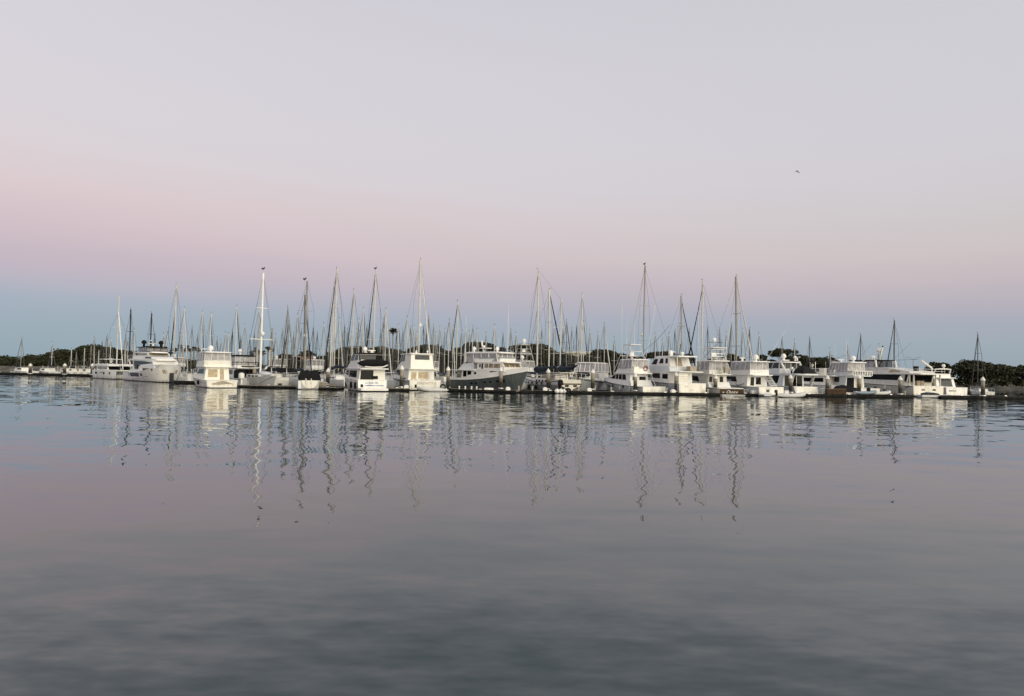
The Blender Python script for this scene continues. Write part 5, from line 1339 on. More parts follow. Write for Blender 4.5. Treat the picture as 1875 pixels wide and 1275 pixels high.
# ---------- blue-white yacht with kayak
def archboat():
    b = Boat('motor_yacht', 'pale blue-white yacht with raked arch, kayak on its side and stepped transom', 'yacht', 1479, 722, 38, 16.5, 4.6, D=104)
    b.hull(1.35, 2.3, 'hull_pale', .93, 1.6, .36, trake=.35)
    MB().panel([(.02, 2.02, .14), (.02, -2.02, .14), (.45, -1.75, 1.36), (.45, 1.75, 1.36)], .03).obj('transom', 'hull_cream', b.root)  # stern brightened by colour: cream for light, pale sides for shade
    b.platform(1.5, 2.1, .42, .24)
    h = house(b, [(3.4, 1.3), (13.0, 2.0), (10.4, 3.2), (3.4, 3.2)], 1.95, 'deckhouse', 'pale', .06, .025)
    h.side([(4.9, 1.8), (12.0, 2.2), (10.4, 3.05), (4.4, 3.05)], 'glass'); h.edge(1, .2, .88, -.88, -.03, 'glass', 'windshield'); h.edge(1, .2, .88, .03, .88, 'glass', 'windshield')
    h.edge(3, .08, .97, -.85, .85, 'glass', 'aft_door')
    for y in (-.3, .1): h.edge(3, .1, .95, y, y+.03, 'steel', 'door_frame', .04)
    for sg in (1, -1):
        MB().add([(1.5, sg*1.85, 1.3), (2.2, sg*1.85, 1.3), (1.2, sg*1.9, 3.15), (.7, sg*1.9, 3.15), (1.5, sg*1.75, 1.3), (2.2, sg*1.75, 1.3), (1.2, sg*1.8, 3.15), (.7, sg*1.8, 3.15)],
                 [(0,1,2,3),(7,6,5,4),(0,4,5,1),(1,5,6,2),(2,6,7,3),(3,7,4,0)]).obj('stern_pillar', 'cream', b.root)
    MB().slab(-.2, 10.8, 2.05, 1.7, 3.18, 3.4, .5).obj('bridge_deck', 'pale', b.root, smooth=40)
    c = house(b, [(4.6, 3.38), (11.2, 3.38), (8.4, 4.3), (4.6, 4.2)], 1.75, 'bridge_coaming', 'pale', .06, .04)
    b.enclosure(4.8, 8.6, 1.62, 4.2, 5.15, 2, 3, .9, m='smoke', fm='pale', fr=.07); b.hardtop(3.6, 8.2, 1.7, 5.14)
    for sg in (1, -1): b.bar('radar_arch', [(2.6, sg*1.75, 3.35), (3.4, sg*1.72, 4.2), (4.3, sg*1.65, 5.3)], .16)
    b.dome(5.6, .2, 5.95, .40, ped=.5); MB().slab(5.0, 6.4, .8, .7, 5.5, 5.62, .2).obj('dome_platform', 'white', b.root); b.dome(4.8, -.7, 5.45, .2, 'black')
    b.name_on('ALLURE', -.2, .95, .26, 'ink', .2, 1.2)
    MB().panel([(.36, 1.5, 1.1), (.3, 1.2, .85), (.3, 1.25, .8), (.36, 1.3, 1.1)], .03).obj('cleat_pocket', 'ink', b.root)
    b.rail_loop([(-.6, -1.3, .42), (-1.2, -1.5, .42), (-1.2, -2.0, .42), (-.3, -2.0, .42)], .75, 'steel', r=.03)
    b.bow_rail(.5, .7, 6); b.stripe(.8, 16, -.28, -.2, 'kayak')
    k = thing('kayak', 'faded blue kayak lashed along the dark side windows of the arch yacht', 'kayak', b.world(8.0, 2.18, 1.95), b.h)
    MB().tube([(-2.2,0,.12),(-1.6,.02,0),(0,.03,-.05),(1.6,.02,0),(2.3,0,.14)], [.05,.25,.36,.26,.04], 8).obj('shell', 'kayak', k, smooth=60); MB().box(-.5, .4, .30, .38, .02, .2).obj('seat', 'black', k)
    t_ = thing('covered_dinghy', 'black tarpaulin covered dinghy on the aft bridge deck of the arch yacht', 'dinghy', b.world(1.3, -.5, 3.42), b.h-1.05); t_.scale = (1.35, 1.2, 1.15)
    MB().add([(-1.9,-.7,0),(1.9,-.7,0),(1.9,.7,0),(-1.9,.7,0),(-1.6,-.55,.55),(-.6,-.2,1.15),(1.9,-.4,.45),(1.9,.4,.45),(-.6,.2,1.15),(-1.6,.55,.55)],
             [(0,3,2,1),(0,1,6,5,4),(2,3,9,8,7),(1,2,7,6),(3,0,4,9),(4,5,8,9),(5,6,7,8)]).obj('tarpaulin', 'black', t_); MB().box(-1.2, 1.2, -.3, .3, -.02, .06).obj('cradle', 'white', t_)
    o = thing('outboard_motor', 'grey outboard motor stowed at the end of the black tarpaulin on the arch yacht', 'outboard motor', b.world(3.2, .5, 3.9), b.h)
    MB().lathe((0,0,0), [(.2,0),(.3,.08),(.3,.42),(.2,.55),(.05,.6)], 10).obj('cowling', 'steel', o, smooth=50); MB().box(-.1,.1,-.08,.08,-.5,0).obj('leg', 'rubber', o)
archboat()

# ---------- long low yacht seen from the side behind it
def longside():
    b = Boat('motor_yacht', 'long low white yacht with a black window band and three small square ports, side on', 'yacht', 1536, 717, 62, 19, 5.0, D=113)
    b.hull(1.6, 2.3, 'hull_pale', .95, 1.4, .30)
    h = house(b, [(.9, 1.6), (14.6, 2.1), (13.0, 3.1), (.9, 3.1)], 2.1, 'deckhouse', 'white', .05, .02)
    h.side([(1.6, 2.1), (13.4, 2.3), (12.9, 2.8), (1.6, 2.8)], 'glass')
    for x in (2.4, 4.4, 6.6, 8.8, 11.0): b.port(x, x+1.1, 1.05, 1.4)
    MB().slab(-.3, 14.0, 2.25, 1.9, 3.08, 3.24, .4).obj('bridge_deck', 'cream', b.root)
    house(b, [(4.5, 3.22), (13.2, 3.22), (11.0, 3.9), (4.5, 3.9)], 1.9, 'bridge_coaming', 'white', .06, .04)
    b.rail_loop([(4.2, 2.0, 3.24), (.4, 2.0, 3.24), (.2, 0, 3.24), (.4, -2.0, 3.24)], .8, 'steel')
    MB().slab(3.0, 12.0, 1.8, 1.7, 5.55, 5.65, .3).obj('bimini', 'black', b.root)
    for x in (3.2, 6.0, 9.0, 11.8):
        for sg in (1, -1): b.bar('bimini_post', [(x, sg*1.65, 3.3), (x, sg*1.65, 5.56)], .035, 'steel')
    MB().slab(2.2, 5.2, 1.3, 1.2, 4.3, 4.4, .3).obj('bridge_awning', 'white', b.root); b.dome(4.6, .2, 4.8, .28); b.scanner(7.6, 0, 6.3, 2.0, 60, ped=.6); b.dome(7.4, .9, 6.05, .3, ped=.4)
    MB().box(1.6, 2.5, .9, 1.7, 3.24, 4.45).obj('exhaust_stack', 'cream', b.root)
    MB().tube([(0.3, .6+.34*math.cos(PI*1.15-i*PI*1.3/8), 3.75+.42*math.sin(PI*1.15-i*PI*1.3/8)) for i in range(9)], .11, 6).obj('life_ring', 'white', b.root)
    b.antenna(1.0, -.6, 3.3, 5.2); b.bow_rail(.6, .6); b.bar('crane_post', [(1.2, -1.6, 3.2), (1.2, -1.6, 5.6), (2.2, -1.6, 5.7)], .06, 'cream')
longside()

# ---------- convertible with white tube enclosure
def conv_tubes():
    b = Boat('motor_boat', 'white convertible with white-tube clear bridge and slatted bridge rail, left of the biggest yacht', 'motor boat', 1590, 722, 38, 14, 4.4, D=108)
    b.hull(1.2, 2.2, 'hull_white', .95, 1.5, .36)
    h, c = convertible(b, 3.2, 11.0, 8.8, 3.15, 2.8, 8.0, 3.85, 5.35, 'pale', 6, 4, aft=[(.12, .95, .1, .9, 'black', 'door'), (.15, .9, -.8, -.1, 'curtain', 'aft_window')],
                       sidewin=[(5.0, 2.1), (10.4, 2.5), (9.0, 2.95), (5.0, 2.95)], overhang=1.9, roof_x=(2.2, 7.9), rake=.7, glass='smoke')
    rl = MB()
    for i in range(9):
        y = 1.75 - 3.5*i/8; rl.box(1.32, 1.4, y-.06, y+.06, 3.27, 3.95)
    for i in range(5):
        for sg in (1, -1): rl.box(1.4+i*.3, 1.5+i*.3, sg*1.75-.03, sg*1.75+.03, 3.27, 3.95)
    rl.obj('railing', 'white', b.root); MB().slab(1.2, 3.0, 1.85, 1.85, 3.93, 4.05, .2).obj('bridge_wing', 'cream', b.root)
    b.dome(4.4, -.6, 5.85, .42, ped=.35); b.scanner(6.0, .5, 5.85, 1.6, 20, ped=.4); b.antenna(4.2, .8, 1.3, 8.0, r=.05); b.antenna(6.8, -1.5, 5.4, 4.4)
    b.dome(9.6, .9, 2.7, .42, 'black', .1, name='deck_cover'); b.bow_rail(.5, .7); MB().box(4.8, 4.86, -.6, .6, 5.4, 5.5).obj('roof_rail', 'white', b.root)
conv_tubes()

# ---------- biggest yacht at the right
def bigright():
    b = Boat('motor_yacht', 'biggest ivory yacht at the right with a long black window band and black bimini', 'yacht', 1700, 727, 41, 23, 5.7, D=109)
    b.hull(1.75, 2.6, 'hull_ivory', .97, 1.6, .30, trake=.0)
    MB().panel([(-.02, 2.7, .15), (-.02, -2.7, .15), (-.02, -2.74, 1.76), (-.02, 2.74, 1.76)], .02).obj('transom', 'hull_cream', b.root)  # lighter copy of the ivory hull, light on the stern painted in
    b.platform(1.1, 2.6, .35, .22)
    house(b, [(2.2, 1.7), (20.0, 2.3), (19.0, 2.72), (2.2, 2.55)], 2.55, 'side_deck', 'offw', .03, .03)
    h = house(b, [(1.9, 2.3), (19.6, 2.4), (17.0, 3.66), (1.5, 3.66)], 2.42, 'saloon', 'offw', .05, .022)
    h.side([(4.0, 2.62), (18.6, 2.75), (17.0, 3.55), (3.2, 3.55)], 'glass'); h.edge(3, .1, .95, -.9, .9, 'glass', 'aft_door')
    h.side([(1.95, 2.4), (2.5, 2.4), (2.2, 3.6), (1.6, 3.6)], 'glass', 'aft_side_window')
    for sg in (1, -1):
        b.bar('deck_post', [(.3, sg*2.4, 1.7), (.3, sg*2.4, 3.65)], .12, 'cream'); b.bar('deck_post', [(1.2, sg*2.4, 1.7), (1.2, sg*2.4, 3.65)], .10, 'cream')
    MB().slab(-1.4, 17.6, 2.75, 2.1, 3.62, 3.8, .5).obj('boat_deck', 'cream', b.root, smooth=40)
    c = house(b, [(1.2, 3.78), (18.4, 3.78), (16.0, 4.85), (8.0, 4.8), (1.6, 4.15)], 2.3, 'bridge_coaming', 'offw', .05, .04)
    c.side([(6.6, 3.95), (5.6, 4.42), (4.2, 4.3), (3.4, 4.0)], 'curtain', 'bridge_vent')
    MB().slab(9.6, 17.8, 1.95, 1.8, 6.0, 6.13, .4, crown=.05).obj('bimini', 'black', b.root)
    b.enclosure(10.4, 16.8, 1.8, 4.8, 6.0, 4, 3, .8, m='vinyl', fm='charcoal', aft=False)
    for sg in (1, -1):
        b.bar('radar_arch', [(14.2, sg*1.95, 4.7), (13.0, sg*1.9, 6.05), (12.4, sg*1.5, 6.25)], .17, 'offw'); b.bar('radar_arch', [(9.6, sg*1.95, 4.8), (9.9, sg*1.9, 6.05)], .2, 'offw')
    b.bar('radar_mast', [(11.4, 0, 6.1), (10.9, 0, 7.4), (10.6, 0, 8.4)], .16, 'cream'); b.dome(11.3, .1, 7.65, .42, ped=.35); b.scanner(12.8, .4, 6.75, 1.9, 45, ped=.5); b.dome(13.1, -.2, 6.5, .28)
    MB().ball((10.5, 0, 8.55), .14).obj('mast_light', 'black', b.root); b.bar('outrigger', [(9.8, -1.4, 6.1), (4.0, -1.6, 6.2)], .03, 'alu_dark', 5)
    b.antenna(10.2, -1.6, 6.1, 3.0, (-2.6, -1.6), m='alu_dark'); b.antenna(15, 1.6, 6.1, 3.0, (-2.4, -1.0), m='alu_dark')
    b.bar('davit', [(.6, -1.2, 4.0), (.6, -1.2, 4.6), (.65, -1.1, 4.8), (1.0, .4, 5.9)], .15, 'cream', 8)
    b.rail_loop([(2.2, 2.5, 3.8), (-.6, 2.5, 3.8), (-1.1, 1.5, 3.8), (-1.1, -1.5, 3.8), (-.6, -2.5, 3.8), (2.2, -2.5, 3.8)], .7, 'white', r=.03)
    for x, y in ((.5, 1.3), (1.0, .2)): MB().box(x, x+.5, y-.3, y+.3, 1.75, 2.6).obj('deck_chair', 'tan', b.root)
    for sg in (1, -1): b.transom_panel(sg*1.0-.3, sg*1.0+.3, 1.0, 1.3, out=.04)
    b.ladder(-.05, -.25, .4, 1.7, .5, .02, 'white')
    for x in (8.6, 11.2, 14.0, 17.0): b.port(x, x+.6, 1.2, 1.4)
    b.stripe(.3, 22.4, -.16, -.1, 'ink'); b.bow_rail(.6, .8, 7)
    b.line([b.hpt(.8, 1.75, 1, .05), b.hpt(1.6, 1.3, 1, .3), b.hpt(2.6, .4, 1, .5), b.hpt(4.2, .2, 1, .8)], .05, 'black', 'shore_power_cable')
    # dinghy and helm on the boat deck
    MB().box(2.4, 2.9, -.3, .3, 4.2, 5.0).obj('covered_helm', 'black', b.root)
    hang_fender(b, 6.0, .3, 1.05, 1, 'aft white fender on the port side of the biggest right-hand yacht', 'white fenders on the biggest right-hand yacht', .15, 'hypalon')
    hang_fender(b, 10.0, .3, 1.05, 1, 'middle white fender on the port side of the biggest right-hand yacht', 'white fenders on the biggest right-hand yacht', .15, 'hypalon')
    hang_fender(b, 14.5, .3, 1.05, 1, 'forward white fender on the port side of the biggest right-hand yacht', 'white fenders on the biggest right-hand yacht', .15, 'hypalon')
bigright()
def rightmost():
    b = Boat('motor_boat', 'white express cruiser with a dark windscreen moored at the right end of the dock', 'motor boat', 1752, 729, 42, 14, 4.2, D=112)
    b.hull(1.55, 2.2, 'hull_white', .95, 1.5, .34)
    h = house(b, [(2.2, 1.5), (10.8, 2.0), (8.4, 3.1), (2.6, 3.1)], 1.8, 'deckhouse', 'white', .07, .03)
    h.side([(3.0, 2.1), (9.6, 2.3), (8.3, 2.9), (3.1, 2.9)], 'glass'); h.edge(1, .2, .88, -.85, .85, 'glass', 'windshield'); h.edge(3, .1, .9, -.7, .7, 'smoke', 'aft_door')
    MB().slab(1.8, 8.6, 1.75, 1.5, 3.08, 3.22, .4).obj('roof', 'white', b.root, smooth=40)
    house(b, [(3.0, 3.2), (7.6, 3.2), (6.4, 3.9), (3.0, 3.8)], 1.5, 'bridge_coaming', 'white', .06, .03)
    for sg in (1, -1): b.bar('radar_arch', [(3.4, sg*1.5, 3.3), (2.9, sg*1.45, 4.6), (2.8, 0, 4.7)], .12)
    b.bar('bimini_frame', [(6.8, 1.4, 3.8), (5.6, 1.4, 5.0), (3.2, 1.4, 5.1)], .04, 'white'); MB().slab(3.0, 5.8, 1.45, 1.3, 5.0, 5.1, .3).obj('bimini', 'black', b.root)
    b.dome(2.8, 0, 5.0, .3); b.name_on('BREEZE', .8, 1.0, .3, 'ink', 0, 1.3); b.bow_rail(.5, .7); b.platform(.9, 1.8, .32)
rightmost()

# ================================================================== SAILBOATS
def sail_hull(b, L, B, fs, fb, m, cabin=True, cm='white', cover=None):
    b.hull(fs, fb, m, .72, .9, .22, 2.0, 2.0, .45, full=.45, rail=None, n=12)
    if cabin:
        h = house(b, [(.30*L, fs-.1), (.74*L, fs+.05), (.66*L, fs+.48), (.30*L, fs+.52)], B*.30, 'cabin', cm, .1, .03)
        for x in (.36, .46, .56): h.side([(x*L, fs+.15), ((x+.07)*L, fs+.15), ((x+.07)*L, fs+.36), (x*L, fs+.36)], 'glass')
def sailboat(label, px, yt, D, jib=0, jc=None, mc='alu', boat=True, rel=None, sp=2, hull='hull_white', cover='navy', bird=False, radar=None, yb=668, jtop=.96, dodger=None, group=None, back=True, thick=1.0, Lk=None):
    """a moored yacht placed by its masthead: jib = pixels from the mast foot to the foot of the headsail"""
    top = at(px, yt, D)
    H = top.z
    L = Lk or min(16, max(7.5, H*.72)); B = L*.29
    J = .36*L
    s_ = F_PX/D
    if rel is None:
        q = max(-.96, min(.96, (-jib/s_)/J))
        rel = math.degrees(math.asin(q)) if jib else (17 if (int(px) % 2) else -160)
    a = math.atan2(top.x, D)
    h = PI/2 - a + R(rel)
    xm = .60*L
    b = Boat.__new__(Boat)
    b.h, b.L, b.B, b.D = h, L, B, D
    b.loc = Vector((top.x - xm*math.cos(h), D - xm*math.sin(h), 0))
    b.root = thing('sailboat', label, 'sailboat', b.loc, h, group)
    fs, fb = .085*L, .115*L
    sail_hull(b, L, B, fs, fb, hull)
    r = (.040 + .0041*H)*thick*(D/120)**.5
    b.bar('mast', [(xm, 0, fs*.8), (xm, 0, H*.55), (xm-.01*H, 0, H)], r, mc, 8)
    for f in ((.40, .68) if sp == 2 else (.55,)):
        w = (.062 if f < .6 else .048)*H*1.0
        b.bar('spreader', [(xm-.12, w, H*f+.05), (xm, 0, H*f), (xm-.12, -w, H*f+.05)], .028*thick*(D/110)**.5, mc, 5)
    wr = .018*(D/105)
    f_ = (.40, .68) if sp == 2 else (.55,)
    for sg in (1, -1):
        P = [(xm, 0, H*.985)] + [(xm-.12, sg*(.062 if f < .6 else .048)*H, H*f+.05) for f in f_[::-1]] + [(xm-.25, sg*B*.47, fs+.1)]
        b.bar('shroud', P, wr, 'wire', 4)
    zb = b.sheer(.985)
    fo = Vector((xm, 0, H*jtop)); fe = Vector((xm+J, 0, zb+.5))
    if jc:
        MB().tube([fo, fo.lerp(fe, .3), fo.lerp(fe, .7), fe], [.035*thick, .062*thick, .095*thick, .08*thick], 6).obj('furled_headsail', jc, b.root)
    else: b.bar('forestay', [fo, fe], wr, 'wire', 4)
    if back: b.bar('backstay', [(xm, 0, H), (.15, 0, fs+.2)], wr, 'wire', 4)
    zbm = fs + .5 + .09*L
    b.bar('boom', [(xm-.1, 0, zbm), (xm-.44*L, 0, zbm+.1)], .07, mc if mc != 'mast_black' else 'mast_black')
    if cover:
        P = [(xm-.1-.42*L*u, 0, zbm+.22+.06*math.sin(7*u)) for u in (0, .15, .4, .7, 1)]
        MB().tube(P, [.16, .30, .26, .20, .10], 7).obj('sail_cover', cover, b.root, smooth=60)
    if dodger:
        MB().add([(.28*L, B*.34, fs), (.28*L, -B*.34, fs), (.40*L, -B*.3, fs+.2), (.40*L, B*.3, fs+.2), (.27*L, B*.3, fs+1.25), (.27*L, -B*.3, fs+1.25), (.36*L, -B*.26, fs+1.15), (.36*L, B*.26, fs+1.15)],
                 [(0,3,2,1),(4,5,6,7),(1,2,6,5),(2,3,7,6),(3,0,4,7)]).obj('dodger', dodger, b.root)
    mb = MB().tube([(xm, .05, H-.05), (xm, .05, H+.45)], .02*(D/105), 4); mb.tube([(xm-.3, .05, H+.28), (xm+.3, .05, H+.30)], .022*(D/105), 4)
    mb.obj('wind_vane', 'pole', b.root)
    if radar:
        z = at(px, radar, D).z; b.dome(xm+.35, 0, z, .27, ped=.12); b.bar('radar_bracket', [(xm, 0, z-.1), (xm+.4, 0, z-.1)], .05, mc)
    rl = MB(); n = 5
    for sg in (1, -1):
        P = [(b.hx(i/n*.96+.02, 1), sg*b.hb(i/n*.96+.02)*.95, b.sheer(i/n*.96+.02)) for i in range(n+1)]
        rl.tube([(x, y, z+.6) for x, y, z in P], .014, 4)
        for x, y, z in P: rl.tube([(x, y, z), (x, y, z+.6)], .016, 4)
    rl.obj('lifeline', 'steel', b.root)
    if bird: perched(bird, (b.world(xm-.0*H, 0, 0).x, b.world(xm, 0, 0).y, H+.02))
    return b
def perched(label, loc, sc=1.0):
    t_ = thing('bird', label, 'bird', loc, .6)
    mb = MB(); mb.ball((0, 0, .24*sc), .26*sc, .12*sc, .14*sc, 8, 5); mb.ball((.2*sc, 0, .42*sc), .09*sc, .08*sc, .09*sc, 8, 5)
    mb.add([(-.2*sc,-.06*sc,.25*sc),(-.2*sc,.06*sc,.25*sc),(-.5*sc,.03*sc,.12*sc),(-.5*sc,-.03*sc,.12*sc)], [(0,1,2,3),(3,2,1,0)])
    mb.add([(.27*sc,-.02*sc,.43*sc),(.27*sc,.02*sc,.43*sc),(.4*sc,0,.40*sc),(.27*sc,0,.38*sc)], [(0,1,2),(1,3,2),(3,0,2)])
    mb.obj('body', 'bird', t_, smooth=60); MB().tube([(0,.05*sc,0),(0,.05*sc,.16*sc)], .02*sc, 4).tube([(0,-.05*sc,0),(0,-.05*sc,.16*sc)], .02*sc, 4).obj('leg', 'bird', t_)
GS = 'thicket of small bare masts at the far left dock'
for i_, (px, yt, D, mc, jx) in enumerate(((131,640,172,'alu',0),(140,645,190,'alu_tan',0),(155,638,185,'alu',0),(167,633,180,'alu_tan',0),(173,618,178,'alu_tan',2),(181,642,175,'alu',0))):
    sailboat((ORD[:5] + ['rightmost'])[i_] + ' bare-masted sailboat of the thicket at the far left dock', px, yt, D, jx, 'alu' if jx else None, mc, sp=1, group=GS, back=False)
SB = [
 ('sailboat with a short charcoal mast, in front of the biggest round tree at the left', 187, 627, 176, dict(mc='mast_black', sp=1)),
 ('sailboat with a thin grey mast just left of the catamaran rig', 196, 615, 170, dict(mc='alu_tan', sp=1)),
 ('sailboat with a white mast between the catamaran rig and the black mast', 203, 622, 165, dict(sp=1)),
 ('sailboat with the slim white mast right of the catamaran rig, bird at its masthead', 230, 617, 158, dict(sp=1, jib=2, jc='alu')),
 ('sailboat with a bare white mast beside the taller black mast', 234.5, 622, 160, dict(sp=1)),
 ('sailboat with the taller of the two black masts, over the stern of the explorer yacht', 240, 567, 142, dict(mc='mast_black', thick=1.15, jib=10, jc=None)),
 ('sailboat with a white furled headsail slanting right of the taller black mast', 246, 604, 146, dict(jib=4, jc='white')),
 ('sailboat with the shorter black mast above the domes of the explorer yacht', 277.5, 574, 140, dict(mc='mast_black', thick=1.15)),
 ('sailboat with a short grey mast right of the shorter black mast', 284, 613, 150, dict(mc='alu_dark', sp=1)),
 ('sailboat with a thin white mast over the bow of the explorer yacht', 308, 602, 150, dict(sp=1)),
 ('tall white-masted sailboat with a dark furled headsail, right of the explorer yacht', 323, 522, 134, dict(jib=-7, jc='black', thick=1.25, hull='hull_grey', jtop=.80)),
 ('sailboat with a white headsail slanting right, next to the tall mast by the explorer yacht', 338, 565, 130, dict(jib=9, jc='white', hull='hull_grey', yb=690)),
 ('sailboat with white mast and dark headsail just left of the cream convertible roof', 371, 572, 126, dict(jib=6, jc='charcoal')),
 ('sailboat with white mast and dark headsail behind the roof dome of the cream convertible', 387, 575, 122, dict(jib=6, jc='black', thick=1.1)),
 ('sailboat with a short white mast right of the cream convertible roof dome', 413, 610, 140, dict(sp=1)),
 ('sailboat with a short black mast between the cream convertible and the canvas flybridge', 425.5, 607, 138, dict(mc='mast_black', sp=1)),
 ('sailboat with white mast and dark headsail over the canvas flybridge', 434, 562, 120, dict(jib=11, jc='charcoal', thick=1.1)),
 ('sailboat with a short white mast right above the canvas flybridge', 448.5, 596, 132, dict(jib=-2, jc='alu')),
 ('sailboat with a thin pale mast left of the T spreader mast', 474, 567, 130, dict(mc='alu', jib=-2, jc='alu')),
 ('sailboat with a thin grey mast close behind the T spreader mast', 478.5, 580, 128, dict(mc='alu_tan')),
 ('sailboat with a leaning grey headsail left of the low red roof', 527, 563, 125, dict(mc='alu_tan', jib=-9, jc='charcoal')),
 ('sailboat with a weathered mast and dark headsail just below the leaning grey headsail', 528.5, 590, 120, dict(mc='alu_tan', jib=-11, jc='charcoal')),
 ('sailboat with a clean white mast in front of the red roof left half', 545, 577, 118, dict(jib=-7, jc='alu_tan')),
 ('sailboat with a stubby white mast over the red roof right half', 574, 600, 150, dict(sp=1, mc='alu_dark')),
 ('sailboat with a short bare mast between the red roof and the tall mast pair', 593, 594, 125, dict(sp=1)),
 ('sailboat with a white mast, second of the tall pair with a long black headsail', 612, 520, 116, dict(thick=1.1, jib=-4, jc='white')),
 ('tall sailboat with lights on its spreaders and a long black headsail slanting left', 616.5, 493, 112, dict(jib=-19, jc='black', thick=1.15)),
 ('sailboat with a white headsail slanting right under the spreader lights', 622, 585, 128, dict(jib=10, jc='white')),
 ('sailboat with a thin dark stay mast left of the pale slim mast', 631, 598, 140, dict(mc='alu_dark', sp=1, jib=2, jc='charcoal')),
 ('sailboat with a slim pale mast and dark headsail over the black topped flybridge', 648, 532, 118, dict(jib=-14, jc='charcoal')),
 ('sailboat with a short mast and dark headsail slanting left above the black dinghy yacht', 658, 586, 132, dict(jib=-8, jc='charcoal')),
 ('sailboat with white mast and thin dark headsail slanting right above the black topped bridge', 666, 566, 124, dict(jib=10, jc='charcoal')),
 ('tall white-masted sailboat with black headsail, rising behind the black topped flybridge', 687.5, 495, 113, dict(jib=-17, jc='black', thick=1.2)),
 ('sailboat with a thin tan mast just left of the white headsail near the lone palm', 703, 585, 135, dict(mc='alu_tan', sp=1)),
 ('sailboat with white mast and white headsail slanting towards the lone palm', 707, 567, 120, dict(jib=13, jc='white', thick=1.15)),
 ('sailboat with a white mast and dark headsail just right of the lone palm', 730.5, 596, 124, dict(jib=8, jc='charcoal')),
 ('sailboat with a dark masthead and white headsail over the ladder yacht front windows', 746, 582, 120, dict(jib=12, jc='white')),
 ('sailboat with a small white mast close left of the highest mast', 759, 598, 130, dict(sp=1, jib=5, jc='charcoal')),
 ('highest sailboat, its white mast topping all others above the ladder yacht, radar halfway', 770.5, 477, 112, dict(jib=26, jc='white', thick=1.3, radar=597, hull='hull_pale', cover='blue')),
 ('sailboat with a dark headsail slanting left behind the long white headsail', 785, 580, 132, dict(mc='alu_tan', jib=-8, jc='charcoal')),
 ('sailboat with a thin tan mast right of the long white headsail', 794, 597, 134, dict(mc='alu_tan', jib=3, jc='alu')),
 ('sailboat with a short tan mast left of the two pilings at the ladder yacht', 805.5, 600, 140, dict(mc='alu', sp=1, jib=-5, jc='charcoal')),
 ('sailboat with a white mast above the leftmost of the two pilings by the trawler stern', 822.5, 587, 126, dict(sp=1)),
 ('sailboat with a short white mast crossing the dark slanting headsail left of the trawler', 830, 598, 130, dict(jib=5, jc='white')),
 ('sailboat with a tan mast and long dark headsail slanting left by the trawler stern', 838, 553, 115, dict(mc='alu', jib=-16, jc='charcoal', thick=1.1)),
 ('sailboat with a slim white mast over the trawler boat deck', 853, 601, 126, dict(sp=1, jib=-3, jc='alu')),
 ('sailboat with a bare white mast over the trawler radar', 866, 599, 124, dict(sp=1)),
 ('sailboat with a white mast over the forward end of the trawler hardtop', 906, 597, 122, dict(sp=1, jib=10, jc='alu')),
 ('sailboat with a grey mast and stays just right of the trawler hardtop', 936, 606, 116, dict(mc='alu_tan', sp=1, jib=12, jc='alu_tan')),
 ('sailboat with a thick white mast and long black headsail slanting right over the ketch', 1007, 532, 112, dict(jib=34, jc='black', thick=1.5, cover='navy')),
 ('sailboat with a grey mast and dark headsail between ketch mizzen and parapet building', 1038, 588, 122, dict(mc='alu_tan', jib=13, jc='charcoal')),
 ('sailboat with a pale leaning mast in front of the white parapet building', 1066, 540, 116, dict(jib=-8, jc='alu', thick=1.1)),
 ('sailboat with a short white mast and dark headsail in front of the white parapet', 1069, 590, 118, dict(jib=14, jc='charcoal')),
 ('sailboat with tan mast and white headsail slanting right before the big round tree', 1107, 594, 114, dict(mc='alu_tan', jib=15, jc='white')),
 ('tall sailboat with a two-tone mast above the tuna tower and stays fanning wide', 1180, 487, 116, dict(mc='alu_tan', jib=-38, jc='alu', radar=615)),
 ('sailboat with a short white mast over the enclosed bridge yacht', 1213, 624, 122, dict(sp=1)),
 ('sailboat with a pale mast close left of the tan mast of the crossed headsails', 1245, 595, 128, dict(sp=1)),
 ('sailboat with the tan mast and black headsail slanting right, left half of the cross', 1248.5, 542, 113, dict(mc='alu_tan', jib=31, jc='black', thick=1.2, jtop=.93)),
 ('sailboat with the white mast and black headsail slanting left, right half of the cross', 1286, 515, 112, dict(jib=-32, jc='black', thick=1.2, jtop=.92)),
 ('sailboat with a dark slanting headsail left of the thick brown mast', 1339, 592, 126, dict(mc='alu_tan', jib=-9, jc='charcoal', sp=1)),
 ('sailboat with the thick brown mast and white headsail slanting right', 1349, 507, 113, dict(mc='alu_tan', jib=36, jc='alu', thick=1.5)),
 ('sailboat with a grey mast under the white headsail of the brown mast', 1372.5, 603, 122, dict(mc='alu_dark', sp=1)),
 ('sailboat with a thin grey mast over the black bimini frame', 1482.5, 619, 128, dict(mc='alu_dark', jib=-6, jc=None, sp=1)),
 ('sailboat with a dark headsail slanting left behind the white-tube convertible radome', 1575.5, 614, 124, dict(mc='alu_dark', jib=-13, jc='charcoal', sp=1)),
 ('sailboat with the dark mast and headsail above the biggest right-hand yacht', 1637, 587, 122, dict(mc='alu_dark', jib=-17, jc='charcoal', thick=1.2)),
 ('sailboat with a thin dark mast past the right end of the dock', 1790, 612, 130, dict(mc='alu_dark', jib=-10, jc='charcoal')),
 ('sailboat with a white mast at the far left beyond the small moored boats', 96, 628, 178, dict(jib=-4, jc='charcoal', sp=1)),
 ('sailboat with a tan mast at the left end of the marina', 40, 620, 180, dict(mc='alu_tan', sp=1)),
]
for lb, px, yt, D, kw in SB: sailboat(lb, px, yt, D, **kw)
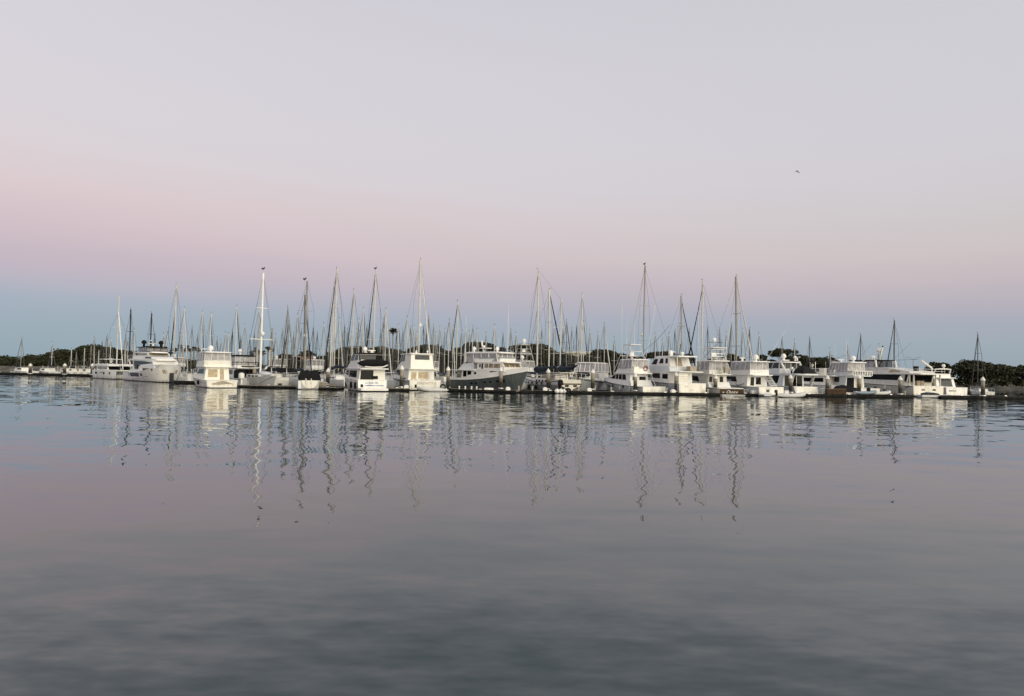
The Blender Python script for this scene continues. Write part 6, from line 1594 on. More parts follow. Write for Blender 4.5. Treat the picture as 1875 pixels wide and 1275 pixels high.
FAR = [('the bow of the explorer yacht', ((300,612),(330,612),(352,600))), ('the cream convertible', ((362,614),(398,618),(405,624),(419,612))),
       ('the canvas flybridge and the grey bow', ((441,618),(458,616),(466,610),(497,606),(505,614))), ('the black boom tent and red roof', ((517,604),(522,626),(538,610),(552,604),(566,622),(581,610))),
       ('the gap left of the black dinghy yacht', ((603,598),(607,620),(627,612),(637,604),(644,610))), ('the black topped flybridge', ((654,604),(672,598),(677,590),(683,612),(697,606))),
       ('the lone palm and ladder yacht windows', ((713,610),(726,612),(738,604),(752,601),(764,610))), ('the two pilings by the trawler stern', ((776,598),(781,612),(799,610),(815,604),(845,607))),
       ('the trawler', ((860,608),(874,604),(890,611),(921,612),(945,611))), ('the ketch', ((985,600),(992,606),(1015,598),(1031,606),(1047,603),(1056,599))),
       ('the big round tree right of the parapet', ((1080,606),(1095,610),(1125,620))), ('the enclosed bridge yacht', ((1200,612),(1225,612),(1236,606),(1262,604))),
       ('the half tower boat', ((1296,600),(1318,602),(1330,610),(1360,604))), ('the blue-white arch yacht', ((1390,612),(1432,620),(1455,624))), ('the white-tube convertible', ((1520,640),(1553,634),(1610,632)))]
for anchor, spots in FAR:
    for i_, (px, yt) in enumerate(spots):
        o_ = (ORD[:len(spots)-1] + ['rightmost'])[i_]
        k_ = int(px*3) % 5
        sailboat(o_ + ' thin-masted far sailboat above ' + anchor, px, yt, 134 + k_*5, (-6, 0, 7, 0, 4)[k_], (('charcoal', None, 'alu', None, 'charcoal')[k_]), ('alu', 'alu_tan', 'alu', 'alu_dark', 'alu_tan')[k_], sp=1 + (k_ % 2), thick=.85, group='thin far masts above ' + anchor)
for px, yt, D, lb in ((481.5, 495, 102, 'dark bird perched on the T spreader masthead'), (557.5, 514, 101, 'dark bird perched on the grey masthead left of the red roof'), (687, 494, 113, 'dark bird perched on the tall mast behind the black topped flybridge'), (1180, 486, 116, 'dark bird perched on the masthead above the tuna tower')):
    p = at(px, yt, D); perched(lb, (p.x, D, p.z))

# ---------- front row sailboats on the left half
def tspread():
    D = 98
    b = Boat('sailboat', 'grey-hulled sailboat with a white T spreader mast and radar, bow to the right', 'sailboat', 503, 705, -153, 11, 3.3, D=98, ax=10.6)
    sail_hull(b, 11, 3.3, 1.35, 1.75, 'hull_grey')
    H = at(484, 495, D).z
    q = at(481.5, 668, D); c, n = math.cos(b.h), math.sin(b.h)
    xm = 6.0
    b.bar('mast', [(xm, 0, 1.4), (xm, 0, H*.5), (xm, 0, H)], .15, 'white', 8)
    z1, z2, zr = at(483, 561, D).z, at(482, 620, D).z, at(482, 612, D).z
    # spreaders stand across the boat
    b.bar('spreader', [(xm, .95, z1), (xm, -.95, z1)], .06, 'white'); b.bar('spreader', [(xm, 1.75, z2), (xm, -1.75, z2)], .07, 'white')
    b.dome(xm+.35, 0, zr, .3, ped=.1)
    for sg in (1, -1): b.bar('shroud', [(xm, 0, H-.1), (xm, sg*.95, z1), (xm, sg*1.75, z2), (xm-.2, sg*1.6, 1.5)], .016, 'wire', 4)
    b.bar('forestay', [(xm, 0, H*.97), (10.9, 0, 2.2)], .014, 'wire', 4); b.bar('backstay', [(xm, 0, H), (.2, 0, 1.7)], .014, 'wire', 4)
    b.bar('boom', [(xm-.1, 0, 2.9), (1.4, 0, 3.0)], .08, 'white')
    MB().slab(1.6, 4.0, 1.2, 1.1, 3.0, 3.1, .2).obj('bimini', 'black', b.root)
    MB().ball((7.6, 0, 1.95), 1.35, .75, .38, 12, 6).obj('deck_cover', 'pale', b.root, smooth=70)
    MB().tube([b.hpt(10.5, 1.6, -1, .05), b.hpt(9.4, 1.0, -1, .4), b.hpt(8.6, .5, -1, .7)], .03, 4).obj('mooring_line', 'rope', b.root); b.bow_rail(.8, .6, 2)
tspread()
def creamstern():
    b = Boat('sailboat', 'cream sailboat with an open sugar-scoop stern, right of the grey bow', 'sailboat', 514.5, 706, 14, 10.5, 3.2, D=100)
    sail_hull(b, 10.5, 2.9, 1.45, 1.6, 'hull_cream')
    MB().panel([(-.03, .5, .2), (-.03, -.95, .2), (-.02, -.95, 1.1), (-.02, .5, 1.1)], .02).obj('scoop_step', 'offw', b.root); MB().box(-.12, .0, -.1, .45, .25, .6).obj('swim_ladder', 'charcoal', b.root)
    H = at(512, 600, 104).z
    b.bar('mast', [(6.2, 0, 1.5), (6.2, 0, H)], .09, 'alu_tan', 8); b.bar('boom', [(6.1, 0, 2.9), (1.8, 0, 3.0)], .07, 'alu'); b.rail_loop([(1.6, 1.2, 1.45), (.1, 1.1, 1.45), (.1, -1.1, 1.45), (1.6, -1.2, 1.45)], .65)
    MB().slab(.8, 3.0, 1.2, 1.1, 3.0, 3.1, .2).obj('bimini', 'black', b.root)
    for sg in (1, -1): b.bar('bimini_post', [(1.0, sg*1.1, 1.5), (1.4, sg*1.1, 3.0)], .03, 'steel')
creamstern()
def blackcover():
    b = Boat('sailboat', 'pale grey sailboat under a long black canvas boom tent', 'sailboat', 534, 704, 30, 11, 3.3, D=104)
    sail_hull(b, 11, 3.3, 1.5, 1.8, 'hull_grey', cm='pale')
    MB().add([(.5,-1.5,2.0),(6.6,-1.2,2.1),(6.6,1.2,2.1),(.5,1.5,2.0),(.7,-.9,2.85),(6.5,-.5,3.0),(6.5,.5,3.0),(.7,.9,2.85)], [(0,3,2,1),(4,5,6,7),(0,1,5,4),(1,2,6,5),(2,3,7,6),(3,0,4,7)]).obj('boom_tent', 'black', b.root)
    for x in (.6, 3.5, 6.4):
        for sg in (1, -1): b.bar('tent_post', [(x, sg*1.2, 1.5), (x, sg*1.2, 2.1)], .03, 'steel')
    H = at(533, 640, 104).z
    b.bar('mast', [(7.0, 0, 1.5), (7.0, 0, H)], .09, 'alu', 8); b.rail_loop([(2.4, 1.5, 1.55), (.1, 1.2, 1.55), (.1, -1.2, 1.55), (2.4, -1.5, 1.55)], .6)
    b.port(2.2, 2.9, 1.0, 1.25); b.port(4.2, 4.9, 1.0, 1.25)
blackcover()
def roundstern():
    b = Boat('sailboat', 'pale sailboat with a rounded cream stern and black cockpit cover under a grey mast', 'sailboat', 567, 712, 7, 11.5, 3.4, D=93)
    sail_hull(b, 11.5, 3.3, 1.3, 1.65, 'hull_grey', cm='pale')
    a0 = [( -.06, 1.12*math.cos(PI+PI*i/10), 1.28+1.15*math.sin(PI+PI*i/10)) for i in range(11)]
    MB().panel([(x, -y, z) for x, y, z in a0], .03).obj('stern_panel', 'hull_cream', b.root)
    for y in (.55, -.15): b.bar('stern_handle', [(-.16, y, 1.5), (-.18, y, .9), (-.16, y-.05, .7)], .05, 'steel')
    MB().ball((2.0, -.1, 1.65), 2.0, 1.5, .95, 14, 7).obj('cockpit_cover', 'black', b.root, smooth=70)
    MB().add([(-.1,1.55,1.25),(-.1,-1.5,1.25),(1.0,-1.4,1.3),(1.0,1.4,1.3),(0,1.4,1.95),(0,-1.35,1.95),(1.0,-1.2,2.6),(1.0,1.2,2.6)], [(0,1,5,4),(4,5,6,7),(1,2,6,5),(3,0,4,7)]).obj('stern_dodger', 'black', b.root)
    D = 99; H = at(557.5, 515, D).z; q = at(557.5, 515, D)
    b.bar('mast', [(6.3, 0, 1.5), (6.3, 0, H*.6), (6.3, 0, H)], .115, 'alu_tan', 8)
    for f in (.45, .72): b.bar('spreader', [(6.3, 1.1, H*f), (6.3, -1.1, H*f)], .035, 'alu_tan')
    for sg in (1, -1): b.bar('shroud', [(6.3, 0, H-.1), (6.3, sg*1.1, H*.72), (6.3, sg*1.1, H*.45), (6.1, sg*1.5, 1.6)], .014, 'wire', 4)
    b.bar('backstay', [(6.3, 0, H), (.2, 0, 1.8)], .014, 'wire', 4); b.dome(6.6, 0, at(558, 617, D).z, .26, ped=.1)
    MB().panel([(-.02, 1.55, .1), (-.02, 1.15, .1), (-.02, 1.15, 1.2), (-.02, 1.55, 1.2)], .02).obj('quarter_panel', 'pale', b.root)
roundstern()
sailboat('sailboat with a dark headsail slanting right, behind the red roof', 559, 540, 112, 16, 'black', 'alu_dark', thick=1.1)

# ---------- small craft in the gaps of the front row
def runabout(label, px, py, rel, D, L=7.5, m='hull_white', top='black', motor=None, cuddy=True, group=None):
    b = Boat('small_boat', label, 'small boat', px, py, rel, L, L*.34, D=D, group=group)
    b.hull(.85, 1.25, m, .93, .8, .34)
    if cuddy:
        h = house(b, [(L*.34, .8), (L*.80, 1.1), (L*.60, 1.75), (L*.34, 1.75)], L*.14, 'cuddy', 'white', .08, .03)
        h.edge(1, .25, .9, -.85, .85, 'smoke', 'windshield'); h.side([(L*.38, 1.2), (L*.66, 1.3), (L*.58, 1.62), (L*.38, 1.62)], 'glass')
    if top:
        MB().slab(L*.12, L*.52, L*.14, L*.13, 2.35, 2.43, .2).obj('canvas_top', top, b.root)
        for x in (L*.14, L*.5):
            for sg in (1, -1): b.bar('top_post', [(x, sg*L*.13, .9), (x, sg*L*.13, 2.37)], .03, 'steel')
    if motor: outboard('', None, (-.22, 0, .75), 0, motor[0], motor[1], parent=b.root)
    b.bow_rail(.55, .45, 3)
    return b
runabout('small white runabout with a pale outboard among the dock clutter by the tan piling', 587, 709, 25, 98, 6.2, 'hull_pale', None, (1.1, 'white'))
runabout('blue canvas cruiser moored between the ladder yacht and the trawler stern', 812, 712, 34, 106, 11.5, 'hull_grey', 'blue')
runabout('pale express cruiser with dark windscreen behind the two pilings at the trawler stern', 828, 712, 40, 112, 12.5, 'hull_pale', 'charcoal')
runabout('small express cruiser with a white arch behind the bow of the trawler', 955, 708, 24, 121, 12.0, 'hull_white', None)
GL = 'small craft along the far left dock'
for px, rel, L, m, tp, lb in ((-20, 20, 8, 'hull_white', 'navy', 'white cruiser with navy top at the far left end of the dock'), (60, 24, 9, 'hull_white', None, 'white cuddy boat without canvas left of the rows of white caps'), (100, 20, 8.5, 'hull_pale', 'black', 'pale cruiser with a black top near the far left masts'),
                              (138, 22, 8.5, 'hull_white', None, 'white cuddy boat nearest the left edge of the marina'), (150, 26, 8, 'hull_cream', 'tan', 'cream boat with tan canvas behind the leftmost dock'), (163, 20, 9, 'hull_white', 'white', 'white cruiser with a white hardtop on the left dock'), (175, 24, 8, 'hull_pale', 'blue', 'pale boat with blue canvas beside the catamaran hull')):
    runabout(lb, px, hz(px)+22, rel, 168, L, m, tp)
for px, D, rel, L, m, tp, lb in ((345, 128, 28, 10, 'hull_grey', 'charcoal', 'grey cruiser half hidden left of the cream convertible'), (493, 122, 20, 9.5, 'hull_white', 'black', 'white cruiser with black top behind the grey bow'), (548, 118, 22, 10, 'hull_pale', None, 'pale cruiser behind the rounded cream stern'), (585, 122, 22, 10.5, 'hull_white', 'white', 'white cruiser with white top behind the tan piling'),
                                 (606, 128, 20, 11, 'hull_white', 'blue', 'white cruiser with blue top left of the black dinghy yacht'), (725, 126, 24, 11, 'hull_pale', 'charcoal', 'pale cruiser with charcoal top between the two big white yachts'), (1125, 124, 30, 11, 'hull_white', 'white', 'white cruiser with hardtop behind the tuna tower boat bow'), (640, 124, 20, 12, 'hull_white', None, 'white cuddy boat behind the black dinghy yacht')):
    runabout(lb, px, hz(px)+30, rel, D, L, m, tp)
for px, D, rel, L, m, tp, lb in ((312, 132, 30, 10, 'hull_white', 'navy', 'white cruiser with navy canvas right of the explorer yacht bow'), (335, 124, 24, 9, 'hull_pale', 'black', 'pale cruiser with black canvas nearest left of the cream convertible'), (428, 120, 24, 10.5, 'hull_white', 'charcoal', 'white cruiser with charcoal canvas in the gap right of the cream convertible'),
                                 (478, 118, 18, 9.5, 'hull_pale', 'blue', 'pale cruiser with blue canvas behind the left grey piling'), (522, 116, 24, 9.5, 'hull_white', 'navy', 'white cruiser with navy canvas behind the black boom tent'), (574, 114, 22, 9.5, 'hull_cream', 'tan', 'cream cruiser with tan canvas behind the rounded cream stern'), (612, 112, 22, 9, 'hull_pale', 'black', 'pale cruiser with black canvas nearest left of the black dinghy yacht'),
                                 (714, 112, 22, 10, 'hull_white', 'white', 'white hardtop cruiser in the gap between the two big white yachts'), (796, 116, 26, 10, 'hull_white', 'charcoal', 'white cruiser with charcoal canvas right of the stern ladder'), (838, 120, 30, 11, 'hull_white', None, 'white cuddy boat half behind the trawler stern'), (985, 112, 28, 11, 'hull_white', 'white', 'white hardtop cruiser behind the ketch cabin'),
                                 (1012, 118, 28, 11, 'hull_pale', 'tan', 'pale cruiser with tan canvas behind the ketch cockpit'), (1098, 114, 30, 10, 'hull_white', 'navy', 'white cruiser with navy canvas at the tuna tower boat bow'), (1250, 116, 34, 10, 'hull_white', 'black', 'white cruiser with black canvas behind the swooping name yacht'), (1332, 116, 34, 10, 'hull_pale', 'navy', 'pale cruiser with navy canvas behind the varnished transom boat'),
                                 (1395, 118, 36, 10, 'hull_white', 'charcoal', 'white cruiser with charcoal canvas behind the steep white stair'), (1508, 122, 38, 11, 'hull_white', 'white', 'white hardtop cruiser behind the black bimini frame'), (1552, 124, 38, 11, 'hull_pale', None, 'pale cuddy boat behind the black tarpaulin boat')):
    runabout(lb, px, hz(px)+CAM_H*F_PX/D, rel, D, L, m, tp)
def back_convertible(label, px, D, rel, hm='white'):
    b = Boat('motor_boat', label, 'motor boat', px, hz(px)+CAM_H*F_PX/D, rel, 12.5, 4.0, D=D)
    b.hull(1.1, 2.0, 'hull_white', .94, 1.3)
    convertible(b, 3.2, 9.6, 7.8, 2.8, 2.8, 6.8, 3.5, 4.6, hm, 3, 3, aft=[(.15, .9, -.7, .7, 'glass', 'door')])
    b.dome(4.2, .3, 4.95, .3); b.antenna(5.0, -1.2, 4.6, 3.0); b.bow_rail(.55, .6, 4)
back_convertible('white flybridge boat far behind, right of the grey bow and T spreader mast', 522, 140, 22)
back_convertible('white flybridge boat far behind the stern ladder of the gold-named yacht', 803, 138, 28)
back_convertible('white flybridge boat far behind the bow of the cream convertible', 338, 144, 26)
back_convertible('white flybridge boat far behind, left of the cluttered dock piling', 592, 142, 24)
def far_tower():
    b = Boat('sportfishing_boat', 'distant white sportfisher whose stacked tower shows behind the ketch mast', 'fishing boat', 975, 706, 20, 14, 4.4, D=132)
    b.hull(1.3, 2.3, 'hull_white', .93, 1.4)
    convertible(b, 3.6, 10.4, 8.4, 3.0, 3.2, 7.6, 3.8, 5.0, 'white', 3, 3, aft=[(.15, .9, -.6, .6, 'glass', 'door')])
    tower(b, (2.6, 7.8), (4.6, 6.4), 5, 1.7, .9, (3.1, 3.8), 8.4, legs=.06)
    b.dome(5.4, 0, 8.9, .45); b.dome(3.0, 1.2, 5.5, .42); MB().slab(4.0, 7.0, 1.3, 1.2, 6.6, 6.72, .2).obj('half_tower_top', 'white', b.root)
far_tower()

# ================================================================== DOCKS, PILINGS, DOCK CLUTTER
def dock(label, px0, py0, px1, py1, w=2.4, z=.42, D0=None, D1=None, lip='fascia', group=None):
    p = at(px0, py0, D0 or depth(px0, py0)); q = at(px1, py1, D1 or depth(px1, py1))
    d = q - p; L = math.hypot(d.x, d.y); a = math.atan2(d.y, d.x)
    t_ = thing('floating_dock', label, 'dock', (p.x, p.y, 0), a, group)
    MB().box(0, L, .12, w-.12, -.3, z-.12).obj('float', 'fascia', t_)
    n = max(1, int(L/2.2)); pm = None
    for i in range(n):                                   # the deck is laid in bays, with open joints between
        x0, x1 = L*i/n+.02, L*(i+1)/n-.02
        MB().box(x0, x1, .02, w-.02, z-.12, z+(.008 if i % 2 else 0)).obj('deck_bay', 'plank', t_)
    MB().box(0, L, -.10, .02, z-.2, z+.04).obj('edge_board', lip, t_)
    MB().box(0, L, -.14, -.10, .05, z-.06).obj('rub_strip', 'fascia', t_)
    for i in range(max(1, int(L/6))):
        x = (i+.5)*L/max(1, int(L/6))
        MB().box(x-.18, x+.18, .1, .22, z+.008, z+.10).tube([(x-.22, .16, z+.12), (x+.22, .16, z+.12)], .035, 5).obj('cleat', 'steel', t_)
    return t_
dock('far left dock running behind the catamaran with a dark edge', -60, 688.0-3.2, 186, 689.5, 2.4, .5, 168, 160)
dock('low dark dock beside the explorer yacht bow, left of the cream convertible', 318, 702, 362, 702.5, 2.0, .4, 113, 113)
dock('taupe dock in front of the grey bow and the open scoop stern', 436, 709.5, 546, 710.5, 2.2, .32, 97, 96.5, 'plank')
dock('cluttered dock section round the tan piling', 580, 711.5, 618, 712.5, 2.4, .32, 94, 93.5, 'plank')
dock('short dock end between the two big white yachts', 704, 717.0, 750, 716.5, 2.0, .35, 93, 93.5, 'plank')
dock('grey dock along the stern half of the trawler', 815, 716, 945, 718.8, 2.2, .32, 95.5, 92.5)
dock('dock in front of the ketch', 953, 719.5, 1062, 719.8, 2.4, .32, 94, 95)
dock('dock in front of the sundeck cruiser and the tuna tower hull', 1064, 720, 1180, 722.3, 2.4, .32, 95.2, 95.2)
dock('dark dock under the enclosed bridge yacht and varnished transom', 1181, 723.2, 1402, 725.3, 1.6, .32, 95.3, 98)
dock('dark dock below the stepped transom yacht', 1446, 725.8, 1592, 727.3, 1.8, .36, 99.5, 102)
dock('dock in front of the long side of the biggest yacht', 1593, 727.5, 1672, 728.6, 1.9, .38, 102, 103)
dock('dock beyond the biggest yacht stern at the right end', 1722, 729.5, 1960, 732, 2.0, .4, 104, 108)
dock('second dock behind the front row, seen in the gaps between boats', 300, 694, 1720, 712, 2.4, .5, 138, 138)

GPI = 'pilings with white cone caps along the front dock'
def piling(label, px, py_base, py_top, r=.30, m='piling', D=None, group=GPI, square=False):
    D = D or depth(px, py_base + .5)
    p = at(px, py_base, D); top = at(px, py_top, D)
    t_ = thing('piling', label, 'piling', (p.x, D, 0), .3, group)
    H = top.z; n = 14
    rnd_ = random.Random(int(px)); 
    MB().lathe((0,0,0), [(r*1.06, -1.0), (r*1.08, .5), (r*1.02, 1.4), (r, 2.4), (r*.97, H-.55)], n).obj('post', m, t_, smooth=50)
    MB().lathe((0,0,H), [(r*1.16, -.62), (r*1.2, -.55), (r*1.2, -.46), (r*.75, -.24), (.04, 0)], n).obj('cap', 'capw', t_, smooth=30)
    MB().lathe((0,0,0), [(r*1.5, .42), (r*1.62, .46), (r*1.62, .54), (r*1.5, .58)], n).obj('pile_hoop', 'steel', t_)
    return t_
for px, pb, pt, lb in ((465, 707, 667, 'grey piling left of the grey bow, standing before its hull'), (545, 706, 675, 'slim piling between the black boom tent and the rounded cream stern'), (600, 709, 674, 'tan piling rising from the cluttered dock left of the black dinghy yacht'),
                       (735, 715, 669, 'piling against the port side of the ladder yacht'), (820, 715, 671, 'left of the two pilings between ladder yacht and trawler, the taller one'), (917, 717, 672, 'piling in front of the slate blue trawler hull'),
                       (1003.5, 718, 675, 'piling in front of the ketch hull'), (1085, 718.5, 676, 'piling between the ketch and the tuna tower hull'), (1163, 721, 683, 'piling in front of the tuna tower boat deckhouse'), (1238, 722.5, 681, 'piling left of the swooping grey name'),
                       (1310, 723, 686, 'piling in front of the half tower boat deckhouse'), (1380.5, 723.5, 685, 'piling in front of the steep white stair'), (1447.5, 724, 686, 'piling left of the stepped transom, by the dark cockpit'), (1515, 725, 687, 'piling right of the three small square ports'),
                       (1573, 726, 686, 'piling in front of the slatted bridge rail'), (1648.5, 727, 689, 'piling with the cleanest white cap against the long side of the biggest yacht'), (1709, 726, 687, 'piling right behind the stern corner of the biggest yacht'), (1800, 730, 690, 'piling past the right end cruiser')):
    piling(lb, px, pb, pt, .27)
piling('right one of the two pilings between ladder yacht and trawler, half behind the trawler deck', 841, 708, 676, .28, D=106)
for px, lb in ((168.5, 'leftmost white capped piling on the far left dock'), (179, 'second white capped piling from the left, on the far left dock'), (187.5, 'third white capped piling from the left, just above the catamaran roof'), (195.5, 'fourth white capped piling, over the catamaran roof'), (205.5, 'fifth white capped piling, near the catamaran mast'), (118, 'white capped piling at the left edge of the marina'), (55, 'white capped piling at the far left end of the dock')):
    piling(lb, px, hz(px)+24, 665.5, .34, D=157, group='white capped pilings on the far left dock')
for px, yt, lb in ((487, 671, 'white capped piling behind the grey bow'), (363, 678, 'white capped piling behind the cream convertible bow'), (1500, 690, 'white capped piling behind the three small square ports')):
    piling(lb, px, hz(px)+30, yt, .30, D=122, group='white capped pilings in the second row')

def dock_box(label, px, py, D, w=1.1, h=.62, m='white', group=None):
    p = at(px, py, D); t_ = thing('dock_box', label, 'dock box', (p.x, D, .33), .1, group)
    MB().box(-w/2, w/2, -.33, .33, .0, h*.75).obj('chest', m, t_)
    MB().add([(-w/2-.03,-.36,h*.75),(w/2+.03,-.36,h*.75),(w/2+.03,.36,h*.75),(-w/2-.03,.36,h*.75),(-w/2+.15,-.18,h*1.15),(w/2-.15,-.18,h*1.15),(w/2-.15,.18,h*1.15),(-w/2+.15,.18,h*1.15)],
             [(0,3,2,1),(4,5,6,7),(0,1,5,4),(1,2,6,5),(2,3,7,6),(3,0,4,7)]).obj('lid', m, t_)
for px, py, D, lb in ((348, 699, 114, 'tall white locker on the dock left of the cream convertible'),):
    p = at(px, py, D); t_ = thing('dock_locker', lb, 'locker', (p.x, D, .4), 0)
    MB().box(-.32, .32, -.3, .3, 0, 1.15).obj('cabinet', 'white', t_); MB().box(-.36, .36, -.34, .34, 1.15, 1.24).obj('lid', 'white', t_)
for px, py, D, lb in ((930, 715.5, 93.5, 'white dock box with a peaked lid in front of the trawler bow'), (998, 717, 95, 'white dock box left of the ketch piling'), (1079, 717.5, 96, 'white dock box left of the piling by the tuna tower hull'), (1232, 721, 96.2, 'white dock box left of the piling by the swooping name'), (1378.5, 722, 98.5, 'white dock box at the foot of the stair piling'),
                      (895, 714.5, 94.6, 'flat white dock box along the trawler hull'), (744, 713, 94.3, 'white dock box between the two big white yachts')):
    dock_box(lb, px, py, D, .6 if px != 895 else 1.3, .42 if px != 895 else .25)
GPO = 'white mooring posts along the trawler dock'
for i_, px in enumerate((840.5, 851.5, 863, 872.5)):
    D = 95.2 - (px-840)*.02; p = at(px, 713, D)
    t_ = thing('mooring_post', (ORD[:3] + ['rightmost'])[i_] + ' stubby white mooring post on the dock along the trawler', 'mooring post', (p.x, D+.4, .33), 0, GPO)
    MB().lathe((0,0,0), [(.10,0),(.10,.32),(.13,.34),(.13,.42),(.04,.45)], 9).obj('post', 'white', t_, smooth=40)
def buoy(label, px, py, D, r=.34, group=None, m='white'):
    p = at(px, py, D); t_ = thing('fender_ball', label, 'buoy', (p.x, D, .12), 0, group)
    MB().ball((0,0,r*.6), r, r, r*.92, 12, 8).obj('ball', m, t_, smooth=80); MB().lathe((0,0,r*1.45), [(.08,0),(.08,.12),(.03,.14)], 7).obj('eye', 'grey', t_)
for px, lb in ((1020, 'left of the three white float balls at the ketch stern'), (1027, 'middle one of the three white float balls at the ketch stern'), (1034, 'right one of the three white float balls at the ketch stern')): buoy(lb, px, 720, 93.6, .36, 'white float balls below the ketch transom')
p = at(1025, 714, 94.6); outboard('outboard_motor', 'black outboard motor standing by the white float balls at the ketch stern', (p.x, 94.6, .95), 2.6, 1.6, 'rubber')
p = at(1040, 721, 93.4)
t_ = thing('rudder_float', 'dark tyre float under the point of the wine-glass transom', 'tyre', (p.x, 93.4, .25), 0)
MB().tube([(.34*math.cos(i*PI/6), 0, .12+.34*math.sin(i*PI/6)) for i in range(12)], .14, 7, closed=True).obj('tread', 'rubber', t_); MB().lathe((0,0,.02), [(.2,0),(.22,.1),(.2,.2)], 9).obj('hub', 'fascia', t_)
# covered boat, tender and clutter near the white-tube convertible
p = at(1549, 716, 103)
t_ = thing('covered_boat', 'small boat under a black tarpaulin with a white hull corner showing, by the biggest yacht', 'small boat', (p.x, 103.0, .55), .05)
MB().add([(-1.9,-.9,.2),(1.6,-.9,.1),(2.3,0,.25),(1.6,.9,.1),(-1.9,.9,.2),(-1.4,-.5,1.0),(-.6,-.3,1.25),(.6,-.3,1.0),(2.0,0,.75),(.6,.3,1.0),(-.6,.3,1.25),(-1.4,.5,1.0)],
         [(0,1,7,6,5),(1,2,8,7),(2,3,9,8),(3,4,11,10,9),(4,0,5,11),(5,6,10,11),(6,7,9,10),(7,8,9),(0,4,3,2,1)]).obj('tarpaulin', 'black', t_)
MB().add([(-1.7,-.75,-.25),(1.5,-.75,-.3),(2.5,0,-.1),(1.5,.75,-.3),(-1.7,.75,-.25),(-1.85,-.88,.22),(1.6,-.88,.14),(2.5,0,.3),(1.6,.88,.14),(-1.85,.88,.22)],
         [(0,1,6,5),(1,2,7,6),(2,3,8,7),(3,4,9,8),(4,0,5,9),(0,4,3,2,1)]).obj('hull', 'white', t_)
p = at(1531, 722, 101.6)
t_ = thing('storage_chest', 'weathered brown timber chest on the dock below the black tarpaulin boat', 'storage chest', (p.x, 101.8, .36), .03)
for i in range(4): MB().box(-1.45, 1.45, -.42, -.36, .02+i*.19, .19+i*.19).obj('board', 'hull_brown', t_)
MB().box(-1.42, 1.42, -.36, .4, 0, .76).obj('chest', 'hull_brown', t_); MB().box(-1.5, 1.5, -.46, .44, .78, .84).obj('lid', 'teak', t_)
p = at(1580, 725, 101.8)
dinghy('dark blue and white inflatable tender on the dock below the slatted rail boat', (p.x-1.2, 101.8, .4), .05, 3.4, 1.5, 'kayak')
p = at(1606, 724, 102.4)
dinghy('light grey inflatable tender with black outboard beside the biggest yacht hull', (p.x-1.1, 102.4, .36), .03, 3.3, 1.5, 'hypalon', motor=(1.1, 'rubber'))
p = at(1624.5, 725, 102.6)
t_ = thing('dock_pedestal', 'dark round mooring bollard standing on the dock before the biggest yacht', 'bollard', (p.x, 103.2, .38), 0)
MB().lathe((0,0,0), [(.24,0),(.26,.1),(.26,.72),(.2,.86),(.06,.9)], 10).obj('drum', 'charcoal', t_, smooth=40); MB().tube([(0,0,.85),(0,0,1.5)], .025, 5).obj('pole', 'steel', t_)
p = at(1706, 727.5, 105)
t_ = thing('rowing_skiff', 'flat skiff with a dark bundle across it under the biggest yacht stern', 'small boat', (p.x, 105.0, .1), .05)
MB().add([(-1.9,-.6,0),(1.7,-.6,0),(2.5,0,.1),(1.7,.6,0),(-1.9,.6,0),(-2.0,-.7,.32),(1.8,-.7,.36),(2.8,0,.5),(1.8,.7,.36),(-2.0,.7,.32)],
         [(0,1,6,5),(1,2,7,6),(2,3,8,7),(3,4,9,8),(4,0,5,9),(0,4,3,2,1),(5,6,7,8,9)]).obj('hull', 'white', t_)
t_ = thing('bundled_cover', 'dark rolled cover lying across the flat skiff at the biggest yacht stern', 'cover', (p.x-.2, 105.0, .55), .05)
MB().tube([(-1.5,0,.0),(-.6,.05,.08),(.5,-.03,.05),(1.4,0,-.02)], [.16,.24,.22,.12], 8).obj('roll', 'navy', t_, smooth=60); MB().tube([(-.5,-.26,0),(-.5,0,.34),(-.5,.26,0)], .03, 4).obj('strap', 'grey', t_)
GC = 'clutter on the dock round the tan piling'
for px, py, sx, sz, m, lb in ((590, 711, .9, .45, 'tan', 'tan crate on the cluttered dock left of the tan piling'), (609, 712, 1.1, .32, 'plank', 'low grey box on the cluttered dock right of the tan piling')):
    p = at(px, py, 94.6); t_ = thing('crate', lb, 'crate', (p.x, 94.8, .46), .1, GC)
    for i in range(3): MB().box(-sx/2, sx/2, -.34, -.30, i*sz/3+.01, (i+1)*sz/3-.01).obj('slat', m, t_)
    MB().box(-sx/2+.03, sx/2-.03, -.30, .3, 0, sz).obj('bin', m, t_)
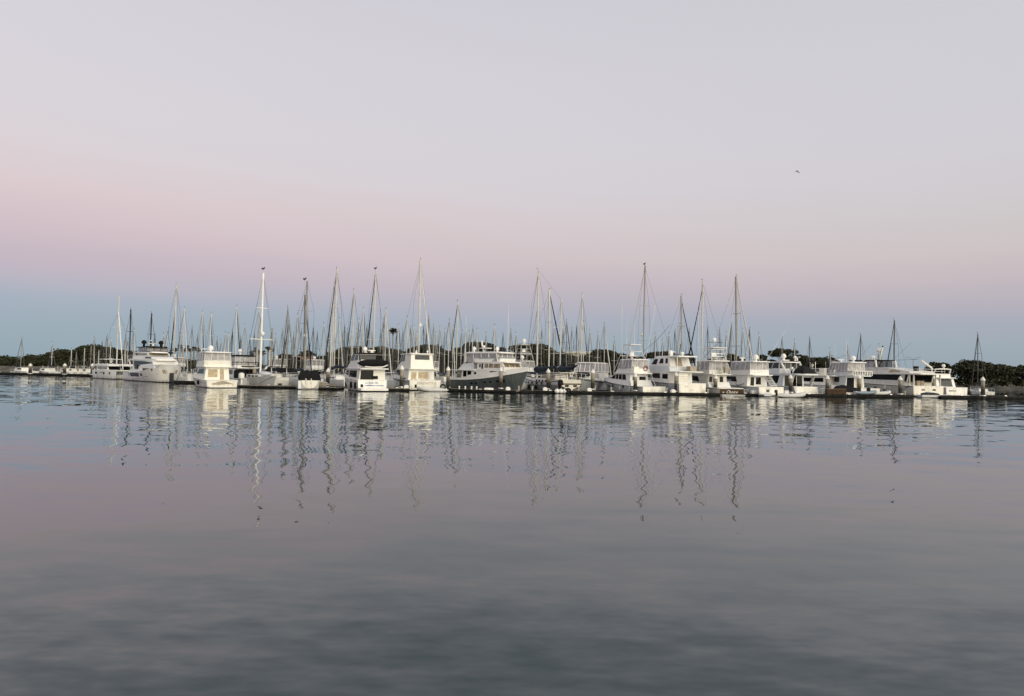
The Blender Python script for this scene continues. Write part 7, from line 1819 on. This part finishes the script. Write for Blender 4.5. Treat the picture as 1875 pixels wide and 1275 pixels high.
# shore power pedestals, hoses and white fenders along the front dock
for px, D, lb in ((452, 98.2, 'the grey bow left end'), (530, 98, 'the black boom tent stern'), (584, 95.4, 'the tan crate'), (718, 95, 'the ladder yacht port side'), (950, 94.8, 'the trawler stem'), (975, 95.6, 'the ketch bow'), (1060, 96.4, 'the float balls'), (1120, 96.8, 'the middle of the tuna tower hull'),
                  (1222, 96.4, 'the tuna tower transom right edge'), (1298, 97, 'the swooping name transom right edge'), (1365, 98.3, 'the varnished transom right edge'), (1508, 101.4, 'the timber chest left end'), (1596, 103.6, 'the light grey tender'), (1660, 104.6, 'the shore power cable')):
    p = at(px, 712, D); t_ = thing('power_pedestal', 'small shore power pedestal on the dock beside ' + lb, 'power pedestal', (p.x, D+.5, .33), .2, 'shore power pedestals along the front dock')
    MB().box(-.11, .11, -.10, .10, 0, .52).obj('cabinet', 'concrete', t_); MB().box(-.13, .13, -.12, .12, .52, .60).obj('lamp_hood', 'grey', t_)
    MB().tube([(.1,-.1,.4),(.25,-.2,.12),(.5,-.25,.02),(.9,-.1,.02)], .022, 4).obj('power_cord', 'rope', t_)
# gull in flight
p = at(1459, 313.5, 25)
t_ = thing('bird', 'single dark bird flying high in the lilac sky at the right', 'bird', p, 1.9); t_.scale = (.19,.19,.19)
mb = MB(); mb.ball((0,0,0), .26, .075, .08, 8, 5); mb.add([(-.2,-.03,0),(-.2,.03,0),(-.42,.09,.0),(-.42,-.09,.0)], [(0,1,2,3),(3,2,1,0)]); mb.ball((.26,0,.03), .07, .06, .06, 7, 5)
mb.obj('body', 'bird', t_, smooth=60)
for sg in (1, -1):
    MB().add([(.12,sg*.05,.03),(-.12,sg*.05,.03),(-.12,sg*.34,-.16),(.08,sg*.34,-.16),(-.16,sg*.6,-.36),(-.06,sg*.62,-.38),(.12,sg*.05,.05),(-.12,sg*.05,.05),(-.12,sg*.34,-.14),(.08,sg*.34,-.14),(-.16,sg*.6,-.345),(-.06,sg*.62,-.365)],
             [(0,1,2,3),(3,2,4,5),(9,8,7,6),(11,10,8,9),(0,3,9,6),(1,7,8,2),(3,5,11,9),(2,8,10,4),(4,10,11,5)]).obj('wing', 'bird', t_)
